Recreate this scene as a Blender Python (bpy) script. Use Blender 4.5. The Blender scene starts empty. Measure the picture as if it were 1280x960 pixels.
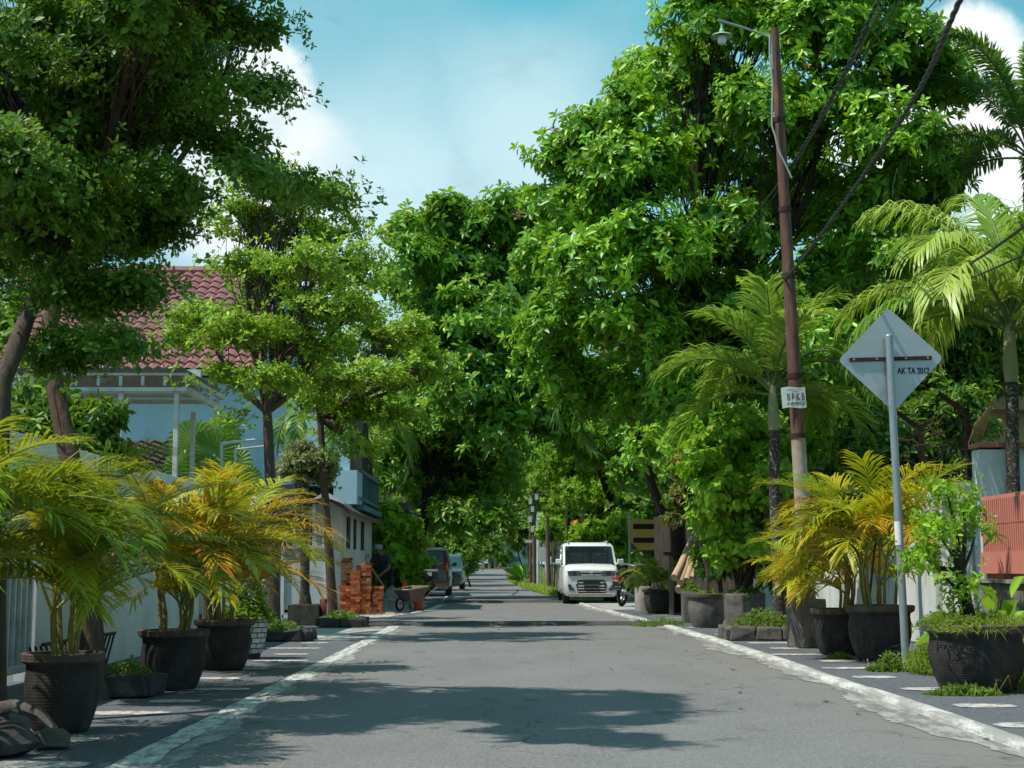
import bpy, math, random
import numpy as np
from mathutils import Vector, Matrix, Euler
R_ = math.radians
rng = np.random.default_rng(11)
random.seed(11)
SC = bpy.context.scene
COL = SC.collection

# ------------------------------------------------------------------ camera
F = 1900.0
PITCH = math.atan((711 - 480) / F)
cam_d = bpy.data.cameras.new('camera')
cam = bpy.data.objects.new('camera', cam_d)
COL.objects.link(cam)
cam.location = (0, 0, 0.95)
cam.rotation_euler = (math.pi / 2 + PITCH, 0, -8 / F)
cam_d.sensor_width = 36
cam_d.lens = 36 * F / 1280
cam_d.clip_end = 3000
cam_d.clip_start = 0.1
cam_d.dof.use_dof = True
cam_d.dof.focus_distance = 17
cam_d.dof.aperture_fstop = 5.6
SC.camera = cam
CR = cam.rotation_euler.to_matrix()


def ray(px, py):
    return (CR @ Vector(((px - 640) / F, (480 - py) / F, -1))).normalized()


def P(px, py, d):
    v = CR @ Vector(((px - 640) / F, (480 - py) / F, -1))
    return Vector((0, 0, 0.95)) + v * (d / v.y)


def gz(y):
    """height of the ground along the street: level, then a gentle rise"""
    return 0.00018 * max(0.0, y - 70) ** 2


# ------------------------------------------------------------------ materials
MATS = {}


def new_mat(name):
    m = bpy.data.materials.new(name)
    m.use_nodes = True
    nt = m.node_tree
    nt.nodes.clear()
    out = nt.nodes.new('ShaderNodeOutputMaterial')
    MATS[name] = m
    return m, nt, out


def ramp(nt, fac, stops):
    r = nt.nodes.new('ShaderNodeValToRGB')
    e = r.color_ramp.elements
    while len(e) > 1:
        e.remove(e[0])
    e[0].position = stops[0][0]
    e[0].color = (*stops[0][1], 1) if len(stops[0][1]) == 3 else stops[0][1]
    for p, c in stops[1:]:
        n = e.new(p)
        n.color = (*c, 1)
    nt.links.new(fac, r.inputs['Fac'])
    return r.outputs['Color']


def noise(nt, vec, scale, detail=4, rough=0.55, dist=0.0):
    n = nt.nodes.new('ShaderNodeTexNoise')
    n.inputs['Scale'].default_value = scale
    n.inputs['Detail'].default_value = detail
    n.inputs['Roughness'].default_value = rough
    n.inputs['Distortion'].default_value = dist
    if vec is not None:
        nt.links.new(vec, n.inputs['Vector'])
    return n.outputs['Fac']


def mapping(nt, vec, scale=(1, 1, 1)):
    m = nt.nodes.new('ShaderNodeMapping')
    m.inputs['Scale'].default_value = scale
    nt.links.new(vec, m.inputs['Vector'])
    return m.outputs['Vector']


def mixc(nt, fac, a, b):
    m = nt.nodes.new('ShaderNodeMix')
    m.data_type = 'RGBA'
    for s, v in ((m.inputs[0], fac), (m.inputs[6], a), (m.inputs[7], b)):
        if isinstance(v, bpy.types.NodeSocket):
            nt.links.new(v, s)
        elif isinstance(v, (int, float)):
            s.default_value = v
        else:
            s.default_value = (*v, 1)
    return m.outputs[2]


def mth(nt, op, a, b=0.0, clamp=False):
    m = nt.nodes.new('ShaderNodeMath')
    m.operation = op
    m.use_clamp = clamp
    for s, v in ((m.inputs[0], a), (m.inputs[1], b)):
        if isinstance(v, bpy.types.NodeSocket):
            nt.links.new(v, s)
        else:
            s.default_value = v
    return m.outputs[0]


def maprange(nt, v, a, b, c=0.0, d=1.0, smooth=True):
    m = nt.nodes.new('ShaderNodeMapRange')
    m.interpolation_type = 'SMOOTHSTEP' if smooth else 'LINEAR'
    nt.links.new(v, m.inputs['Value'])
    for k, x in zip(('From Min', 'From Max', 'To Min', 'To Max'), (a, b, c, d)):
        m.inputs[k].default_value = x
    return m.outputs['Result']


def bump(nt, h, strength, dist=0.02):
    b = nt.nodes.new('ShaderNodeBump')
    b.inputs['Strength'].default_value = strength
    b.inputs['Distance'].default_value = dist
    nt.links.new(h, b.inputs['Height'])
    return b.outputs['Normal']


def principled(nt, out, color, rough=0.7, metal=0.0, spec=0.5, normal=None, **kw):
    p = nt.nodes.new('ShaderNodeBsdfPrincipled')
    s = p.inputs['Base Color']
    if isinstance(color, bpy.types.NodeSocket):
        nt.links.new(color, s)
    else:
        s.default_value = (*color, 1)
    if isinstance(rough, bpy.types.NodeSocket):
        nt.links.new(rough, p.inputs['Roughness'])
    else:
        p.inputs['Roughness'].default_value = rough
    p.inputs['Metallic'].default_value = metal
    p.inputs['Specular IOR Level'].default_value = spec
    for k, v in kw.items():
        p.inputs[k].default_value = v
    if normal is not None:
        nt.links.new(normal, p.inputs['Normal'])
    if out is not None:
        nt.links.new(p.outputs[0], out.inputs[0])
    return p.outputs[0]


def coords(nt, world=True):
    if world:
        return nt.nodes.new('ShaderNodeNewGeometry').outputs['Position']
    return nt.nodes.new('ShaderNodeTexCoord').outputs['Object']


def pm(name, c1, c2=None, scale=8.0, rough=0.75, metal=0.0, bmp=0.15, stretch=(1, 1, 1), stain=None, stain_scale=2.0,
       stain_amt=0.6, spec=0.4, world=False, fine=0.0, **kw):
    """plain weathered surface: two tones by noise, optional stain colour, bump"""
    m, nt, out = new_mat(name)
    v = coords(nt, world)
    vs = mapping(nt, v, stretch)
    n = noise(nt, vs, scale, 5, 0.6)
    c2 = c2 or tuple(x * 0.75 for x in c1)
    col = ramp(nt, n, [(0.3, c2), (0.7, c1)])
    if stain:
        sn = noise(nt, vs, stain_scale, 6, 0.65, 0.3)
        col = mixc(nt, maprange(nt, sn, 0.5, 0.72, 0, stain_amt), col, stain)
    nb = noise(nt, vs, scale * 4 if not fine else fine, 3, 0.6)
    principled(nt, out, col, rough, metal, spec, bump(nt, nb, bmp, 0.01), **kw)
    return m


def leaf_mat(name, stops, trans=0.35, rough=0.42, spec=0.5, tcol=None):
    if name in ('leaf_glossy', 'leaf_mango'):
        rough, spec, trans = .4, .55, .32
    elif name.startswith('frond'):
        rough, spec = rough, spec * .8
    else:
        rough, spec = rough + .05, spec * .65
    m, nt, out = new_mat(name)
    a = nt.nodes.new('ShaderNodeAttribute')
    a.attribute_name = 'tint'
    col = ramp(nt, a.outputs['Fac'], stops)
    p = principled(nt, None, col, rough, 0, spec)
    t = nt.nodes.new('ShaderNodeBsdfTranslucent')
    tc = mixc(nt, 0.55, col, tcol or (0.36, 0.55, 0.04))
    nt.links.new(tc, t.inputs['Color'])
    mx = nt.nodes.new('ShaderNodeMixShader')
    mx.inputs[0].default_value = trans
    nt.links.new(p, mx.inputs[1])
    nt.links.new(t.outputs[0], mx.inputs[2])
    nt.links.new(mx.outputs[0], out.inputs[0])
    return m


# leaves -------------------------------------------------------------
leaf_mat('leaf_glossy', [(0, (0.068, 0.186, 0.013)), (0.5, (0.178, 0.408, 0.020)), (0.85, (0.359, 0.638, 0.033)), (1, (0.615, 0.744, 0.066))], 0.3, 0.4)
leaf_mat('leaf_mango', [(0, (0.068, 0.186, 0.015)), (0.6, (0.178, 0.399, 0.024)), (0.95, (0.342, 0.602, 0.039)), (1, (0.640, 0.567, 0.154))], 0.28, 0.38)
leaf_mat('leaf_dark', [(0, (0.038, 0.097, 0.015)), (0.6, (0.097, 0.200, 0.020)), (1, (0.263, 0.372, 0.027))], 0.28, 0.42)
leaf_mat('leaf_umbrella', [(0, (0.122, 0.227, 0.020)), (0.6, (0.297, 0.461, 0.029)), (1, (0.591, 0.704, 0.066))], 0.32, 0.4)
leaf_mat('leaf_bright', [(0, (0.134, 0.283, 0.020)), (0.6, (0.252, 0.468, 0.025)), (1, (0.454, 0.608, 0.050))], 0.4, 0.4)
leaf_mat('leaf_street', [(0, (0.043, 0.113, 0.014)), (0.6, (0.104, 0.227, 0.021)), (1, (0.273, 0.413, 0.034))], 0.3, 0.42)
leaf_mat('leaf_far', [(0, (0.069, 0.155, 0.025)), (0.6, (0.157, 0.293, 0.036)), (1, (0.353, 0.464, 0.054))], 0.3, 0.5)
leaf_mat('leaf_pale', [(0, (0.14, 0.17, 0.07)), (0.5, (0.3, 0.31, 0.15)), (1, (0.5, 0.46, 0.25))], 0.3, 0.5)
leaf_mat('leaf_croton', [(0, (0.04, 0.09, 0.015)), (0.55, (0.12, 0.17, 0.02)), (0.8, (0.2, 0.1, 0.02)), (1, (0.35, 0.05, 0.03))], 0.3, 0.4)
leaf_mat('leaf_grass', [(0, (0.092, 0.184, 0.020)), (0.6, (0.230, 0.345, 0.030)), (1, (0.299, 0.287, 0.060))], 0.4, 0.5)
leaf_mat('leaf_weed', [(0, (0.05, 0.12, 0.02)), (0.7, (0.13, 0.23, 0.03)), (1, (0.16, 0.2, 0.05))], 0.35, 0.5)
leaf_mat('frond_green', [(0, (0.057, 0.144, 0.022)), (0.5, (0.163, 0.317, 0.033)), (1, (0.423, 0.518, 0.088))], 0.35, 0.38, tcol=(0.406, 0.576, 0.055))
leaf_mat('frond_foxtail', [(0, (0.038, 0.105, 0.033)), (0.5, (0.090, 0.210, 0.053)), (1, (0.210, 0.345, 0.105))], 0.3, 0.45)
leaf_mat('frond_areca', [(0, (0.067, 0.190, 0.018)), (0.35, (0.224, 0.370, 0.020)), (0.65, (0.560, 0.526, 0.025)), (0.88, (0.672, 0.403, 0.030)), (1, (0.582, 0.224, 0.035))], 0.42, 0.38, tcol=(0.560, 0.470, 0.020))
pm('rachis', (0.3, 0.3, 0.06), (0.16, 0.2, 0.04), 5, 0.5, bmp=0.05)
pm('rachis_green', (0.13, 0.18, 0.05), (0.08, 0.12, 0.03), 5, 0.5, bmp=0.05)
pm('flower_spray', (0.45, 0.3, 0.16), (0.3, 0.22, 0.1), 9, 0.7)
pm('dry_leaf', (0.32, 0.2, 0.1), (0.2, 0.11, 0.05), 20, 0.8)
pm('red_flower', (0.55, 0.06, 0.06), (0.35, 0.03, 0.05), 9, 0.6)

# bark ---------------------------------------------------------------
def bark(name, c1, c2, stretch=(9, 9, 2), scale=3.0, bmp=0.6, spots=None):
    m, nt, out = new_mat(name)
    v = coords(nt, False)
    n = noise(nt, mapping(nt, v, stretch), scale, 6, 0.65, 0.4)
    col = ramp(nt, n, [(0.32, c2), (0.68, c1)])
    if spots:
        s = noise(nt, mapping(nt, v, (1, 1, 1.4)), 24, 4, 0.65)
        col = mixc(nt, maprange(nt, s, 0.52, 0.68, 0, 0.85), col, spots)
    principled(nt, out, col, 0.85, 0, 0.2, bump(nt, n, bmp, 0.03))
    return m


bark('bark_brown', (0.14, 0.088, 0.06), (0.055, 0.036, 0.026))
bark('bark_grey', (0.13, 0.095, 0.075), (0.055, 0.04, 0.033))
bark('bark_dark', (0.06, 0.042, 0.032), (0.02, 0.015, 0.012))
bark('bark_palm', (0.075, 0.06, 0.05), (0.025, 0.02, 0.018), (2, 2, 14), 3, 0.5, (0.33, 0.33, 0.3))
bark('bark_palm_plain', (0.11, 0.09, 0.075), (0.045, 0.036, 0.03), (2, 2, 14), 3, 0.5)
pm('crownshaft', (0.3, 0.27, 0.15), (0.2, 0.2, 0.1), 4, 0.5, stretch=(3, 3, .6), bmp=0.1)
bark('cane', (0.3, 0.24, 0.08), (0.14, 0.14, 0.04), (2, 2, 12), 3, 0.3)

# ground ---------------------------------------------------------------
def asphalt(name, base, dirt, speck=0.5, tint2=None):
    m, nt, out = new_mat(name)
    v = coords(nt, True)
    fine = noise(nt, v, 95, 3, 0.7)
    mid = noise(nt, mapping(nt, v, (1, 0.5, 1)), 1.1, 6, 0.62, 0.3)
    big = noise(nt, mapping(nt, v, (1, 0.22, 1)), 0.8, 3, 0.5)
    c = ramp(nt, mid, [(0.3, tuple(x * .8 for x in base)), (0.72, tuple(x * 1.2 for x in base))])
    c = mixc(nt, maprange(nt, fine, 0.42, 0.7, 0, speck), c, tuple(min(1, x * 2.3) for x in base))
    c = mixc(nt, maprange(nt, fine, 0.46, 0.3, 0, 0.5), c, tuple(x * .45 for x in base))
    gr = noise(nt, mapping(nt, v, (1, .35, 1)), 38, 4, 0.75)
    c = mixc(nt, maprange(nt, gr, 0.5, 0.66, 0, 0.55), c, tuple(min(1, x * 1.8) for x in base))
    c = mixc(nt, maprange(nt, gr, 0.47, 0.32, 0, 0.6), c, tuple(x * .5 for x in base))
    c = mixc(nt, maprange(nt, big, 0.5, 0.75, 0, 0.4), c, dirt)
    sx = nt.nodes.new('ShaderNodeSeparateXYZ')
    nt.links.new(v, sx.inputs[0])
    wob = mth(nt, 'MULTIPLY', mth(nt, 'SUBTRACT', noise(nt, v, 2.5, 5, .65), .5), 1.3)
    edge = maprange(nt, mth(nt, 'ADD', sx.outputs['X'], wob), 1.75, 2.75, 0, 0.75)
    if name == 'asphalt':
        c = mixc(nt, edge, c, dirt)
        # faint tyre-polished wheel tracks
        for x0 in (-0.75, 1.05):
            d = mth(nt, 'ABSOLUTE', mth(nt, 'SUBTRACT', mth(nt, 'ADD', sx.outputs['X'], mth(nt, 'MULTIPLY', wob, .25)), x0))
            c = mixc(nt, maprange(nt, d, 0.1, 0.5, 0.22, 0), c, tuple(x * 1.3 for x in base))
        # thin sealed cracks running along and across
        vo = nt.nodes.new('ShaderNodeTexVoronoi')
        vo.feature = 'DISTANCE_TO_EDGE'
        vo.inputs['Scale'].default_value = 0.55
        vv = nt.nodes.new('ShaderNodeVectorMath')
        vv.operation = 'ADD'
        nz = nt.nodes.new('ShaderNodeTexNoise')
        nz.inputs['Scale'].default_value = 1.7
        nz.inputs['Detail'].default_value = 6
        nt.links.new(v, nz.inputs['Vector'])
        nt.links.new(v, vv.inputs[0])
        nt.links.new(nz.outputs['Color'], vv.inputs[1])
        nt.links.new(vv.outputs[0], vo.inputs['Vector'])
        cm = maprange(nt, vo.outputs['Distance'], 0.0, 0.01, 0.8, 0)
        cm = mth(nt, 'MULTIPLY', cm, maprange(nt, big, 0.45, 0.6))
        c = mixc(nt, cm, c, tuple(x * .4 for x in base))
    spot = noise(nt, mapping(nt, v, (1, .6, 1)), 2.3, 2, .4)
    c = mixc(nt, maprange(nt, spot, .66, .74, 0, .45), c, tuple(x * .45 for x in base))
    principled(nt, out, c, 0.93, 0, 0.2, bump(nt, fine, 0.5, 0.006))
    return m


asphalt('asphalt', (0.14, 0.136, 0.134), (0.185, 0.17, 0.155), 0.7)
asphalt('asphalt_walk', (0.09, 0.095, 0.105), (0.14, 0.14, 0.135), 0.5)
asphalt('asphalt_bump', (0.055, 0.053, 0.052), (0.1, 0.09, 0.08), 0.5)


def worn_paint(name, c, under, lo=0.36, hi=0.5, sc=14, amt=0.9):
    m, nt, out = new_mat(name)
    v = coords(nt, True)
    if name != 'paint_oval':
        v = mapping(nt, v, (1, .28, 1))
    n1 = noise(nt, v, sc, 6, 0.7)
    n2 = noise(nt, v, 90, 3, 0.7)
    n3 = noise(nt, v, 1.3, 4, 0.6)
    n = mth(nt, 'ADD', mth(nt, 'MULTIPLY', n1, 0.7), mth(nt, 'MULTIPLY', n2, 0.3))
    c1 = mixc(nt, n3, tuple(x * .8 for x in c), c)
    col = mixc(nt, maprange(nt, n, lo, hi, amt, 0), c1, under)
    principled(nt, out, col, 0.75, 0, 0.3, bump(nt, n, 0.4, 0.008))
    return m


worn_paint('paint_line', (0.62, 0.60, 0.56), (0.15, 0.145, 0.14), 0.42, 0.54)
worn_paint('paint_kerb', (0.62, 0.6, 0.565), (0.27, 0.255, 0.235), 0.45, 0.58, 7)
worn_paint('paint_oval', (0.6, 0.55, 0.52), (0.09, 0.09, 0.095), 0.42, 0.54, 12)
worn_paint('concrete_crumbled', (0.37, 0.355, 0.33), (0.16, 0.155, 0.15), 0.44, 0.56, 8, 0.95)
worn_paint('concrete_slab', (0.4, 0.39, 0.36), (0.24, 0.23, 0.21), 0.38, 0.55, 3, 0.7)
pm('soil_ground', (0.13, 0.1, 0.065), (0.07, 0.075, 0.03), 0.6, 0.95, bmp=0.5, world=True)
pm('soil', (0.05, 0.035, 0.025), (0.025, 0.018, 0.014), 20, 0.95, bmp=0.5)

# walls & built things ----------------------------------------------
pm('wall_white', (0.7, 0.69, 0.66), (0.55, 0.56, 0.55), 2, 0.8, stain=(0.3, 0.3, 0.28), stain_scale=1.3, stain_amt=.55, stretch=(1, 1, .45), world=True)
pm('wall_stained', (0.7, 0.7, 0.68), (0.5, 0.5, 0.47), 2, 0.85, stain=(0.16, 0.16, 0.14), stain_scale=1.8, stain_amt=.75, stretch=(1.5, 1.5, .3), world=True)
pm('wall_blue', (0.36, 0.53, 0.62), (0.3, 0.46, 0.54), 1.2, 0.85, stain=(0.2, 0.29, 0.33), stain_scale=1.1, stain_amt=.65, stretch=(1, 1, .5), world=True)
pm('wall_paleblue', (0.6, 0.65, 0.67), (0.48, 0.53, 0.56), 1.5, 0.85, stain=(0.22, 0.24, 0.25), stain_scale=1.6, stain_amt=.6, world=True)
pm('wall_teal', (0.09, 0.2, 0.24), None, 2, 0.8)
pm('wall_yellow', (0.55, 0.45, 0.17), None, 2, 0.85)
pm('wall_tan', (0.5, 0.38, 0.24), (0.4, 0.3, 0.2), 2, 0.85)
pm('fascia_dark', (0.06, 0.052, 0.058), None, 3, 0.8)
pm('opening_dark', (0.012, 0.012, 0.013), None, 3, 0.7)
pm('wood_brown', (0.11, 0.055, 0.035), (0.06, 0.03, 0.02), 3, 0.7, stretch=(8, 8, 1))
pm('wood_grey', (0.2, 0.15, 0.12), (0.1, 0.07, 0.055), 3, 0.8, stretch=(8, 8, 1))
pm('coping_red', (0.4, 0.16, 0.11), (0.3, 0.12, 0.09), 5, 0.8)
pm('fence_red', (0.62, 0.22, 0.17), (0.52, 0.18, 0.14), 4, 0.7, stain=(0.3, 0.11, 0.08), stain_amt=.5, world=True)
pm('stone_wall', (0.28, 0.25, 0.22), (0.13, 0.12, 0.1), 6, 0.9, bmp=.5, world=True)
pm('rock', (0.13, 0.115, 0.1), (0.055, 0.05, 0.045), 9, 0.9, bmp=.7)
pm('rock_dark', (0.065, 0.058, 0.055), (0.03, 0.027, 0.026), 9, 0.9, bmp=.7)
pm('concrete', (0.36, 0.34, 0.31), (0.2, 0.19, 0.17), 5, 0.9, bmp=.4, stain=(.1, .1, .085), stain_scale=3)
pm('steel_white', (0.66, 0.67, 0.67), (0.52, 0.53, 0.53), 5, 0.5, bmp=.04, stain=(.33, .3, .27), stain_scale=3, stain_amt=.6)
pm('sheet_white', (0.55, 0.57, 0.58), (0.42, 0.44, 0.46), 2, 0.6, stain=(.26, .25, .24), stain_amt=.5)
pm('sheet_roof', (0.36, 0.36, 0.35), (0.24, 0.24, 0.23), 2, 0.7)
pm('steel_galv', (0.33, 0.37, 0.40), (0.22, 0.26, 0.29), 6, 0.45, 0.35, stretch=(6, 6, 1), bmp=.08)
pm('sign_back', (0.46, 0.47, 0.49), (0.36, 0.38, 0.4), 2.5, 0.38, 0.45, stain=(.25, .28, .3), stain_scale=2.6, stain_amt=.7, bmp=.06)
pm('rust_dark', (0.06, 0.022, 0.015), (0.03, 0.012, 0.01), 20, 0.85)
pm('pole_rust', (0.17, 0.075, 0.055), (0.075, 0.042, 0.038), 6, 0.75, 0.2, stretch=(3, 3, .8), stain=(.3, .13, .06), stain_scale=2.2, stain_amt=.7, bmp=.3)
pm('pole_paint', (0.42, 0.36, 0.31), (0.3, 0.2, 0.14), 7, 0.8, stain=(.2, .08, .045), stain_scale=6, stain_amt=.9, bmp=.3)
pm('pole_wood', (0.16, 0.1, 0.07), (0.08, 0.05, 0.04), 5, .85, stretch=(6, 6, 1), bmp=.3)
pm('lamp_green', (0.24, 0.42, 0.28), (0.2, 0.36, 0.24), 5, 0.45, bmp=.03)
pm('lamp_glass', (0.75, 0.73, 0.74), None, 5, 0.3, bmp=.02)
pm('cable_black', (0.018, 0.017, 0.017), (0.03, 0.024, 0.024), 40, 0.55, bmp=.05)
pm('cable_grey', (0.4, 0.4, 0.4), None, 40, 0.6, bmp=.05)
pm('paper_white', (0.78, 0.79, 0.8), (0.7, 0.71, 0.73), 8, 0.6, bmp=.03)
pm('ink', (0.012, 0.013, 0.014), None, 8, 0.6, bmp=.0)
pm('ink_soft', (0.12, 0.12, 0.13), None, 8, 0.6, bmp=.0)
pm('pipe_maroon', (0.22, 0.03, 0.05), None, 8, 0.5)
pm('gravel', (0.36, 0.335, 0.31), (0.16, 0.15, 0.14), 14, 0.95, bmp=.8)


def pot_mat(name, c1, c2, moss=None):
    m, nt, out = new_mat(name)
    v = coords(nt, False)
    w = nt.nodes.new('ShaderNodeTexWave')
    w.bands_direction = 'Z'
    w.inputs['Scale'].default_value = 17
    w.inputs['Distortion'].default_value = 2.5
    w.inputs['Detail'].default_value = 3
    nt.links.new(v, w.inputs['Vector'])
    n = noise(nt, v, 7, 6, 0.65)
    col = ramp(nt, n, [(0.3, c2), (0.7, c1)])
    st = noise(nt, mapping(nt, v, (4, 4, .8)), 3, 5, .6)
    col = mixc(nt, maprange(nt, st, .52, .75, 0, .4), col, tuple(x * 1.9 for x in c1))
    if moss:
        col = mixc(nt, maprange(nt, noise(nt, v, 4, 5, .7), .52, .65, 0, .7), col, moss)
    h = mth(nt, 'ADD', mth(nt, 'MULTIPLY', w.outputs['Fac'], .22), n)
    principled(nt, out, col, 0.8, 0, 0.3, bump(nt, h, .35, .012))


pot_mat('pot_black', (0.045, 0.038, 0.035), (0.02, 0.018, 0.018), (0.07, 0.062, 0.05))
pot_mat('pot_rim', (0.14, 0.1, 0.08), (0.06, 0.045, 0.038))
pot_mat('pot_cement', (0.17, 0.15, 0.135), (0.08, 0.072, 0.066), (0.05, 0.05, 0.03))
pot_mat('pot_mossy', (0.075, 0.065, 0.05), (0.03, 0.028, 0.022), (0.05, 0.055, 0.022))


def brick_pot_mat():
    m, nt, out = new_mat('pot_brickwork')
    tc = nt.nodes.new('ShaderNodeTexCoord')
    sx = nt.nodes.new('ShaderNodeSeparateXYZ')
    nt.links.new(tc.outputs['Object'], sx.inputs[0])
    ang = mth(nt, 'MULTIPLY', mth(nt, 'ARCTAN2', sx.outputs['Y'], sx.outputs['X']), 0.2)
    cb = nt.nodes.new('ShaderNodeCombineXYZ')
    nt.links.new(ang, cb.inputs[0])
    nt.links.new(sx.outputs['Z'], cb.inputs[1])
    b = nt.nodes.new('ShaderNodeTexBrick')
    b.inputs['Color1'].default_value = (.52, .54, .55, 1)
    b.inputs['Color2'].default_value = (.4, .42, .43, 1)
    b.inputs['Mortar'].default_value = (.03, .03, .03, 1)
    b.inputs['Scale'].default_value = 1
    b.inputs['Brick Width'].default_value = .12
    b.inputs['Row Height'].default_value = .055
    b.inputs['Mortar Size'].default_value = .006
    nt.links.new(cb.outputs[0], b.inputs['Vector'])
    principled(nt, out, b.outputs['Color'], .7, 0, .3)


brick_pot_mat()


def brick_mat():
    m, nt, out = new_mat('brick_clay')
    oi = nt.nodes.new('ShaderNodeObjectInfo')
    v = coords(nt, True)
    n = noise(nt, v, 18, 4, .6)
    c = ramp(nt, oi.outputs['Random'], [(0, (.16, .038, .02)), (.25, (.38, .09, .03)), (.5, (.56, .15, .05)), (.75, (.64, .22, .085)), (.92, (.68, .32, .16)), (1, (.25, .13, .1))])
    c = mixc(nt, maprange(nt, n, .35, .7, .45, 0), c, (.17, .06, .035))
    principled(nt, out, c, .9, 0, .2, bump(nt, n, .3, .01))


brick_mat()


def tile_mat(name, c1, c2, st):
    m, nt, out = new_mat(name)
    v = coords(nt, True)
    n = noise(nt, v, 3, 5, .6)
    n2 = noise(nt, v, .7, 4, .6)
    c = ramp(nt, n, [(.3, c2), (.7, c1)])
    c = mixc(nt, maprange(nt, n2, .45, .7, 0, .6), c, st)
    principled(nt, out, c, .6, 0, .4)


tile_mat('tile_red', (.3, .13, .12), (.21, .09, .085), (.16, .09, .09))
tile_mat('tile_old', (.13, .075, .055), (.05, .035, .03), (.035, .03, .028))
tile_mat('roof_brown', (.11, .07, .06), (.07, .045, .04), (.05, .035, .03))

def window_mat(name, c, clear):
    m, nt, out = new_mat(name)
    g = nt.nodes.new('ShaderNodeBsdfTransparent')
    g.inputs['Color'].default_value = (*c, 1)
    p = principled(nt, None, (.01, .015, .014), .03, 0, .6)
    mx = nt.nodes.new('ShaderNodeMixShader')
    mx.inputs[0].default_value = clear
    nt.links.new(p, mx.inputs[1])
    nt.links.new(g.outputs[0], mx.inputs[2])
    nt.links.new(mx.outputs[0], out.inputs[0])


window_mat('glass_clear', (.75, .85, .8), .58)
pm('seat_cloth', (.05, .05, .052), (.03, .03, .032), 12, .9)
# vehicles ------------------------------------------------------------
def paint(name, c, rough=.25):
    m, nt, out = new_mat(name)
    v = coords(nt, False)
    n = noise(nt, v, 3, 4, .6)
    col = ramp(nt, n, [(.3, tuple(x * .93 for x in c)), (.7, c)])
    sx = nt.nodes.new('ShaderNodeSeparateXYZ')
    nt.links.new(v, sx.inputs[0])
    dirt = mth(nt, 'MULTIPLY', maprange(nt, sx.outputs['Z'], .65, .2), noise(nt, v, 9, 4, .6))
    col = mixc(nt, dirt, col, (.22, .2, .17))
    principled(nt, out, col, rough, 0, .5, **{'Coat Weight': .6, 'Coat Roughness': .08})


paint('car_white', (.74, .75, .75))
paint('car_maroon', (.022, .014, .016))
paint('car_grey', (.06, .085, .085))
pm('glass_dark', (.010, .014, .013), None, 3, .04, 0, 0.0, spec=.45)
pm('glass_teal', (.02, .06, .07), None, 3, .06, 0, 0.0, spec=.9)
pm('chrome', (.62, .64, .66), None, 4, .25, .35, 0.0)
pm('plastic_black', (.018, .018, .019), None, 9, .5, bmp=.03)
pm('tyre', (.016, .016, .016), (.03, .029, .027), 9, .85)
pm('alloy', (.45, .46, .47), None, 9, .35, .8)
pm('lamp_clear', (.22, .27, .3), (.1, .13, .15), 14, .1, .5, 0.0)
pm('lamp_red', (.5, .03, .04), (.35, .02, .03), 14, .15, 0, 0.0)
pm('plate_white', (.55, .57, .58), None, 9, .5)
pm('wheelbarrow_rust', (.24, .16, .14), (.12, .08, .07), 7, .85, bmp=.4, stain=(.32, .24, .21), stain_amt=.8)
pm('cone_orange', (.75, .1, .025), (.6, .07, .02), 6, .55)
pm('skin', (.24, .125, .08), (.19, .095, .06), 9, .6, bmp=.03)
pm('cloth_navy', (.04, .045, .07), (.022, .026, .045), 20, .9)
pm('cloth_dark', (.03, .03, .032), (.018, .018, .02), 20, .9)
pm('cap_cloth', (.3, .35, .42), (.22, .26, .33), 20, .9)
pm('panel_yellow', (.7, .47, .13), (.6, .38, .1), 4, .65, stain=(.25, .15, .05), stain_amt=.5)
pm('panel_blue', (.03, .11, .18), None, 4, .6)
pm('log_wood', (.55, .4, .26), (.36, .25, .16), 6, .85, stretch=(5, 5, 1), bmp=.3)
pm('banner_orange', (.75, .17, .03), (.6, .12, .03), 4, .7)
pm('wall_bluegate', (.03, .2, .3), None, 3, .7)
# ------------------------------------------------------------------ objects
def tag(o, label=None, cat=None, group=None, kind=None):
    if label: o['label'] = label
    if cat: o['category'] = cat
    if group: o['group'] = group
    if kind: o['kind'] = kind
    return o


def thing(name, label, cat, loc=(0, 0, 0), rotz=0.0, group=None):
    o = bpy.data.objects.new(name, None)
    o.empty_display_size = 0.1
    COL.objects.link(o)
    o.location = loc
    o.rotation_euler = (0, 0, rotz)
    return tag(o, label, cat, group)


def link(name, me, mats, parent=None, world=True):
    """one mesh object; world=True: coordinates are world ones, shifted to the parent's base"""
    for m in (mats if isinstance(mats, (list, tuple)) else [mats]):
        me.materials.append(MATS[m])
    o = bpy.data.objects.new(name, me)
    COL.objects.link(o)
    if parent is not None:
        o.parent = parent
        if world:
            p, off = parent, Vector((0, 0, 0))
            while p is not None:
                off += p.location
                p = p.parent
            o.location = -off
    return o


def dup(root, loc=None, rotz=None, label=None, group=None, scale=None):
    r = root.copy()
    COL.objects.link(r)
    if loc is not None: r.location = loc
    if rotz is not None: r.rotation_euler = (0, 0, rotz)
    if scale is not None: r.scale = (scale,) * 3
    if label: r['label'] = label
    if group: r['group'] = group
    for ch in list(root.children):
        c = ch.copy()
        COL.objects.link(c)
        c.parent = r
        for g in list(ch.children):
            d = g.copy()
            COL.objects.link(d)
            d.parent = c
    return r


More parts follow.
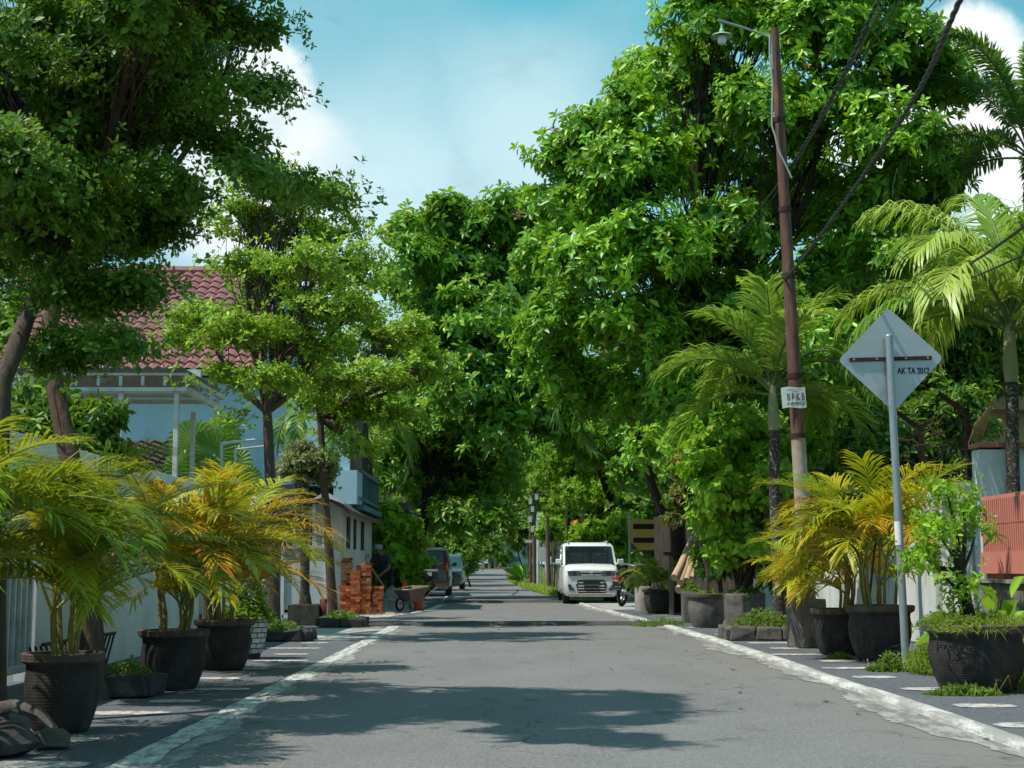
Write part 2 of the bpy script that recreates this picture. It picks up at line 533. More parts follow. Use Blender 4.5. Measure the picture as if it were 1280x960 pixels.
class MB:
    def __init__(s):
        s.v, s.f, s.m = [], [], []

    def add(s, vs, fs, mi=0):
        b = len(s.v)
        s.v += [tuple(x) for x in vs]
        s.f += [tuple(i + b for i in f) for f in fs]
        s.m += [mi] * len(fs)
        return s

    def box(s, x0, x1, y0, y1, z0, z1, mi=0):
        vs = [(x, y, z) for z in (z0, z1) for y in (y0, y1) for x in (x0, x1)]
        return s.add(vs, [(0, 2, 3, 1), (4, 5, 7, 6), (0, 1, 5, 4), (2, 6, 7, 3), (0, 4, 6, 2), (1, 3, 7, 5)], mi)

    def obox(s, c, size, rot=(0, 0, 0), mi=0):
        Rm = Euler(rot).to_matrix() if not isinstance(rot, Matrix) else rot
        c = Vector(c)
        vs = [c + Rm @ Vector((x * size[0] / 2, y * size[1] / 2, z * size[2] / 2)) for z in (-1, 1) for y in (-1, 1) for x in (-1, 1)]
        return s.add(vs, [(0, 2, 3, 1), (4, 5, 7, 6), (0, 1, 5, 4), (2, 6, 7, 3), (0, 4, 6, 2), (1, 3, 7, 5)], mi)

    def tube(s, pts, rad, n=8, cap=True, mi=0, wob=0.0):
        pts = [Vector(p) for p in pts]
        if isinstance(rad, (int, float)): rad = [rad] * len(pts)
        t = (pts[1] - pts[0]).normalized()
        u = t.orthogonal().normalized()
        vs, fs = [], []
        for i, p in enumerate(pts):
            a = pts[max(i - 1, 0)]
            b = pts[min(i + 1, len(pts) - 1)]
            t = (b - a).normalized()
            u = (u - t * u.dot(t)).normalized()
            w = t.cross(u)
            for k in range(n):
                an = 2 * math.pi * k / n
                r = rad[i] * (1 + (random.uniform(-wob, wob) if wob else 0))
                vs.append(p + (u * math.cos(an) + w * math.sin(an)) * r)
        for i in range(len(pts) - 1):
            for k in range(n):
                k2 = (k + 1) % n
                fs.append((i * n + k, i * n + k2, (i + 1) * n + k2, (i + 1) * n + k))
        if cap:
            fs.append(tuple(range(n))[::-1])
            fs.append(tuple((len(pts) - 1) * n + k for k in range(n)))
        return s.add(vs, fs, mi)

    def lathe(s, prof, n=28, c=(0, 0, 0), cap=True, mi=0, wob=0.0, sq=None):
        vs, fs = [], []
        for j, (r, z) in enumerate(prof):
            for k in range(n):
                a = 2 * math.pi * k / n
                rr = r * (1 + wob * math.sin(3 * a + j * .7) * .5 + wob * math.sin(5 * a + 1) * .5)
                vs.append((c[0] + rr * math.cos(a), c[1] + rr * math.sin(a), c[2] + z))
        for j in range(len(prof) - 1):
            for k in range(n):
                k2 = (k + 1) % n
                fs.append((j * n + k, j * n + k2, (j + 1) * n + k2, (j + 1) * n + k))
        if cap:
            fs.append(tuple(range(n))[::-1])
            fs.append(tuple((len(prof) - 1) * n + k for k in range(n)))
        return s.add(vs, fs, mi)

    def prism(s, poly, axis, a0, a1, mi=0):
        """poly 2D extruded along axis ('x': poly in yz, 'y': poly in xz, 'z': poly in xy)"""
        def mk(p, a):
            return {'x': (a, p[0], p[1]), 'y': (p[0], a, p[1]), 'z': (p[0], p[1], a)}[axis]
        n = len(poly)
        vs = [mk(p, a0) for p in poly] + [mk(p, a1) for p in poly]
        fs = [tuple(range(n))[::-1], tuple(range(n, 2 * n))]
        fs += [(i, (i + 1) % n, n + (i + 1) % n, n + i) for i in range(n)]
        return s.add(vs, fs, mi)

    def mesh(s, name, smooth=False):
        me = bpy.data.meshes.new(name)
        me.from_pydata(s.v, [], s.f)
        if any(s.m): me.polygons.foreach_set('material_index', s.m)
        if smooth: me.polygons.foreach_set('use_smooth', [True] * len(s.f))
        me.update()
        return me

    def build(s, name, mats, parent=None, world=True, smooth=False, bevel=0.0, seg=2):
        o = link(name, s.mesh(name, smooth), mats, parent, world)
        if bevel:
            b = o.modifiers.new('bevel', 'BEVEL')
            b.width = bevel
            b.segments = seg
            b.limit_method = 'ANGLE'
            b.angle_limit = R_(35)
        if smooth:
            bm_auto(o)
        return o


def bm_auto(o, ang=40):
    import bmesh
    bm = bmesh.new()
    bm.from_mesh(o.data)
    bmesh.ops.recalc_face_normals(bm, faces=bm.faces)
    for e in bm.edges:
        if len(e.link_faces) == 2 and e.calc_face_angle(0) > R_(ang):
            e.smooth = False
    bm.to_mesh(o.data)
    bm.free()


# ------------------------------------------------------------------ foliage
def tri_mesh(name, verts, tris, tint):
    me = bpy.data.meshes.new(name)
    nt_ = len(tris)
    me.vertices.add(len(verts))
    me.vertices.foreach_set('co', np.ascontiguousarray(verts, dtype=np.float32).ravel())
    me.loops.add(nt_ * 3)
    me.loops.foreach_set('vertex_index', np.ascontiguousarray(tris, dtype=np.int32).ravel())
    me.polygons.add(nt_)
    me.polygons.foreach_set('loop_start', np.arange(0, nt_ * 3, 3, dtype=np.int32))
    a = me.attributes.new('tint', 'FLOAT', 'FACE')
    a.data.foreach_set('value', np.ascontiguousarray(tint, dtype=np.float32))
    me.update(calc_edges=True)
    return me


def nrm(a):
    return a / (np.linalg.norm(a, axis=1, keepdims=True) + 1e-9)


def leaf_geo(base, d, n, L, W, tint, shape='long', curl=0.18):
    """arrays for many leaves; each leaf is folded along its midrib and droops at the tip"""
    d = nrm(d)
    n = nrm(n - d * np.sum(n * d, 1, keepdims=True))
    s = np.cross(d, n)
    L = L[:, None]
    W = W[:, None]
    N = len(base)
    down = np.array([0, 0, -1.0])
    if shape == 'small':
        v = np.stack([base, base + d * L * .62 + s * W * .5 + n * W * .12, base + d * L - n * L * .08, base + d * L * .62 - s * W * .5 + n * W * .12], 1)
        t = np.array([[0, 1, 2], [0, 2, 3]])
    elif shape == 'heart':
        tip = base + d * L + down * L * .15
        v = np.stack([base, base + d * L * .25 + s * W * .5 + n * W * .1, base + d * L * .6 + s * W * .4, tip, base + d * L * .6 - s * W * .4, base + d * L * .25 - s * W * .5 + n * W * .1], 1)
        t = np.array([[0, 1, 2], [0, 2, 3], [0, 3, 4], [0, 4, 5]])
    elif shape == 'blade':
        v = np.stack([base - s * W * .4, base + s * W * .4, base + d * L * .55 + s * W * .4 - n * L * .06, base + d * L * .55 - s * W * .4 - n * L * .06, base + d * L * .85 - n * L * curl + down * L * curl], 1)
        t = np.array([[0, 1, 2], [0, 2, 3], [3, 2, 4]])
    else:
        tip = base + d * L * .96 - n * L * curl + down * L * curl * .4
        m2 = base + d * L * .66 - n * L * curl * .3
        v = np.stack([base, base + d * L * .3 + s * W * .42 + n * W * .12, m2 + s * W * .46 + n * W * .1, tip, m2 - s * W * .46 + n * W * .1, base + d * L * .3 - s * W * .42 + n * W * .12], 1)
        t = np.array([[0, 1, 2], [0, 2, 3], [0, 3, 4], [0, 4, 5]])
    k = v.shape[1]
    tr = (np.arange(N) * k)[:, None, None] + t[None]
    return v.reshape(-1, 3), tr.reshape(-1, 3), np.repeat(tint, len(t))


def rosettes(pos, axis, k, L, W, tint, amin=30, amax=95, lvar=.3, twig=.06, droop=.15, tvar=.2):
    N = len(pos)
    axis = nrm(axis)
    ref = np.where(np.abs(axis[:, 2:3]) > .9, np.array([[1., 0, 0]]), np.array([[0, 0, 1.]]))
    u = nrm(np.cross(axis, ref))
    w = np.cross(axis, u)
    ph = rng.uniform(0, 6.28, N)
    big = np.clip(rng.normal(1, .2, N), .55, 1.5)
    bs, ds, ns, ls, ws, ts = [], [], [], [], [], []
    for j in range(k):
        f = j / max(1, k - 1)
        a = np.radians(amin + (amax - amin) * f + rng.normal(0, 9, N))[:, None]
        th = (ph + j * 2.399 + rng.normal(0, .25, N))[:, None]
        d = axis * np.cos(a) + (u * np.cos(th) + w * np.sin(th)) * np.sin(a)
        d[:, 2] -= droop
        bs.append(pos - axis * twig * f)
        ds.append(d)
        ns.append(axis + rng.normal(0, .2, (N, 3)))
        l = L * (1 + rng.uniform(-lvar, lvar, N)) * (.7 + .4 * f) * big
        ls.append(l)
        ws.append(l * W / L)
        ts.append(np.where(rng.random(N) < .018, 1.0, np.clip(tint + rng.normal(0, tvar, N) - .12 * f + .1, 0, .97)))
    c = np.concatenate
    return c(bs), c(ds), c(ns), c(ls), c(ws), c(ts)


def sphere_dirs(n):
    v = rng.normal(0, 1, (n, 3))
    return nrm(v)


def vnoise(p, f, seed=0):
    r_ = np.random.default_rng(seed)
    n = np.zeros(len(p))
    for k in range(6):
        a = r_.normal(0, 1, 3)
        a = a / np.linalg.norm(a) * f * r_.uniform(.7, 1.6)
        n += np.sin(p @ a + r_.uniform(0, 6.28))
    return n / 2.45


def crown_points(clumps, subs, per, sub_r, flat=.6, up=.35, low_cut=-.55, gap=0.0, gf=9.0):
    """clumps: (centre, (rx,ry,rz)). returns rosette positions, axes, tint and the centres of the sprays"""
    pos, ax, ti, sc = [], [], [], []
    C = np.array([c for c, r in clumps])
    Rr = np.array([r for c, r in clumps])
    vol = Rr[:, 0] * Rr[:, 2] + Rr[:, 1] * Rr[:, 2]
    cnt = np.maximum(3, (subs * len(clumps) * vol / vol.sum()).astype(int))
    for i in range(len(clumps)):
        d = sphere_dirs(cnt[i] * 2)
        d = d[d[:, 2] > low_cut][:cnt[i]]
        q = C[i] + d * Rr[i] * (rng.uniform(.2, 1.0, (len(d), 1)) ** .5 * 1.06)
        keep = np.ones(len(q), bool)
        for j in range(len(clumps)):
            if j != i:
                keep &= np.sum(((q - C[j]) / Rr[j]) ** 2, 1) > .16
        q, d = q[keep], d[keep]
        for k in range(len(q)):
            m = max(3, int(per * rng.uniform(.55, 1.45)))
            r = sub_r * rng.uniform(.7, 1.3)
            o = rng.normal(0, .5, (m, 3)) * np.array([r, r, r * flat])
            pos.append(q[k] + o)
            a = d[k] * .55 + o / r * .6 + rng.normal(0, .25, (m, 3))
            a[:, 2] += up
            ax.append(a)
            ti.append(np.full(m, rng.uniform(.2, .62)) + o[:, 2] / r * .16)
            sc.append(q[k])
    pos, ax, ti = np.concatenate(pos), np.concatenate(ax), np.concatenate(ti)
    if gap:
        # ragged openings: thin the foliage where a coarse field is low
        nz = vnoise(pos * np.array([1, 1, 1.7]), gf, 5)
        keep = nz > np.quantile(nz, gap)
        pos, ax, ti = pos[keep], ax[keep], ti[keep]
    return pos, ax, ti, sc


def spread(p0, p1, bend, n=6):
    """curved limb between two points"""
    p0, p1 = Vector(p0), Vector(p1)
    side = Vector((random.uniform(-1, 1), random.uniform(-1, 1), random.uniform(0, .6))) * bend * (p1 - p0).length
    return [p0.lerp(p1, t) + side * math.sin(math.pi * t) * .5 + Vector((0, 0, -bend * .3 * math.sin(math.pi * t))) for t in [i / (n - 1) for i in range(n)]]


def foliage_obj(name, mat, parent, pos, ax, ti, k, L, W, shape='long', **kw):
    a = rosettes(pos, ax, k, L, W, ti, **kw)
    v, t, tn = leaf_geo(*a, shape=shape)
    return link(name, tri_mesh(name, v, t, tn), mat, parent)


def tree(name, label, cat, trunk_pts, trunk_r, clumps, fork=None, leafmat='leaf_dark', barkmat='bark_brown', subs=12, per=10, sub_r=.4, k=8, L=.2,
         W=.06, shape='long', group=None, flat=.6, up=.35, limb_r=None, twigs=True, low_cut=-.55, max_limbs=14, droop=.15, twig=.06, amin=30, amax=95, gap=0.0, gf=9.0):
    base = Vector(trunk_pts[0])
    root = thing(name, label, cat, base, 0, group)
    m = MB()
    pts = [Vector(p) for p in trunk_pts]
    fine = []
    for i in range(len(pts) - 1):
        for s_ in range(4):
            fine.append(pts[i].lerp(pts[i + 1], s_ / 4))
    fine.append(pts[-1])
    n = len(fine)
    rads = [trunk_r * (1 - .35 * i / (n - 1)) * (1 + random.uniform(-.05, .05)) for i in range(n)]
    rads[0] *= 1.3
    m.tube(fine, rads, 12, wob=.05)
    m.build('trunk', barkmat, root, smooth=True)
    top = fine[-1]
    limb_r = limb_r or trunk_r * .5
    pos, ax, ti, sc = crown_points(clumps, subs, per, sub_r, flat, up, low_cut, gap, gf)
    order = sorted(range(len(clumps)), key=lambda i: -clumps[i][1][0])[:max_limbs]
    C = [Vector(c) for c, r in clumps]
    limbs = []
    for i in order:
        st = top if fork is None else Vector(fork)
        path = spread(st, C[i], .25, 7)
        limbs.append((i, path))
    for i, path in limbs:
        lm = MB()
        lm.tube(path, [limb_r * (1 - .75 * j / 6) for j in range(7)], 7, wob=.06)
        if twigs:
            for q in sc:
                q = Vector(q)
                if (q - C[i]).length < max(clumps[i][1]) * 1.1 and random.random() < .4:
                    j = random.choice((2, 3, 4, 5, 6))
                    pth = spread(path[j], q, .3, 4)
                    lm.tube(pth, [limb_r * .22, limb_r * .16, limb_r * .1, limb_r * .05], 4, cap=False)
        lm.build('limb', barkmat, root, smooth=True)
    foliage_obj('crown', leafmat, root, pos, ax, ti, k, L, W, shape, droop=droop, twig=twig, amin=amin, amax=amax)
    return root


def pxclumps(lst, d, dvar, flatz=.85, depthf=1.1, seed=1):
    """clump ellipsoids from measured picture circles put at their real depth"""
    r_ = random.Random(seed)
    out = []
    for it in lst:
        px, py, r = it[:3]
        dd = (it[3] if len(it) > 3 else d) + r_.uniform(-dvar, dvar)
        s = dd / F
        c = P(px, py, dd)
        out.append((tuple(c), (r * s, r * s * depthf, r * s * flatz)))
    return out


# ------------------------------------------------------------------ palms
def frond_geo(base, az, el, L, bend, lf_len, n, wid, tint, tvar=.1, droop=.5, vee=.35, start=.15, plume=False, tipang=28, twist=0.0):
    """returns rachis points and leaflet arrays (numpy)"""
    S = 14
    pts = []
    p = np.array(base, float)
    e = el
    h = np.array([math.cos(az), math.sin(az), 0])
    dirs = []
    for i in range(S + 1):
        d = h * math.cos(e) + np.array([0, 0, 1]) * math.sin(e)
        dirs.append(d)
        pts.append(p.copy())
        p = p + d * L / S
        e -= bend / S * (0.5 + 1.0 * i / S)
    pts = np.array(pts)
    dirs = np.array(dirs)
    side = np.array([-math.sin(az), math.cos(az), 0])
    vs, ts, tn = [], [], []
    cnt = 0
    for i in range(n):
        f = start + (1 - start) * (i + .5) / n
        x = f * S
        j = min(int(x), S - 1)
        fr = x - j
        q = pts[j] * (1 - fr) + pts[j + 1] * fr
        t = dirs[j] * (1 - fr) + dirs[j + 1] * fr
        upv = np.cross(t, side)
        upv *= -1 if upv[2] < 0 else 1
        g = (i + .5) / n
        ll = lf_len * (0.45 + .55 * math.sin(min(1, g * 1.35 + .12) * math.pi / 2 + (0 if g < .6 else (g - .6) * 1.9)))
        for sg in (1, -1):
            for rep in range(3 if plume else 1):
                phi = math.radians(68 - (68 - tipang) * g + random.gauss(0, 6))
                v = vee + random.gauss(0, .1)
                if plume: v += (-.9, 0, .9)[rep]
                lat = side * sg * math.cos(v) + upv * math.sin(v)
                d = t * math.cos(phi) + lat * math.sin(phi)
                l2 = ll * random.uniform(.85, 1.1)
                wv = np.cross(d, upv)
                wn = np.linalg.norm(wv)
                if wn < 1e-5: continue
                wv = wv / wn * wid * .5
                d1 = d.copy()
                m1 = q + d1 * l2 * .45
                d2 = d1 + np.array([0, 0, -1]) * droop * random.uniform(.7, 1.3)
                d2 /= np.linalg.norm(d2)
                m2 = m1 + d2 * l2 * .33
                d3 = d2 + np.array([0, 0, -1]) * droop * 1.2
                d3 /= np.linalg.norm(d3)
                m3 = m2 + d3 * l2 * .22
                vs += [q - wv * .4, q + wv * .4, m1 - wv, m1 + wv, m2 - wv * .75, m2 + wv * .75, m3]
                ts += [(cnt, cnt + 1, cnt + 3), (cnt, cnt + 3, cnt + 2), (cnt + 2, cnt + 3, cnt + 5), (cnt + 2, cnt + 5, cnt + 4), (cnt + 4, cnt + 5, cnt + 6)]
                tt = min(1, max(0, tint + random.gauss(0, tvar)))
                tn += [tt, tt, tt, tt, min(1, tt + .08)]
                cnt += 7
    return pts, np.array(vs), np.array(ts), np.array(tn)


def add_frond(parent, leafmat, rachmat, base, az, el, L, bend, lf_len, n, wid, tint, rr=.012, **kw):
    pts, v, t, tn = frond_geo(base, az, el, L, bend, lf_len, n, wid, tint, **kw)
    # rachis tube as triangles in the same mesh, second material
    m = MB()
    m.tube(pts, [rr * (1.15 - .95 * i / (len(pts) - 1)) for i in range(len(pts))], 5, cap=False)
    rv = np.array([list(x) for x in m.v])
    rt = []
    for f in m.f:
        rt += [(f[0], f[1], f[2]), (f[0], f[2], f[3])]
    rt = np.array(rt) + len(v)
    me = tri_mesh('frond', np.vstack([v, rv]), np.vstack([t, rt]), np.concatenate([tn, np.full(len(rt), tint)]))
    mi = np.zeros(len(t) + len(rt), np.int32)
    mi[len(t):] = 1
    o = link('frond', me, [leafmat, rachmat], parent)
    me.polygons.foreach_set('material_index', mi)
    return o


def grass_geo(pts, h, w, spread_=.5, tint=.5):
    """blades at points"""
    N = len(pts)
    pts = np.array(pts)
    d = rng.normal(0, spread_, (N, 3))
    d[:, 2] = 1
    d = nrm(d)
    n = rng.normal(0, 1, (N, 3))
    L = h * rng.uniform(.5, 1.3, N)
    return leaf_geo(pts, d, n, L, np.full(N, w), np.clip(rng.normal(tint, .22, N), 0, 1), 'blade', .35)


def weed_mesh(name, parent, mat, pts, ax_up=1.0, k=5, L=.06, W=.03, shape='small', tint=.5):
    pts = np.array(pts)
    ax = rng.normal(0, .5, (len(pts), 3))
    ax[:, 2] = ax_up
    return foliage_obj(name, mat, parent, pts, ax, rng.uniform(.2, .8, len(pts)) + (tint - .5), k, L, W, shape, droop=.05)


def mound(cx, cy, z, rx, ry, h, n):
    a = rng.uniform(0, 6.28, n)
    r = np.sqrt(rng.uniform(0, 1, n))
    x = cx + np.cos(a) * r * rx
    y = cy + np.sin(a) * r * ry
    return np.stack([x, y, z + h * (1 - r ** 2) * rng.uniform(.2, 1, n)], 1)
# ================================================================== SETTING
def left_edge(y):
    """road's left edge (white line), street bends left far away"""
    pts = [(-30, -1.85), (22, -1.85), (29, -1.9), (35, -1.75), (45, -1.75), (60, -2.15), (75, -2.6), (100, -2.9), (140, -2.9)]
    return float(np.interp(y, [p[0] for p in pts], [p[1] for p in pts]))


def right_edge(y):
    pts = [(-30, 2.8), (20, 2.8), (24, 2.72), (30, 2.5), (39, 2.1), (45, 2.05), (52, 1.75), (60, 1.4), (70, 1.05), (85, .75), (100, .3), (120, .05), (140, .1)]
    return float(np.interp(y, [p[0] for p in pts], [p[1] for p in pts]))


def strip(name, mat, fl, fr, ys, z=0.0, nx=2, wob_l=0, wob_r=0):
    vs, fs = [], []
    for y in ys:
        a, b = fl(y), fr(y)
        a += random.uniform(-wob_l, wob_l)
        b += random.uniform(-wob_r, wob_r)
        for i in range(nx):
            vs.append((a + (b - a) * i / (nx - 1), y, gz(y) + z))
    for j in range(len(ys) - 1):
        for i in range(nx - 1):
            fs.append((j * nx + i, j * nx + i + 1, (j + 1) * nx + i + 1, (j + 1) * nx + i))
    me = bpy.data.meshes.new(name)
    me.from_pydata(vs, [], fs)
    me.update()
    o = link(name, me, mat)
    return tag(o, kind='structure')


def frange(a, b, st):
    n = int(round((b - a) / st))
    return [a + (b - a) * i / n for i in range(n + 1)]


# ground sheet to the horizon (rises gently with the street, then levels)
ys = frange(-60, 70, 10) + frange(74, 160, 4) + [220, 400, 900, 2000]
vs, fs = [], []
xs = [-1500, -300, -60, -20, 0, 20, 60, 300, 1500]
for y in ys:
    for x in xs:
        vs.append((x, y, gz(min(y, 160)) - 0.03))
nx = len(xs)
for j in range(len(ys) - 1):
    for i in range(nx - 1):
        fs.append((j * nx + i, j * nx + i + 1, (j + 1) * nx + i + 1, (j + 1) * nx + i))
me = bpy.data.meshes.new('ground')
me.from_pydata(vs, [], fs)
tag(link('ground', me, 'soil_ground'), kind='structure')

YS = frange(-30, 140, 2)
strip('road', 'asphalt', left_edge, right_edge, YS, 0.0)
strip('sidewalk', 'asphalt_walk', lambda y: -4.4, left_edge, frange(-30, 70, 2), -0.004)
strip('sidewalk', 'asphalt_walk', right_edge, lambda y: 5.3, frange(-30, 66, 2), 0.02)

# painted lines
strip('white_edge_line', 'paint_line', lambda y: left_edge(y) - .07, lambda y: left_edge(y) + .11 + .02 * math.sin(y * 3.1) * math.sin(y * 1.3), frange(-10, 25.6, .2), 0.004, 2, .012, .014)
strip('crumbled_edge', 'concrete_crumbled', lambda y: left_edge(y) + .11, lambda y: left_edge(y) + .16 + .1 * max(0, math.sin(y * .9)) + .03 * math.sin(y * 4.3), frange(-10, 25, .1), 0.003, 2, 0, .02)


def ribbon(name, mat, pts, w, z, wob=.01, n=8):
    """flat band along a polyline on the ground"""
    q = []
    for i in range(len(pts) - 1):
        for k in range(n):
            f = k / n
            q.append((pts[i][0] * (1 - f) + pts[i + 1][0] * f, pts[i][1] * (1 - f) + pts[i + 1][1] * f))
    q.append(pts[-1])
    vs, fs = [], []
    for i, p in enumerate(q):
        a = q[max(0, i - 1)]
        b = q[min(len(q) - 1, i + 1)]
        t = Vector((b[0] - a[0], b[1] - a[1])).normalized()
        nn = Vector((-t.y, t.x))
        for sg in (-1, 1):
            e = w / 2 + random.uniform(-wob, wob)
            vs.append((p[0] + nn.x * e * sg, p[1] + nn.y * e * sg, gz(p[1]) + z))
    fs = [(2 * i, 2 * i + 1, 2 * i + 3, 2 * i + 2) for i in range(len(q) - 1)]
    me = bpy.data.meshes.new(name)
    me.from_pydata(vs, [], fs)
    return tag(link(name, me, mat), kind='structure')


ribbon('white_edge_line', 'paint_line', [(-4.1, 28.7), (-3.2, 29), (-2.5, 31), (-2.0, 33.5), (-1.75, 35.5), (-1.72, 41)], .2, .004, .02)
ribbon('white_edge_line', 'paint_line', [(-1.8, 45.5), (-2.2, 60), (-2.9, 75)], .18, .004, .03)
strip('driveway', 'concrete_slab', lambda y: -4.5, lambda y: -2.1 - .25 * math.sin(y * 2), frange(20.6, 24.6, .4), 0.003, 2, 0, .05)
strip('driveway', 'concrete_slab', lambda y: -4.5, lambda y: left_edge(y) - .35, frange(30, 46, .5), 0.003, 2, 0, .1)
strip('driveway', 'concrete_slab', lambda y: right_edge(y) + .1, lambda y: 4.6, frange(35.0, 44, .5), 0.026, 2, .05, .1)

# right kerb: low rounded concrete, white-painted, broken at the speed bump
def kerb(y0, y1):
    m = MB()
    yy = frange(y0, y1, .25)
    prof = [(-.085, 0), (-.075, .03), (-.045, .045), (.04, .046), (.065, .038), (.08, 0)]
    for i, y in enumerate(yy):
        x = right_edge(y) + .012 * math.sin(y * 1.3)
        hk = .8 + .1 * math.sin(y * 1.7) * math.sin(y * .6) - (.45 * max(0, math.sin(y * 1.9) * math.sin(y * .83 + 1) - .55))
        for px_, pz in prof:
            m.v.append((x + px_ + random.uniform(-.003, .003), y, pz * hk * random.uniform(.98, 1.02)))
    n = len(prof)
    for i in range(len(yy) - 1):
        for k in range(n - 1):
            m.f.append((i * n + k, i * n + k + 1, (i + 1) * n + k + 1, (i + 1) * n + k))
            m.m.append(0)
    o = m.build('kerb', 'paint_kerb', smooth=True)
    tag(o, kind='structure')


kerb(-8, 25.4)
kerb(26.9, 43)
strip('crumbled_edge', 'concrete_crumbled', lambda y: right_edge(y) - .26 - .13 * math.sin(y * 1.1) * math.sin(y * .37 + 1) - .05 * math.sin(y * 5.1) * math.sin(y * 2.3), lambda y: right_edge(y) - .075, frange(-8, 43, .09), 0.004, 2, .022, 0)


def ovals(name, lst, z):
    m = MB()
    for x, y, a, b, rot in lst:
        n = 26
        vs = []
        for k in range(n):
            t = 2 * math.pi * k / n
            c, s_ = math.cos(t), math.sin(t)
            e = .62
            ux = a * math.copysign(abs(c) ** e, c)
            uy = b * math.copysign(abs(s_) ** e, s_)
            vs.append((x + ux * math.cos(rot) - uy * math.sin(rot), y + ux * math.sin(rot) + uy * math.cos(rot), z))
        m.add(vs, [tuple(range(n))])
    tag(m.build(name, 'paint_oval'), kind='structure')


ovals('oval_markings', [(3.27 + .1 * math.sin(i * 2.1), y, .24 + .07 * math.sin(i * 3.3), .15, .05) for i, y in enumerate([6.6, 7.9, 9.25, 10.55, 12.0, 13.3, 14.5, 15.6, 16.8, 18.1, 19.4, 20.6, 21.9, 23.2, 24.5, 28, 29.4, 31])], .0245)
ovals('oval_markings', [(-2.45 + .12 * math.sin(i * 1.7), y, .26 + .08 * math.sin(i * 2.7), .13, .02) for i, y in enumerate([6.4, 7.6, 8.7, 10.3, 11.2, 12.3, 13.5, 14.8, 16.1, 17.3, 18.6, 19.9, 25.2, 26.2])], .001)

# speed bumps: things
for y, x0, x1, lab in ((26.2, -2.35, 3.0, 'nearest low asphalt speed bump with a crumbling edge across the street'),
                       (43.6, -1.75, 2.0, 'middle low speed bump running out beneath the white car'),
                       (66, -2.4, 1.1, 'farthest low speed bump before the street bends')):
    m = MB()
    n = 24
    for i in range(n + 1):
        x = x0 + (x1 - x0) * i / n
        for k, (dy, dz) in enumerate([(-.28, 0), (-.2, .03), (-.08, .058), (.08, .06), (.2, .032), (.28, 0)]):
            m.v.append((x, y + dy + random.uniform(-.025, .025), max(0, dz + random.uniform(-.004, .007)) + .003))
    for i in range(n):
        for k in range(5):
            m.f.append((i * 6 + k, (i + 1) * 6 + k, (i + 1) * 6 + k + 1, i * 6 + k + 1))
            m.m.append(0)
    o = m.build('speed_bump', 'asphalt_bump', smooth=False)
    tag(o, lab, 'speed bump', 'speed bumps across the street')

# ------------------------------------------------------------------ world & sun
SUN_DIR = Vector((-.925, -.33, 0)).normalized()
EL = R_(60)
sun_d = bpy.data.lights.new('sun', 'SUN')
sun_d.energy = 5.0
sun_d.angle = R_(.55)
sun_d.color = (1, .96, .87)
sun = bpy.data.objects.new('sun', sun_d)
COL.objects.link(sun)
to_sun = Vector((SUN_DIR.x * math.cos(EL), SUN_DIR.y * math.cos(EL), math.sin(EL)))
sun.rotation_euler = to_sun.to_track_quat('Z', 'Y').to_euler()
sun.location = (0, 0, 30)

W = bpy.data.worlds.new('World')
SC.world = W
W.use_nodes = True
nt = W.node_tree
nt.nodes.clear()
wo = nt.nodes.new('ShaderNodeOutputWorld')
bg = nt.nodes.new('ShaderNodeBackground')
bg.inputs['Strength'].default_value = .112
sky = nt.nodes.new('ShaderNodeTexSky')
sky.sky_type = 'NISHITA'
sky.sun_disc = False
sky.sun_elevation = EL
sky.sun_rotation = math.atan2(SUN_DIR.x, SUN_DIR.y)
sky.air_density = 1.0
sky.dust_density = .6
sky.ozone_density = 1.0
tc = nt.nodes.new('ShaderNodeTexCoord')
v = tc.outputs['Generated']
tint = nt.nodes.new('ShaderNodeMix')
tint.data_type = 'RGBA'
tint.blend_type = 'MULTIPLY'
tint.inputs[0].default_value = 1
nt.links.new(sky.outputs[0], tint.inputs[6])
tint.inputs[7].default_value = (.80, 1.16, 1.02, 1)
col = tint.outputs[2]
n1 = nt.nodes.new('ShaderNodeTexNoise')
n1.inputs['Scale'].default_value = 16
n1.inputs['Detail'].default_value = 7
n1.inputs['Roughness'].default_value = .6
nt.links.new(v, n1.inputs['Vector'])
n2 = noise(nt, mapping(nt, v, (1, 1, 2.2)), 5, 7, .6, .4)
n3 = noise(nt, v, 9, 6, .55, .2)
wig = nt.nodes.new('ShaderNodeVectorMath')
wig.operation = 'MULTIPLY_ADD'
nt.links.new(n1.outputs['Color'], wig.inputs[0])
wig.inputs[1].default_value = (.05, .05, .05)
nt.links.new(v, wig.inputs[2])
wv = wig.outputs[0]


def cloud(px, py, r, soft, amt, sq=1.0):
    d = ray(px, py)
    s_ = nt.nodes.new('ShaderNodeVectorMath')
    s_.operation = 'SUBTRACT'
    nt.links.new(wv, s_.inputs[0])
    s_.inputs[1].default_value = (d.x + .025, d.y + .025, d.z + .025)
    mm = nt.nodes.new('ShaderNodeVectorMath')
    mm.operation = 'MULTIPLY'
    nt.links.new(s_.outputs[0], mm.inputs[0])
    mm.inputs[1].default_value = (1, 1, sq)
    ln = nt.nodes.new('ShaderNodeVectorMath')
    ln.operation = 'LENGTH'
    nt.links.new(mm.outputs[0], ln.inputs[0])
    return maprange(nt, ln.outputs['Value'], r, r - soft, 0, amt)


def union(lst):
    o = lst[0]
    for x in lst[1:]:
        o = mth(nt, 'MAXIMUM', o, x)
    return o


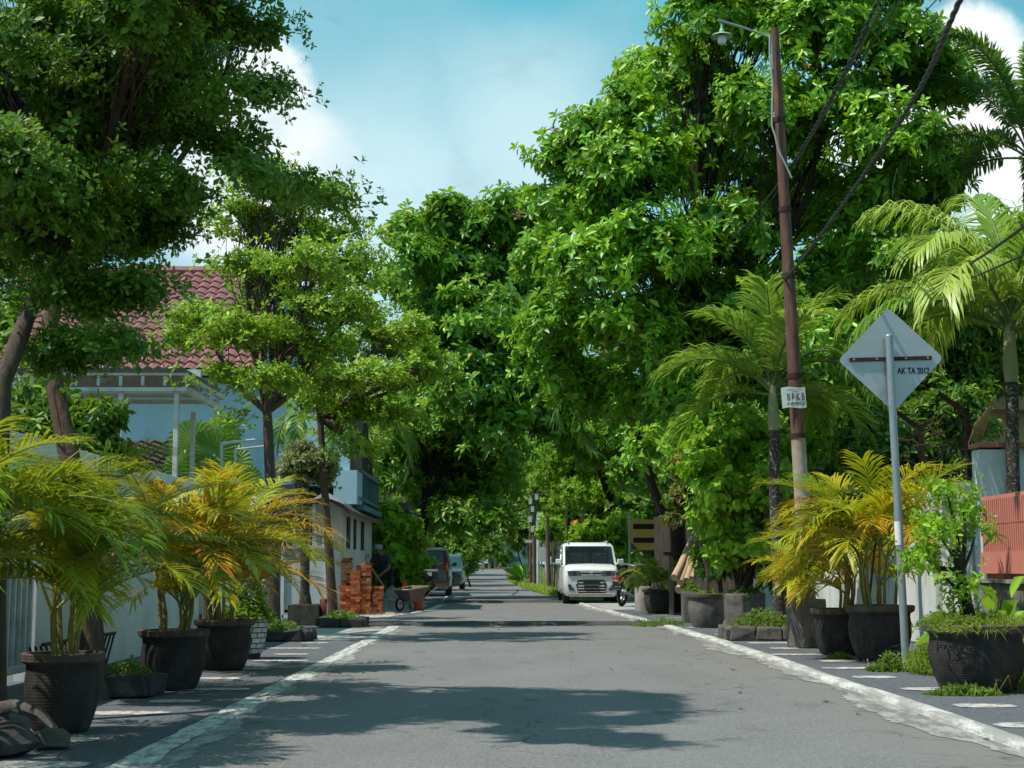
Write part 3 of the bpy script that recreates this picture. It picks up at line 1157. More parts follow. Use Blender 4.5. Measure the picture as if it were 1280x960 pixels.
# thin veil everywhere low down + a broad hazy bank, then crisp cumulus heads
veil = mth(nt, 'MULTIPLY', maprange(nt, n2, .3, .55), .6)
bank = union([cloud(500, 260, .16, .14, .75, 1.3), cloud(380, 300, .13, .1, .85), cloud(650, 200, .11, .1, .7), cloud(600, 330, .12, .1, .85), cloud(470, 270, .09, .07, .8)])
bank = mth(nt, 'MULTIPLY', bank, maprange(nt, n2, .25, .55, .72, 1))
cum = union([cloud(335, 100, .034, .012, .95), cloud(305, 150, .05, .02, .9), cloud(350, 190, .05, .03, .85), cloud(290, 250, .06, .03, .85), cloud(400, 240, .035, .03, .6),
             cloud(1215, 70, .042, .012, 1), cloud(1195, 150, .05, .015, 1), cloud(1260, 170, .05, .02, 1), cloud(1290, 250, .06, .03, .9), cloud(1120, 200, .07, .03, .9)])
grey = union([cloud(430, 225, .05, .045, .55, 1.6), cloud(340, 150, .03, .03, .35), cloud(480, 205, .035, .03, .4, 2)])
white = (9.38, 9.75, 9.75)
shade = (5.38, 7.00, 7.62)
cc = mixc(nt, mth(nt, 'ADD', grey, maprange(nt, n3, .55, .35, 0, .25), True), white, shade)
deep = union([cloud(660, -40, .10, .10, .8, 1.3), cloud(860, -20, .07, .07, .8), cloud(1255, 20, .04, .04, .6), cloud(500, -80, .08, .08, .6), cloud(480, 380, .04, .04, .4)])
col = mixc(nt, veil, col, (3.2, 7.0, 8.0))
col = mixc(nt, deep, col, (0.78, 4.62, 5.88))
col = mixc(nt, bank, col, (6.6, 8.6, 9.0))
col = mixc(nt, cum, col, cc)
# away from the picture: scattered cloud over the rest of the dome
nt.links.new(col, bg.inputs['Color'])
nt.links.new(bg.outputs[0], wo.inputs[0])

SC.render.engine = 'CYCLES'
SC.view_settings.view_transform = 'Standard'
SC.view_settings.look = 'None'
SC.view_settings.exposure = 0
SC.view_settings.gamma = 1
cy = SC.cycles
cy.use_denoising = True
try:
    cy.denoiser = 'OPENIMAGEDENOISE'
    cy.denoising_input_passes = 'RGB_ALBEDO_NORMAL'
    cy.denoising_prefilter = 'ACCURATE'
except Exception:
    pass
cy.max_bounces = 5
cy.diffuse_bounces = 3
cy.glossy_bounces = 2
cy.transmission_bounces = 4
cy.transparent_max_bounces = 4
cy.use_adaptive_sampling = True
cy.adaptive_threshold = .02
cy.caustics_reflective = False
cy.caustics_refractive = False
cy.sample_clamp_indirect = 6
# ================================================================== BIG TREES
# dark small-leaved street tree, upper left (its crown goes on above and left of the frame)
c1 = pxclumps([(60, 70, 90), (170, 20, 70), (255, 12, 36), (100, 165, 60), (215, 150, 34), (285, 130, 20), (35, 220, 90), (140, 240, 75),
               (215, 232, 36), (300, 225, 28), (345, 230, 17), (385, 230, 12), (420, 246, 8), (160, 362, 20), (205, 335, 14), (150, 425, 16), (70, 290, 56), (175, 285, 34), (120, 370, 34), (100, 60, 45, 9.3), (25, 40, 48, 9.2), (170, 25, 42, 9.3), (60, 110, 40, 9.2), (205, 85, 42), (160, 100, 40), (215, 60, 26), (180, 150, 40), (320, 130, 12), (335, 20, 14), (-5, 370, 34),
               (300, 185, 34), (330, 110, 16), (325, 28, 22), (80, 440, 30), (-60, 120, 60), (-60, 320, 60), (60, -90, 115), (210, -90, 95), (170, -120, 70, 8.6), (260, -90, 50, 8.4), (90, -60, 60, 8.6), (310, -50, 55), (150, -220, 120), (40, 150, 60, 10.2), (110, 220, 50, 10.2), (70, 270, 38, 9.6), (100, 330, 36, 10.3), (180, 215, 35, 10.6)],
              9.9, .9, .6, 1.25, 3)
t0 = P(-8, 905, 9.6)
t0.z = -.02
tree('street_tree', 'tall dark small-leaved street tree filling the upper left corner', 'tree', [t0, P(-6, 700, 9.7), P(2, 480, 9.9), P(38, 385, 10.2), P(75, 330, 10.6)], .075,
     c1[0::2], None, 'leaf_street', 'bark_grey', subs=66, per=36, sub_r=.27, k=6, L=.05, W=.026, shape='small', flat=.42, up=.6, limb_r=.034, droop=.05, twig=.03, low_cut=-.8, gap=.5, gf=7.5)
t1 = P(120, 868, 11.4)
t1.z = -.02
tree('street_tree', 'leaning brown-trunked street tree behind the nearest left potted palms', 'tree', [t1, P(108, 700, 11.5), P(90, 590, 11.6), P(68, 480, 11.8), P(62, 400, 12), P(85, 340, 12.2)], .09,
     c1[1::2], None, 'leaf_street', 'bark_brown', subs=66, per=36, sub_r=.27, k=6, L=.05, W=.026, shape='small', flat=.42, up=.6, limb_r=.034, droop=.05, twig=.03, low_cut=-.8, gap=.5, gf=7.5)

# umbrella-layered street trees on the left
c2 = pxclumps([(335, 232, 42), (385, 250, 36), (300, 275, 40), (350, 290, 40), (415, 292, 34), (440, 330, 26), (385, 330, 38), (300, 330, 30), (345, 365, 32), (255, 395, 34), (225, 425, 20), (300, 415, 40),
               (350, 420, 36), (400, 385, 42), (445, 385, 30), (395, 440, 36), (340, 475, 30), (270, 470, 24), (300, 525, 16), (415, 240, 22), (330, 215, 24), (455, 310, 16), (420, 350, 34), (470, 355, 16), (440, 275, 16)], 20.8, 1.0, .5, 1.3, 5)
b = P(343, 797, 20.9)
b.z = 0
tr2 = tree('umbrella_tree', 'layered small-leaved tree with a straight trunk beside the concrete driveway', 'tree', [b, P(341, 700, 20.9), P(338, 600, 20.9), P(334, 515, 20.9)], .098, c2, None, 'leaf_umbrella', 'bark_grey',
           subs=26, per=20, sub_r=.38, k=6, L=.075, W=.042, shape='small', flat=.42, up=.7, limb_r=.055, droop=.05, twig=.03, gap=.5, gf=8)
for k, (xa, xb) in enumerate(((328, 326), (338, 336), (346, 352), (352, 350), (357, 372), (343, 342), (361, 366))):
    m = MB()
    m.tube([P(335 + k * 3, 480 - k * 6, 20.9), P(xa, 450, 20.8 + .1 * k), P((xa + xb) / 2, 380, 20.8 + .1 * k), P(xb, 290, 20.8 + .1 * k)], [.022, .017, .014, .008], 6)
    m.build('shoot', 'bark_brown', tr2, smooth=True)
c3 = pxclumps([(440, 425, 34), (490, 430, 36), (530, 455, 22), (465, 470, 34), (415, 470, 28), (440, 515, 30), (505, 410, 26), (540, 470, 14), (395, 500, 20), (480, 520, 24), (450, 560, 18), (500, 470, 28), (425, 545, 16), (550, 465, 10), (460, 390, 22)], 25.6, 1.0, .5, 1.3, 6)
b = P(417, 778, 25.9)
b.z = 0
tree('umbrella_tree', 'slim leaning umbrella-crowned tree just left of the brick stack', 'tree', [b, P(412, 700, 25.9), P(405, 600, 25.8), P(400, 520, 25.8)], .085, c3, None, 'leaf_umbrella', 'bark_brown',
     subs=26, per=18, sub_r=.42, k=6, L=.085, W=.048, shape='small', flat=.42, up=.7, limb_r=.05, droop=.05, twig=.03, gap=.46, gf=7)

# big glossy tree on the right
c4 = pxclumps([(885, 25, 62), (955, 10, 70), (1020, 45, 66), (1075, 25, 58), (1135, 62, 56), (1170, 112, 46), (815, 105, 50), (775, 145, 42), (860, 105, 60), (745, 185, 46), (700, 190, 30), (722, 255, 56), (800, 215, 66), (880, 195, 66), (960, 145, 66),
               (1040, 145, 66), (1115, 175, 60), (1150, 235, 46), (1090, 265, 60), (1000, 255, 66), (905, 295, 66), (825, 315, 66), (745, 335, 60), (690, 330, 46), (1110, 325, 50), (1040, 355, 56), (950, 385, 66), (865, 405, 66),
               (785, 415, 62), (705, 410, 52), (845, 490, 52), (925, 470, 50), (765, 500, 48), (885, 560, 40), (830, 560, 30), (1020, 440, 50), (1080, 420, 50), (920, -80, 80), (1020, -70, 80), (860, -40, 50), (1110, -40, 60), (1180, 190, 30), (700, 470, 40), (1000, 520, 40)],
              29.5, 2.3, .85, 1.2, 8)
b = P(850, 762, 33)
b.z = 0
tree('broadleaf_tree', 'huge glossy-leaved tree rising behind the lamp post on the right', 'tree', [b, P(849, 700, 33), P(846, 640, 32.5), P(858, 560, 31.5), P(880, 470, 30.5)], .2, c4, None, 'leaf_glossy', 'bark_dark',
     subs=32, per=12, sub_r=.42, k=9, L=.2, W=.08, shape='long', flat=.7, up=.5, limb_r=.09, droop=.1, twig=.07, amin=32, amax=98, gap=.12, gf=4.5)
c5 = pxclumps([(640, 268, 36), (600, 285, 40), (560, 268, 22), (512, 290, 22), (525, 325, 28), (575, 335, 46), (640, 345, 56), (600, 405, 54), (545, 395, 40), (655, 430, 60), (592, 478, 50), (540, 455, 28), (665, 500, 50), (525, 425, 24),
               (500, 345, 18), (495, 290, 12), (690, 265, 30), (620, 530, 36), (700, 540, 30), (560, 300, 20), (740, 480, 40), (530, 372, 26), (780, 540, 40), (750, 560, 34), (800, 590, 30), (730, 540, 30), (820, 540, 36)], 45.6, 1.4, .85, 1.2, 9)
b = P(771, 730, 53)
b.z = 0
tree('mango_tree', 'mango tree leaning over the street behind the parked white car', 'tree', [b, P(770, 690, 53), P(768, 640, 53), P(745, 560, 50), P(715, 480, 46)], .22, c5, None, 'leaf_mango', 'bark_dark',
     subs=30, per=9, sub_r=.5, k=9, L=.3, W=.115, shape='long', flat=.7, up=.45, limb_r=.1, droop=.12, twig=.08, amin=34, amax=100, gap=.16, gf=4)
# pinkish flower spikes and a few bare twigs at the tips of the big tree
bt = bpy.data.objects['broadleaf_tree']
fp = np.array([P(px, py, 27.6) for px, py in [(1120, 185), (1098, 172), (692, 160), (1002, 85), (1010, 82), (905, 150), (1085, 190), (648, 268), (770, 130)]])
for q in fp:
    a_ = rosettes(q[None], np.array([[0, -.6, 1.]]), 14, .16, .045, np.full(1, .5), amin=5, amax=75, droop=0)
    link('flower_spray', tri_mesh('flower_spray', *leaf_geo(*a_)), 'flower_spray', bt)
# left dark tree over the parked cars
c6 = pxclumps([(520, 555, 34), (560, 530, 36), (600, 560, 40), (500, 600, 26), (545, 600, 38), (590, 620, 34), (620, 600, 26), (570, 650, 24), (530, 640, 26), (610, 650, 18), (480, 570, 24), (520, 500, 34), (640, 560, 28), (490, 520, 24), (560, 490, 30)], 50, 2, .8, 1.2, 10)
b = P(517, 748, 48.5)
b.z = 0
tree('broadleaf_tree', 'dark shade tree with a thick trunk beside the black parked car', 'tree', [b, P(518, 700, 48.5), P(528, 650, 48.8), P(540, 590, 49.5)], .26, c6, None, 'leaf_mango', 'bark_dark',
     subs=26, per=8, sub_r=.55, k=8, L=.28, W=.09, shape='long', flat=.7, up=.4, limb_r=.11, droop=.2, twig=.08)
# fine bright tree hanging over the road
c7 = pxclumps([(712, 570, 30), (740, 590, 26), (690, 600, 24), (720, 620, 26), (755, 620, 18), (700, 560, 22), (735, 550, 26), (680, 575, 18), (760, 580, 18), (695, 635, 14)], 54, 1.2, .9, 1.2, 12)
b = P(711, 726, 56)
b.z = 0
tree('broadleaf_tree', 'fine-leaved bright green tree hanging over the road above the white car', 'tree', [b, P(711, 690, 56), P(711, 650, 55.5), P(714, 610, 55)], .1, c7, None, 'leaf_bright', 'bark_brown',
     subs=30, per=10, sub_r=.4, k=7, L=.13, W=.06, shape='small', flat=.8, up=.1, limb_r=.05, droop=.5, twig=.05)

# distant trees closing the street: four shapes, then copies
far_specs = [(-9.5, 66, 11, 3.2), (-6.0, 84, 13, 3.6), (-1.0, 152, 12, 4.0), (4.8, 78, 12, 3.4)]
far_protos = []
far_labels = ['distant tree behind the second parked car on the left', 'distant tree left of the bend, over the white sign board', 'far tree standing behind the blue gate at the street end', 'distant tree just behind the leaning white pole']
for i, (x, y, h, r) in enumerate(far_specs):
    rr = random.Random(40 + i)
    cl = []
    for k in range(13):
        a = rr.uniform(0, 6.28)
        q = rr.uniform(.2, .85) * r
        z = h * rr.uniform(.3, .88)
        s_ = r * rr.uniform(.32, .55)
        cl.append(((x + q * math.cos(a), y + q * math.sin(a), gz(y) + z), (s_, s_, s_ * .8)))
    far_protos.append(tree('distant_tree', far_labels[i], 'tree', [(x, y, gz(y) - .1), (x + .1, y, gz(y) + h * .25), (x, y, gz(y) + h * .5)], .2, cl, None, 'leaf_far', 'bark_dark', subs=26, per=9, sub_r=.7, k=7, L=.36, W=.15, shape='long',
                           group='trees closing off the far street', flat=.7, up=.35, limb_r=.08, twigs=False, max_limbs=6))
for i, (k, x, y, rz, s_, lab) in enumerate([(0, 9, 58, 1.0, 1.05, 'far tree behind the yellow slotted panel'), (1, 10, 44, 2.0, 1.0, 'tall dark tree behind the right palm and sign plate'), (2, 7.4, 96, .6, 1.1, 'far tree right of the bend beyond the poles'),
                                          (3, -11, 96, 2.2, 1.2, 'far tree left of the road beyond the low roadside wall'), (1, 2.4, 158, 4.0, 1.25, 'most distant tree directly above the end of the road'), (0, -7, 156, 1.3, 1.2, 'far tree left of the blue gate at the street end'), (3, 8.5, 150, 2.6, 1.2, 'far tree right of the blue gate at the street end'), (2, -14, 150, .3, 1.2, 'far tree deep behind the black parked car'), (1, -4.6, 104, 2.2, .8, 'far tree with low boughs just left of the road'), (2, 4.4, 106, 1.9, .8, 'far tree with low boughs just right of the road'), (3, 0.2, 170, 1.1, 1.3, 'tree behind the blue gate house'), (0, -3.6, 172, 2.5, 1.3, 'tree behind the house wall left of the blue gate'), (1, 4.6, 174, 2.9, 1.3, 'tree behind the house wall right of the blue gate'), (2, -7.5, 118, 2.9, 1.0, 'far tree on the left where the street vanishes'),
                                          (0, 5.6, 122, 5.0, .95, 'far tree on the right where the street vanishes'), (3, 13.5, 37, .7, .9, 'dark tree behind the tan-roofed house on the right'), (0, -16, 52, 3.3, 1.0, 'dark tree behind the red tiled roof on the left'),
                                          (2, -5.5, 60, 1.2, .62, 'small shade tree behind the brown canopy roof'), (1, 7.3, 38, 5.2, .75, 'dark tree between the bougainvillea bush and the sign plate')]):
    dup(far_protos[k], (x, y, gz(y) - .1), rz, lab, None, s_)
# ================================================================== POTS & PLANTS
def pot(root, rr, h, matn='pot_black', rim='pot_rim', style='bowl', wob=.012):
    """pot > rim, soil under root (local coordinates)"""
    m = MB()
    if style == 'bowl':
        prof = [(rr * .60, 0), (rr * .66, h * .03), (rr * .70, h * .08), (rr * .80, h * .25), (rr * .88, h * .45), (rr * .90, h * .62), (rr * .86, h * .80), (rr * .88, h * .88)]
        m.lathe(prof, 32, wob=wob)
        m.build('pot', matn, root, False, True)
        m = MB()
        m.lathe([(rr * .9, h * .865), (rr * .98, h * .9), (rr * 1.0, h * .985), (rr * .97, h), (rr * .86, h), (rr * .84, h * .93)], 32, cap=False, wob=wob)
        m.build('rim', rim, root, False, True)
    elif style == 'drum':
        m.lathe([(rr * .97, 0), (rr, h * .05), (rr * .98, h * .5), (rr, h * .93), (rr * .97, h), (rr * .82, h), (rr * .8, h * .9)], 28, wob=wob)
        m.build('pot', matn, root, False, True)
    elif style == 'hex':
        m.lathe([(rr * .92, 0), (rr * 1.0, h * .96), (rr * .98, h), (rr * .85, h), (rr * .83, h * .9)], 7, wob=0)
        m.build('pot', matn, root, False, False, .012)
    m = MB()
    m.lathe([(rr * .87, h * .89), (rr * .5, h * .93), (.01, h * .95)], 20, cap=False, wob=.02)
    m.build('soil', 'soil', root, False, True)


def potted_palm(label, loc, rr, h, nf, Lr, tints, seed, canes=6, fl=.3, wid=.022, elr=(35, 82), spreadr=.5, group='potted yellow palms along the street', caneh=(.15, .6), potkw={}, azr=None, extra=()):
    random.seed(seed)
    root = thing('potted_palm', label, 'potted palm', Vector(loc) + Vector((0, rr * .6, .022 if loc[0] > 0 else -.003)), random.uniform(0, 6), group)
    pot(root, rr, h, **potkw)
    tops = []
    for i in range(canes):
        a = random.uniform(0, 6.28)
        r = rr * spreadr * random.uniform(.2, 1)
        hh = random.uniform(*caneh)
        p0 = Vector((r * math.cos(a), r * math.sin(a), h * .93))
        p1 = p0 + Vector((math.cos(a) * .12 * hh, math.sin(a) * .12 * hh, hh))
        m = MB()
        m.tube([p0, p0.lerp(p1, .5) + Vector((.01, .01, 0)), p1], [.018, .016, .012], 7)
        m.build('stem', 'cane', root, False, True)
        tops.append((p1, a))
    rz = root.rotation_euler.z
    for i in range(nf):
        p, a0 = tops[i % canes]
        az = (a0 + random.gauss(0, .9)) if azr is None or random.random() < .35 else random.uniform(*azr) - rz
        el = R_(random.uniform(*elr))
        L = random.uniform(*Lr)
        t = random.uniform(*tints)
        if el > R_(70): t = max(0, t - .12)
        add_frond_local(root, 'frond_areca', 'rachis', p, az, el, L, R_(random.uniform(60, 115)), fl * random.uniform(.85, 1.1), 42, wid * .74, t, rr=.009, droop=.28, vee=random.uniform(.2, .6), start=.22, tipang=32)
    return root


def add_frond_local(root, *a, **k):
    o = add_frond(None, *a, **k)
    o.parent = root
    return o


def weeds_on(root, name, mat, x, y, z, rx, ry, h, n, k=5, L=.06, W=.03, shape='small', tint=.5):
    """small weeds (local coordinates) as a part of a planter"""
    pts = mound(x, y, z, rx, ry, h, n)
    ax = rng.normal(0, .5, (n, 3))
    ax[:, 2] = 1
    a = rosettes(pts, ax, k, L, W, np.clip(rng.uniform(.2, .8, n) + tint - .5, 0, 1), droop=.05, twig=.02)
    v, t, tn = leaf_geo(*a, shape=shape)
    o = link(name, tri_mesh(name, v, t, tn), mat)
    o.parent = root
    return o


def blades_on(root, name, mat, x, y, z, rx, ry, n, h, w=.006, sp=.5, tint=.5):
    pts = mound(x, y, z, rx, ry, 0, n)
    v, t, tn = leaf_geo_pack(grass_geo(pts, h, w, sp, tint))
    o = link(name, tri_mesh(name, v, t, tn), mat)
    o.parent = root
    return o


def leaf_geo_pack(a):
    return a


def G(px, py):
    """ground point seen at a pixel"""
    v = CR @ Vector(((px - 640) / F, (480 - py) / F, -1))
    k = -.95 / v.z
    return Vector((v.x * k, v.y * k, 0))


# left row -----------------------------------------------------------
potted_palm('nearest black pot with a green palm at the left edge of the sidewalk', G(67, 917), .245, .46, 36, (.7, 1.05), (.12, .62), 21, 7, .27, .02, (38, 86), azr=(-1.9, .9))
potted_palm('green palm pot half outside the frame, nearest the bottom left corner', G(-95, 955) + Vector((-.15, 0, 0)), .25, .46, 30, (.9, 1.25), (.05, .4), 22, 6, .3, .022, (30, 75), azr=(-1, 1.4))
potted_palm('black pot with a golden palm, second along the left sidewalk', G(210, 863), .285, .47, 44, (.75, 1.2), (.45, 1.0), 23, 8, .3, .022, (36, 86), azr=(-2.0, .9))
potted_palm('black pot with an orange-tipped palm just left of the white brick-painted pot', G(275, 838), .29, .47, 42, (.85, 1.3), (.5, 1.0), 24, 8, .31, .022, (36, 86), azr=(-1.9, .8))
r = thing('potted_shrub', 'white pot painted as brickwork holding a small shrub', 'potted plant', G(310, 823))
m = MB()
m.lathe([(.13, 0), (.135, .06), (.15, .065)], 26, cap=True)
m.build('base', 'plastic_black', r, False, True)
m = MB()
m.lathe([(.15, .06), (.185, .2), (.2, .36), (.2, .42)], 28, cap=True)
m.build('pot', 'pot_brickwork', r, False, True)
m = MB()
m.lathe([(.2, .405), (.215, .41), (.215, .445), (.19, .445), (.18, .41)], 28, cap=False)
m.build('rim', 'concrete', r, False, True)
m = MB()
m.lathe([(.19, .42), (.01, .43)], 18, cap=False)
m.build('soil', 'soil', r, False)
weeds_on(r, 'foliage', 'leaf_dark', 0, 0, .42, .26, .26, .55, 240, 5, .07, .035, 'small', .6)


def planter(label, loc, sx, sy, h, stones, weed=True, n=160, mat='rock', grass=0, rz=0.0, tint=.5, wh=.16, extra=None):
    """low bed of stones around a trunk: stone, soil, weed"""
    r = thing('stone_planter', label, 'planter', loc, rz)
    k = stones
    per = [(-sx / 2, -sy / 2), (sx / 2, -sy / 2), (sx / 2, sy / 2), (-sx / 2, sy / 2)]
    for e in range(4):
        a, b = Vector(per[e]), Vector(per[(e + 1) % 4])
        nst = max(1, int((b - a).length / .26)) if k else 1
        for i in range(nst):
            c = a.lerp(b, (i + .5) / nst)
            m = MB()
            ln = (b - a).length / nst * .97
            n_ = 5
            hb = len(m.v)
            m.obox((c.x, c.y, h / 2), (ln if e % 2 == 0 else .12, .12 if e % 2 == 0 else ln, h * random.uniform(.9, 1.08)), (random.uniform(-.04, .04), random.uniform(-.04, .04), random.uniform(-.1, .1)))
            m.v = [(x_ + random.uniform(-.03, .03), y_ + random.uniform(-.03, .03), z_ + (random.uniform(-.03, .03) if z_ > .05 else 0)) for x_, y_, z_ in m.v]
            m.build('stone', mat, r, False, False, .022, 3)
    m = MB()
    m.box(-sx / 2 + .05, sx / 2 - .05, -sy / 2 + .05, sy / 2 - .05, 0.01, h * .75)
    m.build('soil', 'soil', r, False)
    if weed:
        weeds_on(r, 'weed', 'leaf_weed', 0, 0, h * .75, sx * .48, sy * .48, wh, n, 5, .055, .03, 'small', tint)
    if grass:
        blades_on(r, 'grass', 'leaf_grass', 0, 0, h * .75, sx * .48, sy * .48, grass, .15, .008, .5, .5)
    return r


def rock_mesh(m, c, s, seed):
    rr = random.Random(seed)
    import bmesh
    bm = bmesh.new()
    bmesh.ops.create_icosphere(bm, subdivisions=2, radius=1)
    for v_ in bm.verts:
        d = v_.co.normalized()
        k = 1 + .16 * math.sin(d.x * 3 + seed) + .14 * math.sin(d.y * 4 + seed * 2) + .12 * math.sin(d.z * 5 + seed) + rr.uniform(-.05, .05)
        v_.co = Vector((d.x * s[0] * k, d.y * s[1] * k, d.z * s[2] * k)) + Vector(c)
    m.add([v_.co[:] for v_ in bm.verts], [[v_.index for v_ in f.verts] for f in bm.faces])
    bm.free()


# stones at the bottom left: each rock could be lifted
for i, (px, py, s, lab, mt) in enumerate([(15, 945, (.13, .13, .09), 'dark squared rock in the bottom left corner', 'rock_dark'), (66, 936, (.085, .08, .06), 'pale rounded rock at the foot of the nearest left pot', 'rock'),
                                          (-30, 930, (.15, .14, .1), 'dark rock cut by the left edge of the frame', 'rock_dark')]):
    m = MB()
    g = G(px, py)
    rock_mesh(m, (0, 0, s[2] * .75), s, i + 3)
    o = m.build('rock', mt, None, smooth=True)
    o.location = g
    tag(o, lab, 'rock')
m = MB()
g = G(38, 925)
m.tube([Vector((-.2, .0, .17)), Vector((-.08, -.05, .195)), Vector((.08, -.08, .14)), Vector((.17, -.12, .06))], [.038, .038, .034, .028], 8, wob=.1)
o = m.build('stone_slab', 'rock', None, smooth=True)
o.location = g
tag(o, 'long bent stone slab lying across the corner rocks at left', 'rock')

planter('low stone bed with weeds at the foot of the leaning trunk', G(148, 872) + Vector((0, .2, 0)), .42, .5, .17, 1, True, 70, 'rock_dark', tint=.4)
planter('stone-edged bed of weeds around the straight trunk by the driveway', G(343, 801) + Vector((0, .25, 0)), .82, .8, .15, 1, True, 170, 'rock_dark')
planter('small stone-edged bed of pale weeds around the slim leaning trunk', G(434, 784) + Vector((-.1, .3, 0)), .68, .7, .15, 1, True, 150, 'rock_dark', 60, tint=.65)
m = MB()
p = G(404, 781)
m.lathe([(.06, 0), (.06, .42), (.05, .44), (.01, .445)], 14)
o = m.build('bollard', 'pipe_maroon', None, smooth=True)
o.location = p
tag(o, 'short maroon pipe bollard between the palm box and the slim trunk', 'bollard')

# pale shrub tree and hanging palm by the white gate
g = G(381, 781)
r = thing('planter_box', 'square dark concrete box around the mottled trunk by the white gate', 'planter', g)
m = MB()
m.box(-.26, .26, -.26, .26, 0, .34)
m.box(-.22, .22, -.22, .22, .34, .35)
m.build('box', 'pot_mossy', r, False, False, .015)
pc = pxclumps([(370, 578, 16), (395, 575, 18), (358, 588, 10), (412, 585, 10), (385, 595, 12), (376, 560, 10), (405, 600, 8)], 26.1, .2, .8, 1, 15)
tree('variegated_tree', 'small pale-leaved tree on a mottled trunk growing from the dark concrete box', 'tree', [g + Vector((0, 0, .34)), P(381, 690, 26.2), P(381, 640, 26.2), P(383, 600, 26.2)], .085, pc, None, 'leaf_pale', 'bark_palm', subs=22, per=12, sub_r=.14, k=6, L=.07, W=.035, shape='small', up=.4, limb_r=.025)


def palm(label, base, top, r0, nf, L, bend, lf, n, wid, seed, mat='frond_green', elr=(15, 80), shaft=.5, plume=False, tint=(.3, .7), droop=.55, barkm='bark_palm', vee=.35, azs=None, group=None, name='palm_tree', cs=True, avoid=None):
    random.seed(seed)
    root = thing(name, label, 'palm tree', base, 0, group)
    b, t = Vector(base), Vector(top)
    pts = [b.lerp(t, i / 8) + Vector((math.sin(i * .9) * .012, 0, 0)) for i in range(9)]
    m = MB()
    m.tube(pts, [r0 * (1.35 if i == 0 else 1 - .2 * i / 8) for i in range(9)], 14, wob=.03)
    m.build('trunk', barkm, root, smooth=True)
    tt = t + Vector((0, 0, shaft))
    if cs:
        m = MB()
        m.tube([t, t.lerp(tt, .2), t.lerp(tt, .6), tt], [r0 * .82, r0 * .98, r0 * .8, r0 * .45], 12)
        m.build('crownshaft', 'crownshaft', root, smooth=True)
    for i in range(nf):
        f = (i + .5) / nf
        az = (i * 2.399 + random.gauss(0, .15)) if azs is None else R_(azs[i][0])
        el = R_(elr[0] + (elr[1] - elr[0]) * f ** .8 + random.gauss(0, 5)) if azs is None else R_(azs[i][1])
        LL = L * random.uniform(.88, 1.1)
        if avoid and el < R_(62) and avoid[0] < math.degrees(az) % 360 < avoid[1]: az += math.pi * .8
        add_frond(root, mat, 'rachis_green', tt + Vector((0, 0, -shaft * .25 * (1 - f))), az, el, LL, R_(bend) * random.uniform(.85, 1.15) * (1.1 - .35 * f), lf * random.uniform(.9, 1.1), n, wid, random.uniform(*tint), rr=.022,
                  droop=droop, vee=vee, start=.16, plume=plume, tipang=30)
    return root


# right palms
g = G(974, 800)
palm('slender palm with a speckled dark trunk just left of the lamp post', (g.x, g.y, 0), P(967, 538, g.y), .085, 16, 1.45, 92, .58, 66, .034, 31, avoid=(225, 352), elr=(8, 90), shaft=.62, tint=(.5, 1.0), droop=.4, vee=.45)
palm('tall feathery palm at the right edge of the picture, behind the red fence', (P(1272, 760, 16.9).x, 16.9, 0), P(1264, 478, 16.9), .085, 20, 2.05, 115, .62, 90, .03, 33, elr=(8, 88), shaft=.75, tint=(.5, 1.0), droop=.85, vee=.3)
tp = P(1286, 240, 27)
palm('dark foxtail palm reaching above the glossy tree at the upper right', (tp.x, tp.y, 0), tp, .14, 15, 3.1, 125, .42, 70, .04, 35, mat='frond_foxtail', elr=(-5, 84), shaft=.8, cs=False, barkm='bark_dark', plume=True, tint=(.15, .6), droop=.35)
tp = P(782, 500, 37)
palm('dark palm with hanging fronds beneath the glossy tree over the motorcycle', (tp.x + 1.55, tp.y, 0), tp, .12, 15, 2.4, 130, .6, 50, .05, 36, barkm='bark_dark', cs=False, elr=(-15, 70), shaft=.6, tint=(0, .35), droop=.7)
tp = P(376, 545, 29)
palm('pale-trunked palm with hanging fronds in front of the blue house', (tp.x, tp.y, 0), tp, .1, 10, 1.1, 130, .4, 26, .04, 37, elr=(-15, 80), shaft=.5, tint=(.2, .6), droop=.7)
tp = P(462, 560, 43)
palm('drooping palm beside the balcony of the blue house', (tp.x, tp.y, 0), tp, .12, 12, 2.0, 130, .6, 30, .05, 38, elr=(-10, 75), shaft=.6, tint=(.25, .7), droop=.7)

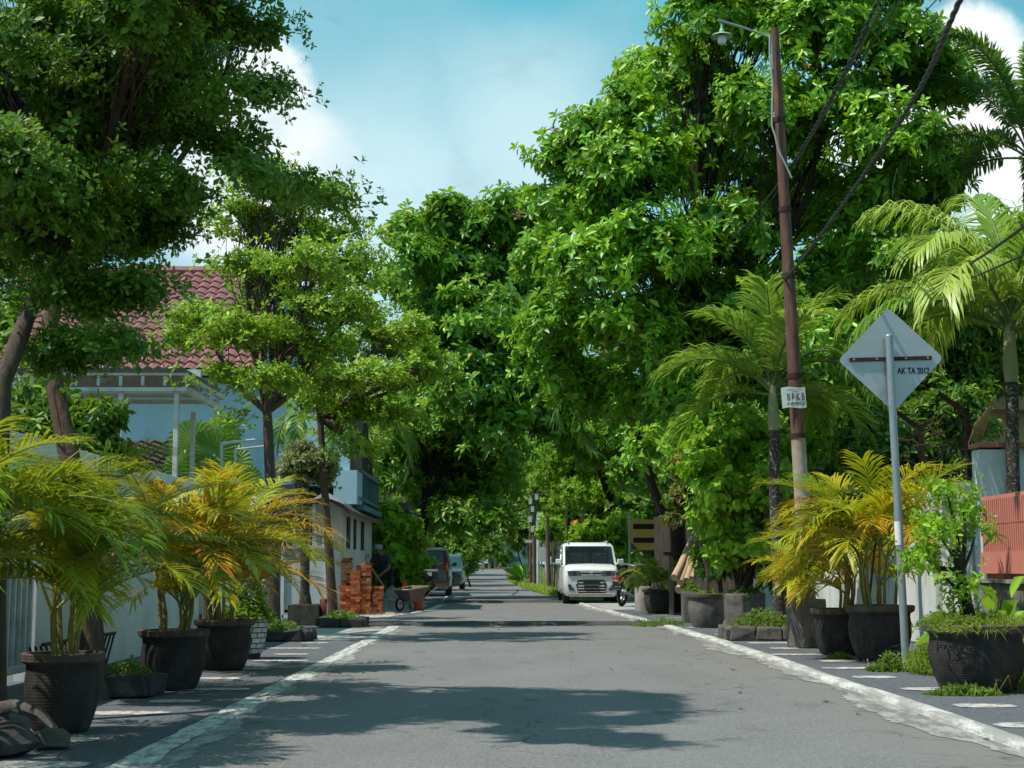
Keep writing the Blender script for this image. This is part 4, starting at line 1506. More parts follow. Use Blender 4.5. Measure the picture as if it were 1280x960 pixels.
# fan palm behind the wall
r = thing('fan_palm', 'dark fan-leaved palm between the carport posts and the blue wall', 'palm tree', (P(262, 640, 27).x, 27, 0))
random.seed(5)
fb = Vector((P(262, 640, 27).x, 27, 0))
m = MB()
m.tube([fb, fb + Vector((0, 0, 1.9))], [.09, .08], 8)
m.build('trunk', 'bark_palm_plain', r, smooth=True)
for i, (px, py, s_) in enumerate([(240, 552, .45), (266, 566, .48), (252, 590, .4), (292, 580, .4), (230, 585, .38), (306, 600, .34), (276, 545, .4), (245, 608, .4)]):
    c = P(px, py, 26.6 + .1 * i)
    m = MB()
    m.tube(spread(fb + Vector((0, 0, 1.85)), c, .15, 5), .012, 5)
    vs, ts = [], []
    ax = (c - (fb + Vector((0, 0, 1.9)))).normalized()
    nv = Vector((random.uniform(-.3, .3), -1, random.uniform(.1, .5))).normalized()
    sd = ax.cross(nv).normalized()
    nf = 18
    for k in range(nf):
        a0 = R_(-125 + 250 * k / nf)
        a1 = R_(-125 + 250 * (k + .94) / nf)
        am = (a0 + a1) / 2
        f0 = c + (ax * math.cos(a0) + sd * math.sin(a0)) * s_ * .85
        f1 = c + (ax * math.cos(a1) + sd * math.sin(a1)) * s_ * .85
        tp_ = c + (ax * math.cos(am) + sd * math.sin(am)) * s_ * 1.05 + Vector((0, 0, -.06))
        md = c + (ax * math.cos(am) + sd * math.sin(am)) * s_ * .85 + nv * .035
        b_ = len(vs)
        vs += [c, f0, md, f1, tp_]
        ts += [(b_, b_ + 1, b_ + 2), (b_, b_ + 2, b_ + 3), (b_ + 1, b_ + 4, b_ + 2), (b_ + 2, b_ + 4, b_ + 3)]
    rv = m.v
    b_ = len(vs)
    rt = []
    for f in m.f:
        for q in range(1, len(f) - 1): rt.append((f[0] + b_, f[q] + b_, f[q + 1] + b_))
    me = tri_mesh('fan_leaf', np.array([list(x) for x in vs] + [list(x) for x in rv]), np.array(ts + rt), np.full(len(ts) + len(rt), random.uniform(.25, .6)))
    link('fan_leaf', me, 'frond_green', r)

# right row -----------------------------------------------------------
potted_palm('wide black pot with a tall golden palm behind the diamond sign pole', G(1108, 830), .355, .56, 44, (.8, 1.25), (.25, .85), 51, 10, .34, .024, (34, 86), caneh=(.2, .7))
potted_palm('black pot with an orange palm squeezed behind the golden one on the right', G(1056, 822), .33, .5, 20, (.6, .95), (.4, .95), 52, 8, .3, .022, (30, 80), azr=(2.0, 4.2))
potted_palm('grey concrete drum with a young yellow palm', G(1012, 812), .235, .57, 13, (.45, .75), (.3, .7), 53, 5, .24, .022, (35, 80), caneh=(.05, .25), potkw=dict(matn='pot_cement', style='drum'))
potted_palm('dark mossy tub with a feathery green palm beside the black-topped post', G(824, 768), .34, .5, 18, (.6, 1.0), (.05, .4), 54, 6, .3, .03, (25, 80), group='potted green palms', caneh=(.05, .2), potkw=dict(matn='pot_mossy', rim='pot_mossy'))

# big near pot on the right with a small tree and grass
g = G(1222, 867)
r = thing('potted_tree', 'largest black pot on the right, holding a small gnarled tree in long grass', 'potted plant', g)
pot(r, .40, .53)
random.seed(9)
trunk = [Vector((-.02, 0, .5)), Vector((-.06, .02, .75)), Vector((-.1, 0, .95)), Vector((-.12, .02, 1.1))]
m = MB()
m.tube(trunk, [.05, .045, .04, .035], 9, wob=.12)
m.build('trunk', 'bark_dark', r, False, True)
cl = [((-.28, 0, 1.25), (.2, .2, .16)), ((-.05, 0, 1.45), (.16, .2, .16)), ((-.3, .1, 1.0), (.18, .2, .13)), ((-.15, -.1, .85), (.16, .16, .1)), ((.04, .05, 1.2), (.12, .15, .12)), ((-.18, .05, 1.6), (.12, .12, .12)), ((-.42, 0, 1.1), (.12, .15, .12)), ((-.05, 0, .72), (.2, .2, .07))]
for c, _ in cl:
    m = MB()
    m.tube(spread(trunk[2 if c[2] > 1.05 else 1], c, .25, 6), [.025, .022, .017, .013, .009, .005], 6)
    m.build('branch', 'bark_dark', r, False, True)
pos, ax, ti, _s = crown_points(cl, 8, 5, .13, .7, .4)
a_ = rosettes(pos, ax, 6, .058, .026, ti + .15, droop=.1, twig=.04)
o = link('crown', tri_mesh('crown', *leaf_geo(*a_, shape='long')), 'leaf_bright')
o.parent = r
blades_on(r, 'grass', 'leaf_grass', 0, 0, .5, .36, .36, 1500, .16, .007, .55, .62)
blades_on(r, 'hanging_grass', 'leaf_grass', -.1, -.34, .48, .3, .06, 160, .17, .007, 1.6, .7)
weeds_on(r, 'weed', 'leaf_weed', -.1, -.05, .5, .4, .35, .2, 130, 5, .05, .025, 'small', .65)

# weeds at the foot of the pots
def ground_weed(label, loc, rx, ry, h, n, mat='leaf_weed', blades=0, bh=.2, L=.05, tint=.5, k=5):
    o_ = thing('weed_clump', label, 'weeds', loc)
    if n: weeds_on(o_, 'foliage', mat, 0, 0, 0, rx, ry, h, n, k, L, L * .5, 'small', tint)
    if blades: blades_on(o_, 'grass', 'leaf_grass', 0, 0, 0, rx, ry, blades, bh, .007, .45, tint)
    return o_


ground_weed('creeping weeds at the foot of the largest right pot', G(1205, 872), .3, .14, .1, 220, blades=30, tint=.55)
ground_weed('bushy weeds around the base of the sign pole', G(1112, 842), .2, .12, .2, 150, blades=60, tint=.45)
ground_weed('grass and weeds growing between the sign pole and the largest pot', G(1163, 845), .16, .3, .45, 260, blades=420, bh=.42, tint=.6)
ground_weed('low weeds below the orange palm pot on the right', G(1050, 826), .16, .1, .07, 100, tint=.5)
ground_weed('long grass in front of the low stone wall at the right edge', G(1285, 866), .3, .4, .2, 120, blades=260, bh=.4, tint=.5)
ground_weed('small weed clump beside the square dark pot', G(913, 801), .14, .1, .14, 70, tint=.45)
ground_weed('weeds at the foot of the mossy palm tub', G(826, 783), .5, .3, .16, 180, tint=.3)
ground_weed('tuft of weeds on the cracked kerb by the nearest speed bump', G(800, 781), .14, .1, .08, 40, tint=.4)

# broad-leaved plant at right edge
r = thing('broadleaf_plant', 'glossy broad-leaved plant at the right edge behind the largest pot', 'plant', G(1290, 858) + Vector((.02, .75, 0)))
random.seed(3)
N = 34
base = np.zeros((N, 3))
az = rng.uniform(0, 6.28, N)
ele = rng.uniform(.5, 1.35, N)
d = np.stack([np.cos(az) * np.cos(ele), np.sin(az) * np.cos(ele), np.sin(ele)], 1)
base = d * rng.uniform(.15, .75, (N, 1)) * np.array([.7, .7, 1.1])
d2 = d.copy()
d2[:, 2] -= .35
v_, t_, tn_ = leaf_geo(base, d2, np.tile([0, 0, 1.], (N, 1)), rng.uniform(.3, .48, N), rng.uniform(.09, .14, N), rng.uniform(.2, .8, N), 'long', .3)
o = link('foliage', tri_mesh('foliage', v_, t_, tn_), 'leaf_bright')
o.parent = r

# bougainvillea-like bush with heart leaves in a square pot
g = G(931, 795)
r = thing('potted_bush', 'tall bright heart-leaved bush growing from the square dark pot', 'potted plant', g)
pot(r, .31, .6, matn='pot_cement', style='hex')
cl = []
rr_ = random.Random(2)
for px, py, q in [(905, 560, 30), (940, 575, 34), (965, 600, 30), (900, 610, 34), (935, 630, 36), (970, 650, 28), (905, 655, 32), (940, 680, 32), (900, 690, 22), (985, 560, 30), (920, 535, 26), (880, 580, 22), (885, 640, 22), (1000, 590, 24), (880, 545, 18), (860, 530, 16), (955, 545, 26), (1010, 555, 16), (975, 690, 22), (990, 625, 22)]:
    c = P(px, py, g.y + rr_.uniform(-.35, .5)) - g
    s_ = g.y / F * q
    cl.append((tuple(c), (s_, s_ * 1.15, s_ * .95)))
pos, ax, ti, sc_ = crown_points(cl, 15, 8, .2, .8, .2)
a_ = rosettes(pos, ax, 6, .115, .092, ti + .05, droop=.35, twig=.1, amin=40, amax=110)
o = link('crown', tri_mesh('crown', *leaf_geo(*a_, shape='heart')), 'leaf_bright')
o.parent = r
for i, c in enumerate(cl[:12]):
    m = MB()
    m.tube(spread(Vector((random.uniform(-.12, .12), random.uniform(-.1, .1), .56)), c[0], .3, 6), [.028, .024, .02, .015, .01, .006], 6)
    m.build('stem', 'bark_dark', r, False, True)
weeds_on(r, 'weed', 'leaf_weed', 0, 0, .56, .27, .27, .16, 90, 6, .06, .03, 'small', .45)
# scattered red blossoms
pts = np.array([P(px, py, g.y - .5) - g for px, py in [(893, 535), (1008, 575), (978, 612)]])
v_, t_, tn_ = leaf_geo(*rosettes(pts, np.tile([0, -1, .4], (len(pts), 1)), 6, .05, .04, np.full(len(pts), .9)), shape='small')
o = link('blossom', tri_mesh('blossom', v_, t_, tn_), 'red_flower')
o.parent = r

# round mossy pot with a thin-stemmed croton
g = G(884, 786)
r = thing('potted_croton', 'round cement pot with a thin-stemmed reddish shrub', 'potted plant', g)
pot(r, .335, .56, matn='pot_cement', rim='pot_rim')
cl = []
for px, py, q in [(862, 600, 16), (850, 625, 16), (868, 640, 14), (855, 580, 12), (874, 615, 12), (846, 650, 12)]:
    c = P(px, py, g.y + .1) - g
    s_ = g.y / F * q
    cl.append((tuple(c), (s_, s_, s_)))
m = MB()
m.tube([Vector((0, 0, .52)), Vector((.02, 0, .9)), Vector((-.1, 0, 1.4)), Vector(cl[0][0])], [.035, .03, .022, .012], 7)
m.build('stem', 'bark_grey', r, False, True)
pos, ax, ti, _s = crown_points(cl, 14, 8, .12, .8, .3)
a_ = rosettes(pos, ax, 6, .09, .04, ti, droop=.2, twig=.05, tvar=.3)
o = link('crown', tri_mesh('crown', *leaf_geo(*a_, shape='long')), 'leaf_croton')
o.parent = r
weeds_on(r, 'weed', 'leaf_weed', 0, 0, .52, .28, .28, .1, 70, 6, .06, .03, 'small', .55)
r = thing('square_pot', 'narrow grey concrete pot half hidden behind the round cement pot', 'pot', G(857, 781) + Vector((.15, .4, 0)))
m = MB()
m.box(-.16, .16, -.16, .16, 0, .56)
m.build('pot', 'pot_cement', r, False, False, .02)
weeds_on(r, 'weed', 'leaf_weed', 0, 0, .54, .14, .14, .2, 50, 6, .06, .03)

planter('rock-edged bed of tall weeds at the foot of the speckled palm', G(962, 803) + Vector((0, .45, .02)), 1.0, .85, .17, 1, True, 300, 'rock', 120, tint=.6, wh=.3)

# variegated ti plants between the right pots
for px, py, dd, lab, q in [(1008, 690, 18.6, 'pink-leaved shrub above the grey concrete drum', 22), (1080, 640, 15.6, 'red-flowered shrub inside the golden palm', 24)]:
    g = P(px, 800, dd)
    g.z = .02
    cl = []
    rr_ = random.Random(px)
    for k in range(5):
        c = P(px + rr_.uniform(-q, q), py + rr_.uniform(-q, q), dd)
        s_ = dd / F * 13
        cl.append((tuple(c), (s_, s_, s_)))
    tree('shrub', lab, 'shrub', [g, g.lerp(Vector(cl[0][0]), .5), Vector(cl[0][0]) + Vector((0, 0, -.15))], .016, cl, None, 'leaf_croton', 'bark_grey', subs=9, per=4, sub_r=.1, k=6, L=.11, W=.04, shape='long', limb_r=.008, twigs=False)
# ================================================================== LEFT BUILDINGS
def X(px, d):
    return (px - 632) / F * d


def Z(py, d):
    return .95 + (711 - py) / F * d


# street wall with coping and a sheet gate
r = thing('boundary_wall', 'long white boundary wall with a pale coping behind the left potted palms', 'wall', (-4.05, 13, 0))
m = MB()
m.box(-4.2, -4.03, 4, 9.6, -.05, 1.9)
m.box(-4.2, -4.03, 13.2, 20.2, -.05, 1.9)
m.build('wall', 'wall_white', r)
m = MB()
m.box(-4.27, -3.96, 4, 20.25, 1.9, 2.05)
m.build('coping', 'wall_white', r, bevel=.01)
m = MB()
for i in range(9):
    m.box(-4.14, -4.1, 4 + i * 2, 4.08 + i * 2, 2.05, 2.25)
m.box(-4.13, -4.11, 4, 20.2, 2.22, 2.25)
r2 = thing('sliding_gate', 'white sheet and bar gate set in the left boundary wall', 'gate', (-4.1, 11.4, 0))
m = MB()
m.box(-4.12, -4.08, 9.65, 13.15, .08, 1.85)
m.build('sheet', 'sheet_white', r2)
m = MB()
for i in range(24):
    m.box(-4.07, -4.04, 9.7 + i * .148, 9.74 + i * .148, .1, 1.85)
for z in (.1, .95, 1.8):
    m.box(-4.075, -4.02, 9.65, 13.15, z, z + .05)
m.build('bar', 'steel_white', r2)
# low lattice grille behind the pots
r = thing('lattice_grille', 'low dark diagonal lattice grille behind the second left pot', 'fence', (-3.75, 13.6, 0))
m = MB()
for i in range(-3, 12):
    for sg in (1, -1):
        y0 = 12.9 + i * .14
        a, b = Vector((-3.75 + sg * .006, y0, .03)), Vector((-3.75 + sg * .006, y0 + sg * .3, .33))
        m.tube([a, b], .011, 5)
m.tube([Vector((-3.75, 12.5, .34)), Vector((-3.75, 14.8, .34))], .015, 6)
m.tube([Vector((-3.75, 12.5, .03)), Vector((-3.75, 14.8, .03))], .015, 6)
m.build('lattice', 'plastic_black', r)

# carport
r = thing('carport', 'white steel carport with corrugated roof above the boundary wall', 'carport', (-6, 23.5, 0))
zt = 3.45
for x, y in ((X(149, 21.5), 21.5), (X(219, 21.5), 21.5), (X(130, 24.3), 24.3), (X(240, 24.3), 24.3), (X(60, 24.3), 24.3)):
    m = MB()
    m.box(x - .034, x + .034, y - .034, y + .034, 0, zt)
    m.build('post', 'steel_white', r, bevel=.006)
m = MB()
x0, x1 = X(10, 21.5), X(232, 21.5)
m.box(x0, x1, 21.42, 21.5, zt, zt + .055)
m.box(x0, x1, 21.42, 21.5, zt + .23, zt + .26)
m.box(x1 - .07, x1, 21.5, 24.4, zt, zt + .08)
m.box(x1 - .07, x1, 21.5, 24.4, zt + .2, zt + .26)
for i in range(9):
    x = x0 + (x1 - x0) * i / 8
    m.box(x - .02, x + .02, 21.43, 21.49, zt + .08, zt + .22)
for i in range(3):
    y = 22.4 + i * .8
    m.box(x0, x1 - .07, y, y + .05, zt + .1, zt + .17)
    m.box(x1 - .05, x1 - .02, y, y + .04, zt + .08, zt + .2)
m.build('frame', 'steel_white', r)
m = MB()
n = 70
for i in range(n + 1):
    x = x0 - .1 + (x1 - x0 + .05) * i / n
    for y in (21.3, 24.6):
        m.v.append((x, y, zt + .33 + .022 * math.sin(i * 1.57) + (y - 21.3) * .012))
for i in range(n):
    m.f.append((2 * i, 2 * i + 2, 2 * i + 3, 2 * i + 1))
    m.m.append(0)
m.build('corrugated_roof', 'sheet_roof', r)
r = thing('bent_pipe', 'bent white steel pipe standing on the carport roof', 'pipe', P(130, 478, 22.5))
m = MB()
m.tube([P(85, 470, 22.5), P(127, 436, 22.5)], .04, 8)
m.tube([P(129, 432, 22.5), P(129, 478, 22.5)], .05, 8)
m.build('pipe', 'steel_white', r)

# blue two-storey house with red tiles
r = thing('blue_house', 'pale blue two-storey house with a red tiled roof on the left', 'house', (-7, 38, 0))
m = MB()
bx0, bx1, by = -11.5, X(437, 35), 35.0
zb = 2.85
m.box(bx0, bx1, by, by + 4.6, zb, 5.35)
m.box(bx0, X(330, by), by + .02, by + 9, 0, zb)
m.box(X(372, 35), bx1, by + 1.5, by + 4.6, 0, zb)
# parapet corner in front of the balcony
m.box(X(418, 35), X(447, 35), by - .12, by + 1.2, 2.42, 3.2)
m.build('wall', 'wall_blue', r)
m = MB()
m.box(X(322, 34.2), X(377, 34.2), 34.2, by - .003, Z(652, 34.2), Z(606, 34.2))
m.build('fascia', 'fascia_dark', r)
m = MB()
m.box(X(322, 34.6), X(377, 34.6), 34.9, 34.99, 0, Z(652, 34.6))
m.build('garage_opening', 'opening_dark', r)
m = MB()
m.box(X(322, 34.5), X(356, 34.5), 34.5, 34.8, 0, Z(665, 34.5))
m.build('garage_door', 'wall_teal', r)
m = MB()
m.box(X(368, 34.2), X(380, 34.2), 34.1, 34.4, 0, Z(630, 34.2))
m.build('column', 'wall_white', r)
# thin surface pipes on the blue wall
m = MB()
m.tube([P(200, 620, 34.97), P(330, 606, 34.97)], .012, 5)
m.tube([P(360, 560, 34.97), P(352, 600, 34.97)], .012, 5)
m.build('conduit', 'wall_teal', r)
# tiled roof: rolls along x, stepped courses up the slope
def tile_roof(name, mat, parent, x0, x1, y0, z0, y1, z1, roll, course, amp, skew=0.0):
    nr = int(math.hypot(y1 - y0, z1 - z0) / course)
    ncol = int((x1 - x0) / roll)
    sub = 5
    vs, fs = [], []
    W_ = ncol * sub + 1
    sl = Vector((0, y1 - y0, z1 - z0)).normalized()
    nn = Vector((0, -sl.z, sl.y))
    for j in range(nr):
        for e in (0, 1):
            f = (j + e) / nr
            lift = (.05 if e == 0 else 0.0)
            jit = random.uniform(-.008, .008)
            for i in range(W_):
                x = x0 + (x1 - x0) * i / (W_ - 1)
                u = (i % sub) / sub
                h = amp * (math.sin(u * 2 * math.pi) * .7 + math.sin(u * 4 * math.pi + .6) * .25)
                p = Vector((x + skew * f, y0 + (y1 - y0) * f, z0 + (z1 - z0) * f)) + nn * (h + lift + jit)
                vs.append(p[:])
    for k in range(2 * nr - 1):
        for i in range(W_ - 1):
            a = k * W_ + i
            fs.append((a, a + 1, a + W_ + 1, a + W_))
    me = bpy.data.meshes.new(name)
    me.from_pydata(vs, [], fs)
    me.update()
    return link(name, me, mat, parent)


rf = tile_roof('roof', 'tile_red', r, -11.8, X(338, 39.5) + .45, 34.45, 5.45, 39.6, 8.75, .27, .36, .05)
m = MB()
m.tube([Vector((-11.8, 39.62, 8.78)), Vector((X(338, 39.5) + .45, 39.62, 8.78))], .13, 8)
m.tube([Vector((X(338, 39.5) + .453, 34.5, 5.5)), Vector((X(338, 39.5) + .453, 39.6, 8.8))], .09, 8)
m.build('ridge', 'tile_red', r, smooth=True)
m = MB()
m.prism([(34.6, 5.4), (39.6, 8.7), (44.6, 5.4)], 'x', -11.6, X(338, 39.5) + .25)
m.build('gable', 'wall_blue', r)
tile_roof('roof', 'tile_red', r, -11.8, X(338, 39.5) + .45, 44.8, 5.45, 39.64, 8.75, .27, .36, .05)
m = MB()
m.box(-11.6, X(250, 34.5), 34.3, 34.48, 5.28, 5.45)
m.build('gutter', 'wall_paleblue', r)
# balcony, post, dark recess
m = MB()
m.box(X(428, 35.5), X(468, 38), 35.3, 40.4, 2.3, 2.42)
m.build('balcony', 'wall_teal', r)
m = MB()
for i in range(9):
    y = 35.6 + i * .66
    m.box(X(459, 38), X(459, 38) + .05, y, y + .05, 2.42, 3.2)
m.box(X(459, 38) - .02, X(459, 38) + .07, 35.3, 41, 3.2, 3.28)
m.box(X(459, 38) - .02, X(459, 38) + .07, 35.3, 41, 2.55, 2.62)
m.build('railing', 'wall_teal', r)
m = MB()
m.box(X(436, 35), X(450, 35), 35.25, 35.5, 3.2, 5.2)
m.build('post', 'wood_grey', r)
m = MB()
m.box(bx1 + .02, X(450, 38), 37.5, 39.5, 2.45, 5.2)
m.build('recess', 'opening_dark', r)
m = MB()
m.box(bx1, X(455, 38), 35.1, 39.5, 5.2, 5.4)
m.build('balcony_roof', 'tile_red', r)

# older dark tiled roof of a small shed in front
r = thing('shed', 'small shed with an old dark tiled roof below the blue wall', 'shed', (X(170, 29), 30, 0))
sx0, sx1 = X(120, 29), X(222, 29)
tile_roof('roof', 'tile_old', r, sx0 - .3, sx1, 27.8, Z(592, 27.8), 30.6, Z(552, 30.6), .24, .3, .045)
m = MB()
m.prism([(27.9, 0), (33, 0), (33, Z(592, 27.8) - .12), (30.6, Z(556, 30.6) - .15), (27.9, Z(592, 27.8) - .12)], 'x', sx0, sx1 - .1)
m.build('wall', 'wall_white', r)
# hipped side falling toward the street
m = MB()
for j in range(8):
    f0, f1 = j / 8, (j + 1) / 8
    x0_, x1_ = sx1 + .75 * f0, sx1 + .75 * f1
    z0_, z1_ = Z(558, 30) - .8 * f0 , Z(558, 30) - .8 * f1
    m.add([(x0_, 27.6, z0_ - .25 + .03), (x1_, 27.6, z1_ - .25 ), (x1_, 30.8, z1_), (x0_, 30.8, z0_ + .03)], [(0, 1, 2, 3)])
m.build('hip', 'tile_old', r)

# rail posts behind the palms
r = thing('pipe_rail', 'thin white pipe rail above the wall right of the fan palm', 'railing', P(290, 600, 23))
m = MB()
m.tube([P(277, 640, 23), P(277, 554, 23), P(318, 550, 24.5)], .025, 6)
m.tube([P(294, 640, 22.3), P(294, 562, 22.3), P(330, 558, 23.6)], .022, 6)
m.build('pipe', 'steel_white', r)

# white gate with spikes
d = 28.6
r = thing('sheet_gate', 'patched white sheet-metal gate with spiked top by the mottled trunk', 'gate', (X(382, d), d, 0))
x0, x1 = X(356, d), X(410, d)
zt = Z(686, d)
m = MB()
for i, (a, b, c, e) in enumerate([(0, .55, .08, .5), (.55, 1, .08, .52), (0, .5, .5, 1), (.5, 1, .52, 1)]):
    m.box(x0 + (x1 - x0) * a + .01, x0 + (x1 - x0) * b - .01, d - .012 * (i % 2), d + .03, .1 + (zt - .1) * c, .1 + (zt - .1) * e - .012)
m.build('sheet', 'sheet_white', r)
m = MB()
for x in (x0 - .03, x1 - .03):
    m.box(x, x + .06, d - .05, d + .05, 0, zt)
m.box(x0, x1, d - .05, d + .05, zt, zt + .05)
m.box(x0, x1, d - .05, d + .05, .04, .1)
m.build('frame', 'steel_white', r)
for i in range(6):
    x = x0 + (x1 - x0) * (i + .5) / 6
    m = MB()
    hh = Z(662, d)
    m.tube([Vector((x, d, zt)), Vector((x, d, hh - .12))], .014, 6)
    m.obox((x, d, hh - .1), (.09, .02, .09), (0, math.pi / 4, 0))
    m.tube([Vector((x, d, hh - .08)), Vector((x, d, hh + .04))], [.02, .003], 6)
    m.build('spike', 'steel_white', r)

# small white annex
d = 33
r = thing('white_annex', 'small white single-storey annex with brown eaves behind the slim trunk', 'house', (X(400, d), d + 2, 0))
x0, x1 = X(372, d), X(428, d)
m = MB()
m.box(x0, x1, d, d + 7.5, 0, Z(628, d))
m.build('wall', 'wall_white', r)
m = MB()
m.box(X(389, d), X(396, d), d - .03, d + .01, Z(690, d), Z(655, d))
m.build('window', 'opening_dark', r)
for y0_, y1_ in ((34.0, 34.6), (35.6, 36.0), (37.4, 38.0)):
    m = MB()
    m.box(x1 - .01, x1 + .03, y0_, y1_, 1.4, 2.1)
    m.build('window', 'opening_dark', r)
m = MB()
m.prism([(X(352, d), Z(640, d)), (X(412, d), Z(620, d)), (X(446, d), Z(641, d)), (X(446, d), Z(646, d)), (X(412, d), Z(626, d)), (X(352, d), Z(646, d))], 'y', d - .7, d + 7.6)
m.build('roof', 'roof_brown', r)
m = MB()
m.prism([(X(398, d), Z(627, d)), (X(412, d), Z(617, d)), (X(436, d), Z(630, d)), (X(436, d), Z(633, d)), (X(412, d), Z(624, d))], 'y', d - .78, d - .702)
m.build('bargeboard', 'steel_white', r)
m = MB()
m.box(X(396, d), X(399, d), d - .6, d - .52, 0, Z(632, d))
m.build('post', 'steel_white', r)

# brown canopy house
d = 44
r = thing('brown_canopy_house', 'house front with a brown canopy roof and brown door behind the bright bush', 'house', (X(470, d), d + 2, 0))
m = MB()
m.prism([(X(425, d), Z(630, d)), (X(515, d), Z(632, d)), (X(515, d), Z(641, d)), (X(425, d), Z(641, d))], 'y', d - 1.5, d + 4)
m.build('roof', 'roof_brown', r)
m = MB()
m.box(X(430, d), X(512, d), d - 1.4, d - 1.3, Z(648, d), Z(644, d))
for px in (436, 458, 508):
    m.box(X(px, d), X(px, d) + .09, d - 1.4, d - 1.3, 0, Z(641, d))
m.build('beam', 'wood_brown', r)
m = MB()
m.box(X(430, d), X(515, d), d + .2, d + 4, 0, Z(642, d))
m.build('wall', 'wall_tan', r)
m = MB()
m.box(X(440, d), X(456, d), d + .1, d + .197, 0, Z(664, d))
m.build('door', 'wood_brown', r)
m = MB()
m.box(X(430, d), X(440, d), d + .1, d + .197, 0, Z(660, d))
m.build('doorway', 'opening_dark', r)
m = MB()
m.box(X(461, d), X(474, d), d + .12, d + .197, Z(692, d), Z(662, d))
m.build('window', 'glass_dark', r)
m = MB()
for i in range(4):
    m.box(X(460 + i * 4.4, d), X(460.7 + i * 4.4, d), d + .08, d + .118, Z(692, d), Z(662, d))
m.build('window_bar', 'wood_grey', r)
m = MB()
m.box(X(456, d), X(482, d), d + .05, d + .195, 0, Z(700, d))
m.build('plinth', 'wood_brown', r)
r = thing('yellow_house', 'yellow house wall glimpsed beyond the balcony', 'house', (X(470, 54), 55, 0))
m = MB()
m.box(X(440, 54), X(500, 54), 54, 60, 0, Z(600, 54))
m.build('wall', 'wall_yellow', r)
m = MB()
m.box(X(436, 54), X(503, 54), 53.6, 60, Z(600, 54), Z(594, 54))
m.build('roof', 'tile_old', r)

# hedges / bushes on the left
def bush(name, label, cat, px, py, d, clist, leafm, **kw):
    g = P(px, py, d)
    g.z = gz(d)
    cl = pxclumps(clist, d, .4, .9, 1, 21)
    return tree(name, label, cat, [g, g.lerp(Vector(cl[0][0]), .5), Vector(cl[0][0])], kw.pop('r', .05), cl, None, leafm, 'bark_dark', **kw)


bush('bush', 'bright green leafy bush behind the bending worker', 'bush', 492, 748, 41.4, [(490, 700, 22), (475, 680, 18), (505, 675, 20), (490, 660, 18), (515, 700, 14), (480, 722, 18), (505, 728, 18), (485, 642, 10), (468, 665, 10), (510, 655, 10), (460, 700, 8)],
     'leaf_bright', subs=30, per=9, sub_r=.28, k=7, L=.15, W=.1, shape='heart', droop=.3, twig=.06, limb_r=.02)
bush('bush', 'dense dark bush behind the carport posts on the left', 'bush', 70, 640, 20, [(40, 550, 36), (80, 540, 36), (110, 560, 30), (60, 590, 36), (110, 600, 30), (20, 520, 30), (60, 500, 26), (10, 600, 36), (120, 520, 20)],
     'leaf_dark', subs=30, per=10, sub_r=.25, k=6, L=.17, W=.06, droop=.3, limb_r=.025)
bush('bush', 'dark roadside bush beyond the second parked car', 'bush', 588, 728, 80, [(575, 690, 16), (590, 680, 14), (566, 670, 14), (580, 705, 14), (572, 715, 10)], 'leaf_far', subs=26, per=8, sub_r=.4, k=6, L=.22, W=.1, limb_r=.03)
bush('bush', 'roadside bush leaning over the low wall at the left bend', 'bush', 616, 712, 146, [(612, 690, 14), (622, 680, 12), (606, 676, 12), (626, 700, 12), (600, 690, 8), (636, 695, 8)], 'leaf_far', subs=24, per=8, sub_r=.5, k=6, L=.28, W=.12, limb_r=.03)
bush('bush', 'small creeper bush against the white annex wall', 'bush', 444, 750, 39, [(440, 700, 10), (444, 725, 10), (446, 745, 9)], 'leaf_dark', subs=20, per=8, sub_r=.18, k=6, L=.09, W=.05, shape='small', limb_r=.015)
bush('bush', 'green shrub behind the white car, by the brown trunk', 'bush', 752, 738, 50, [(745, 670, 22), (765, 690, 20), (780, 660, 18), (725, 672, 12), (770, 715, 16)], 'leaf_bright', subs=26, per=9, sub_r=.3, k=7, L=.26, W=.1, shape='long', droop=.35, limb_r=.03)
bush('bush', 'low bright shrub between the far poles and the white car', 'bush', 690, 725, 72, [(690, 655, 12), (700, 668, 12), (680, 668, 9)], 'leaf_bright', subs=24, per=8, sub_r=.3, k=6, L=.2, W=.09, limb_r=.03)
bush('bush', 'dark hedge below the glossy tree, right of the logs', 'bush', 905, 770, 28.5, [(890, 640, 40), (930, 600, 40), (985, 640, 40), (940, 690, 36), (1000, 590, 40), (1040, 560, 40), (1050, 620, 40), (900, 700, 30), (980, 710, 30)],
     'leaf_dark', subs=20, per=9, sub_r=.35, k=7, L=.2, W=.08, limb_r=.03)
bush('bush', 'dark hedge behind the barbed wire on the right', 'bush', 1110, 700, 21.5, [(1080, 560, 36), (1120, 560, 36), (1150, 580, 30), (1100, 610, 36), (1060, 600, 30), (1170, 520, 30), (1200, 540, 24), (1180, 600, 24), (1090, 520, 26), (1130, 650, 30), (1060, 650, 30), (1220, 500, 18)],
     'leaf_dark', subs=20, per=9, sub_r=.3, k=7, L=.15, W=.06, limb_r=.03)
bush('bush', 'dark green mass of leaves behind the right-hand feathery palm', 'bush', 1215, 720, 30, [(1190, 400, 60), (1240, 430, 50), (1180, 480, 50), (1150, 440, 50), (1230, 360, 40), (1270, 470, 40), (1280, 390, 50), (1110, 470, 40)],
     'leaf_dark', subs=20, per=9, sub_r=.45, k=7, L=.2, W=.075, limb_r=.06, r=.12)

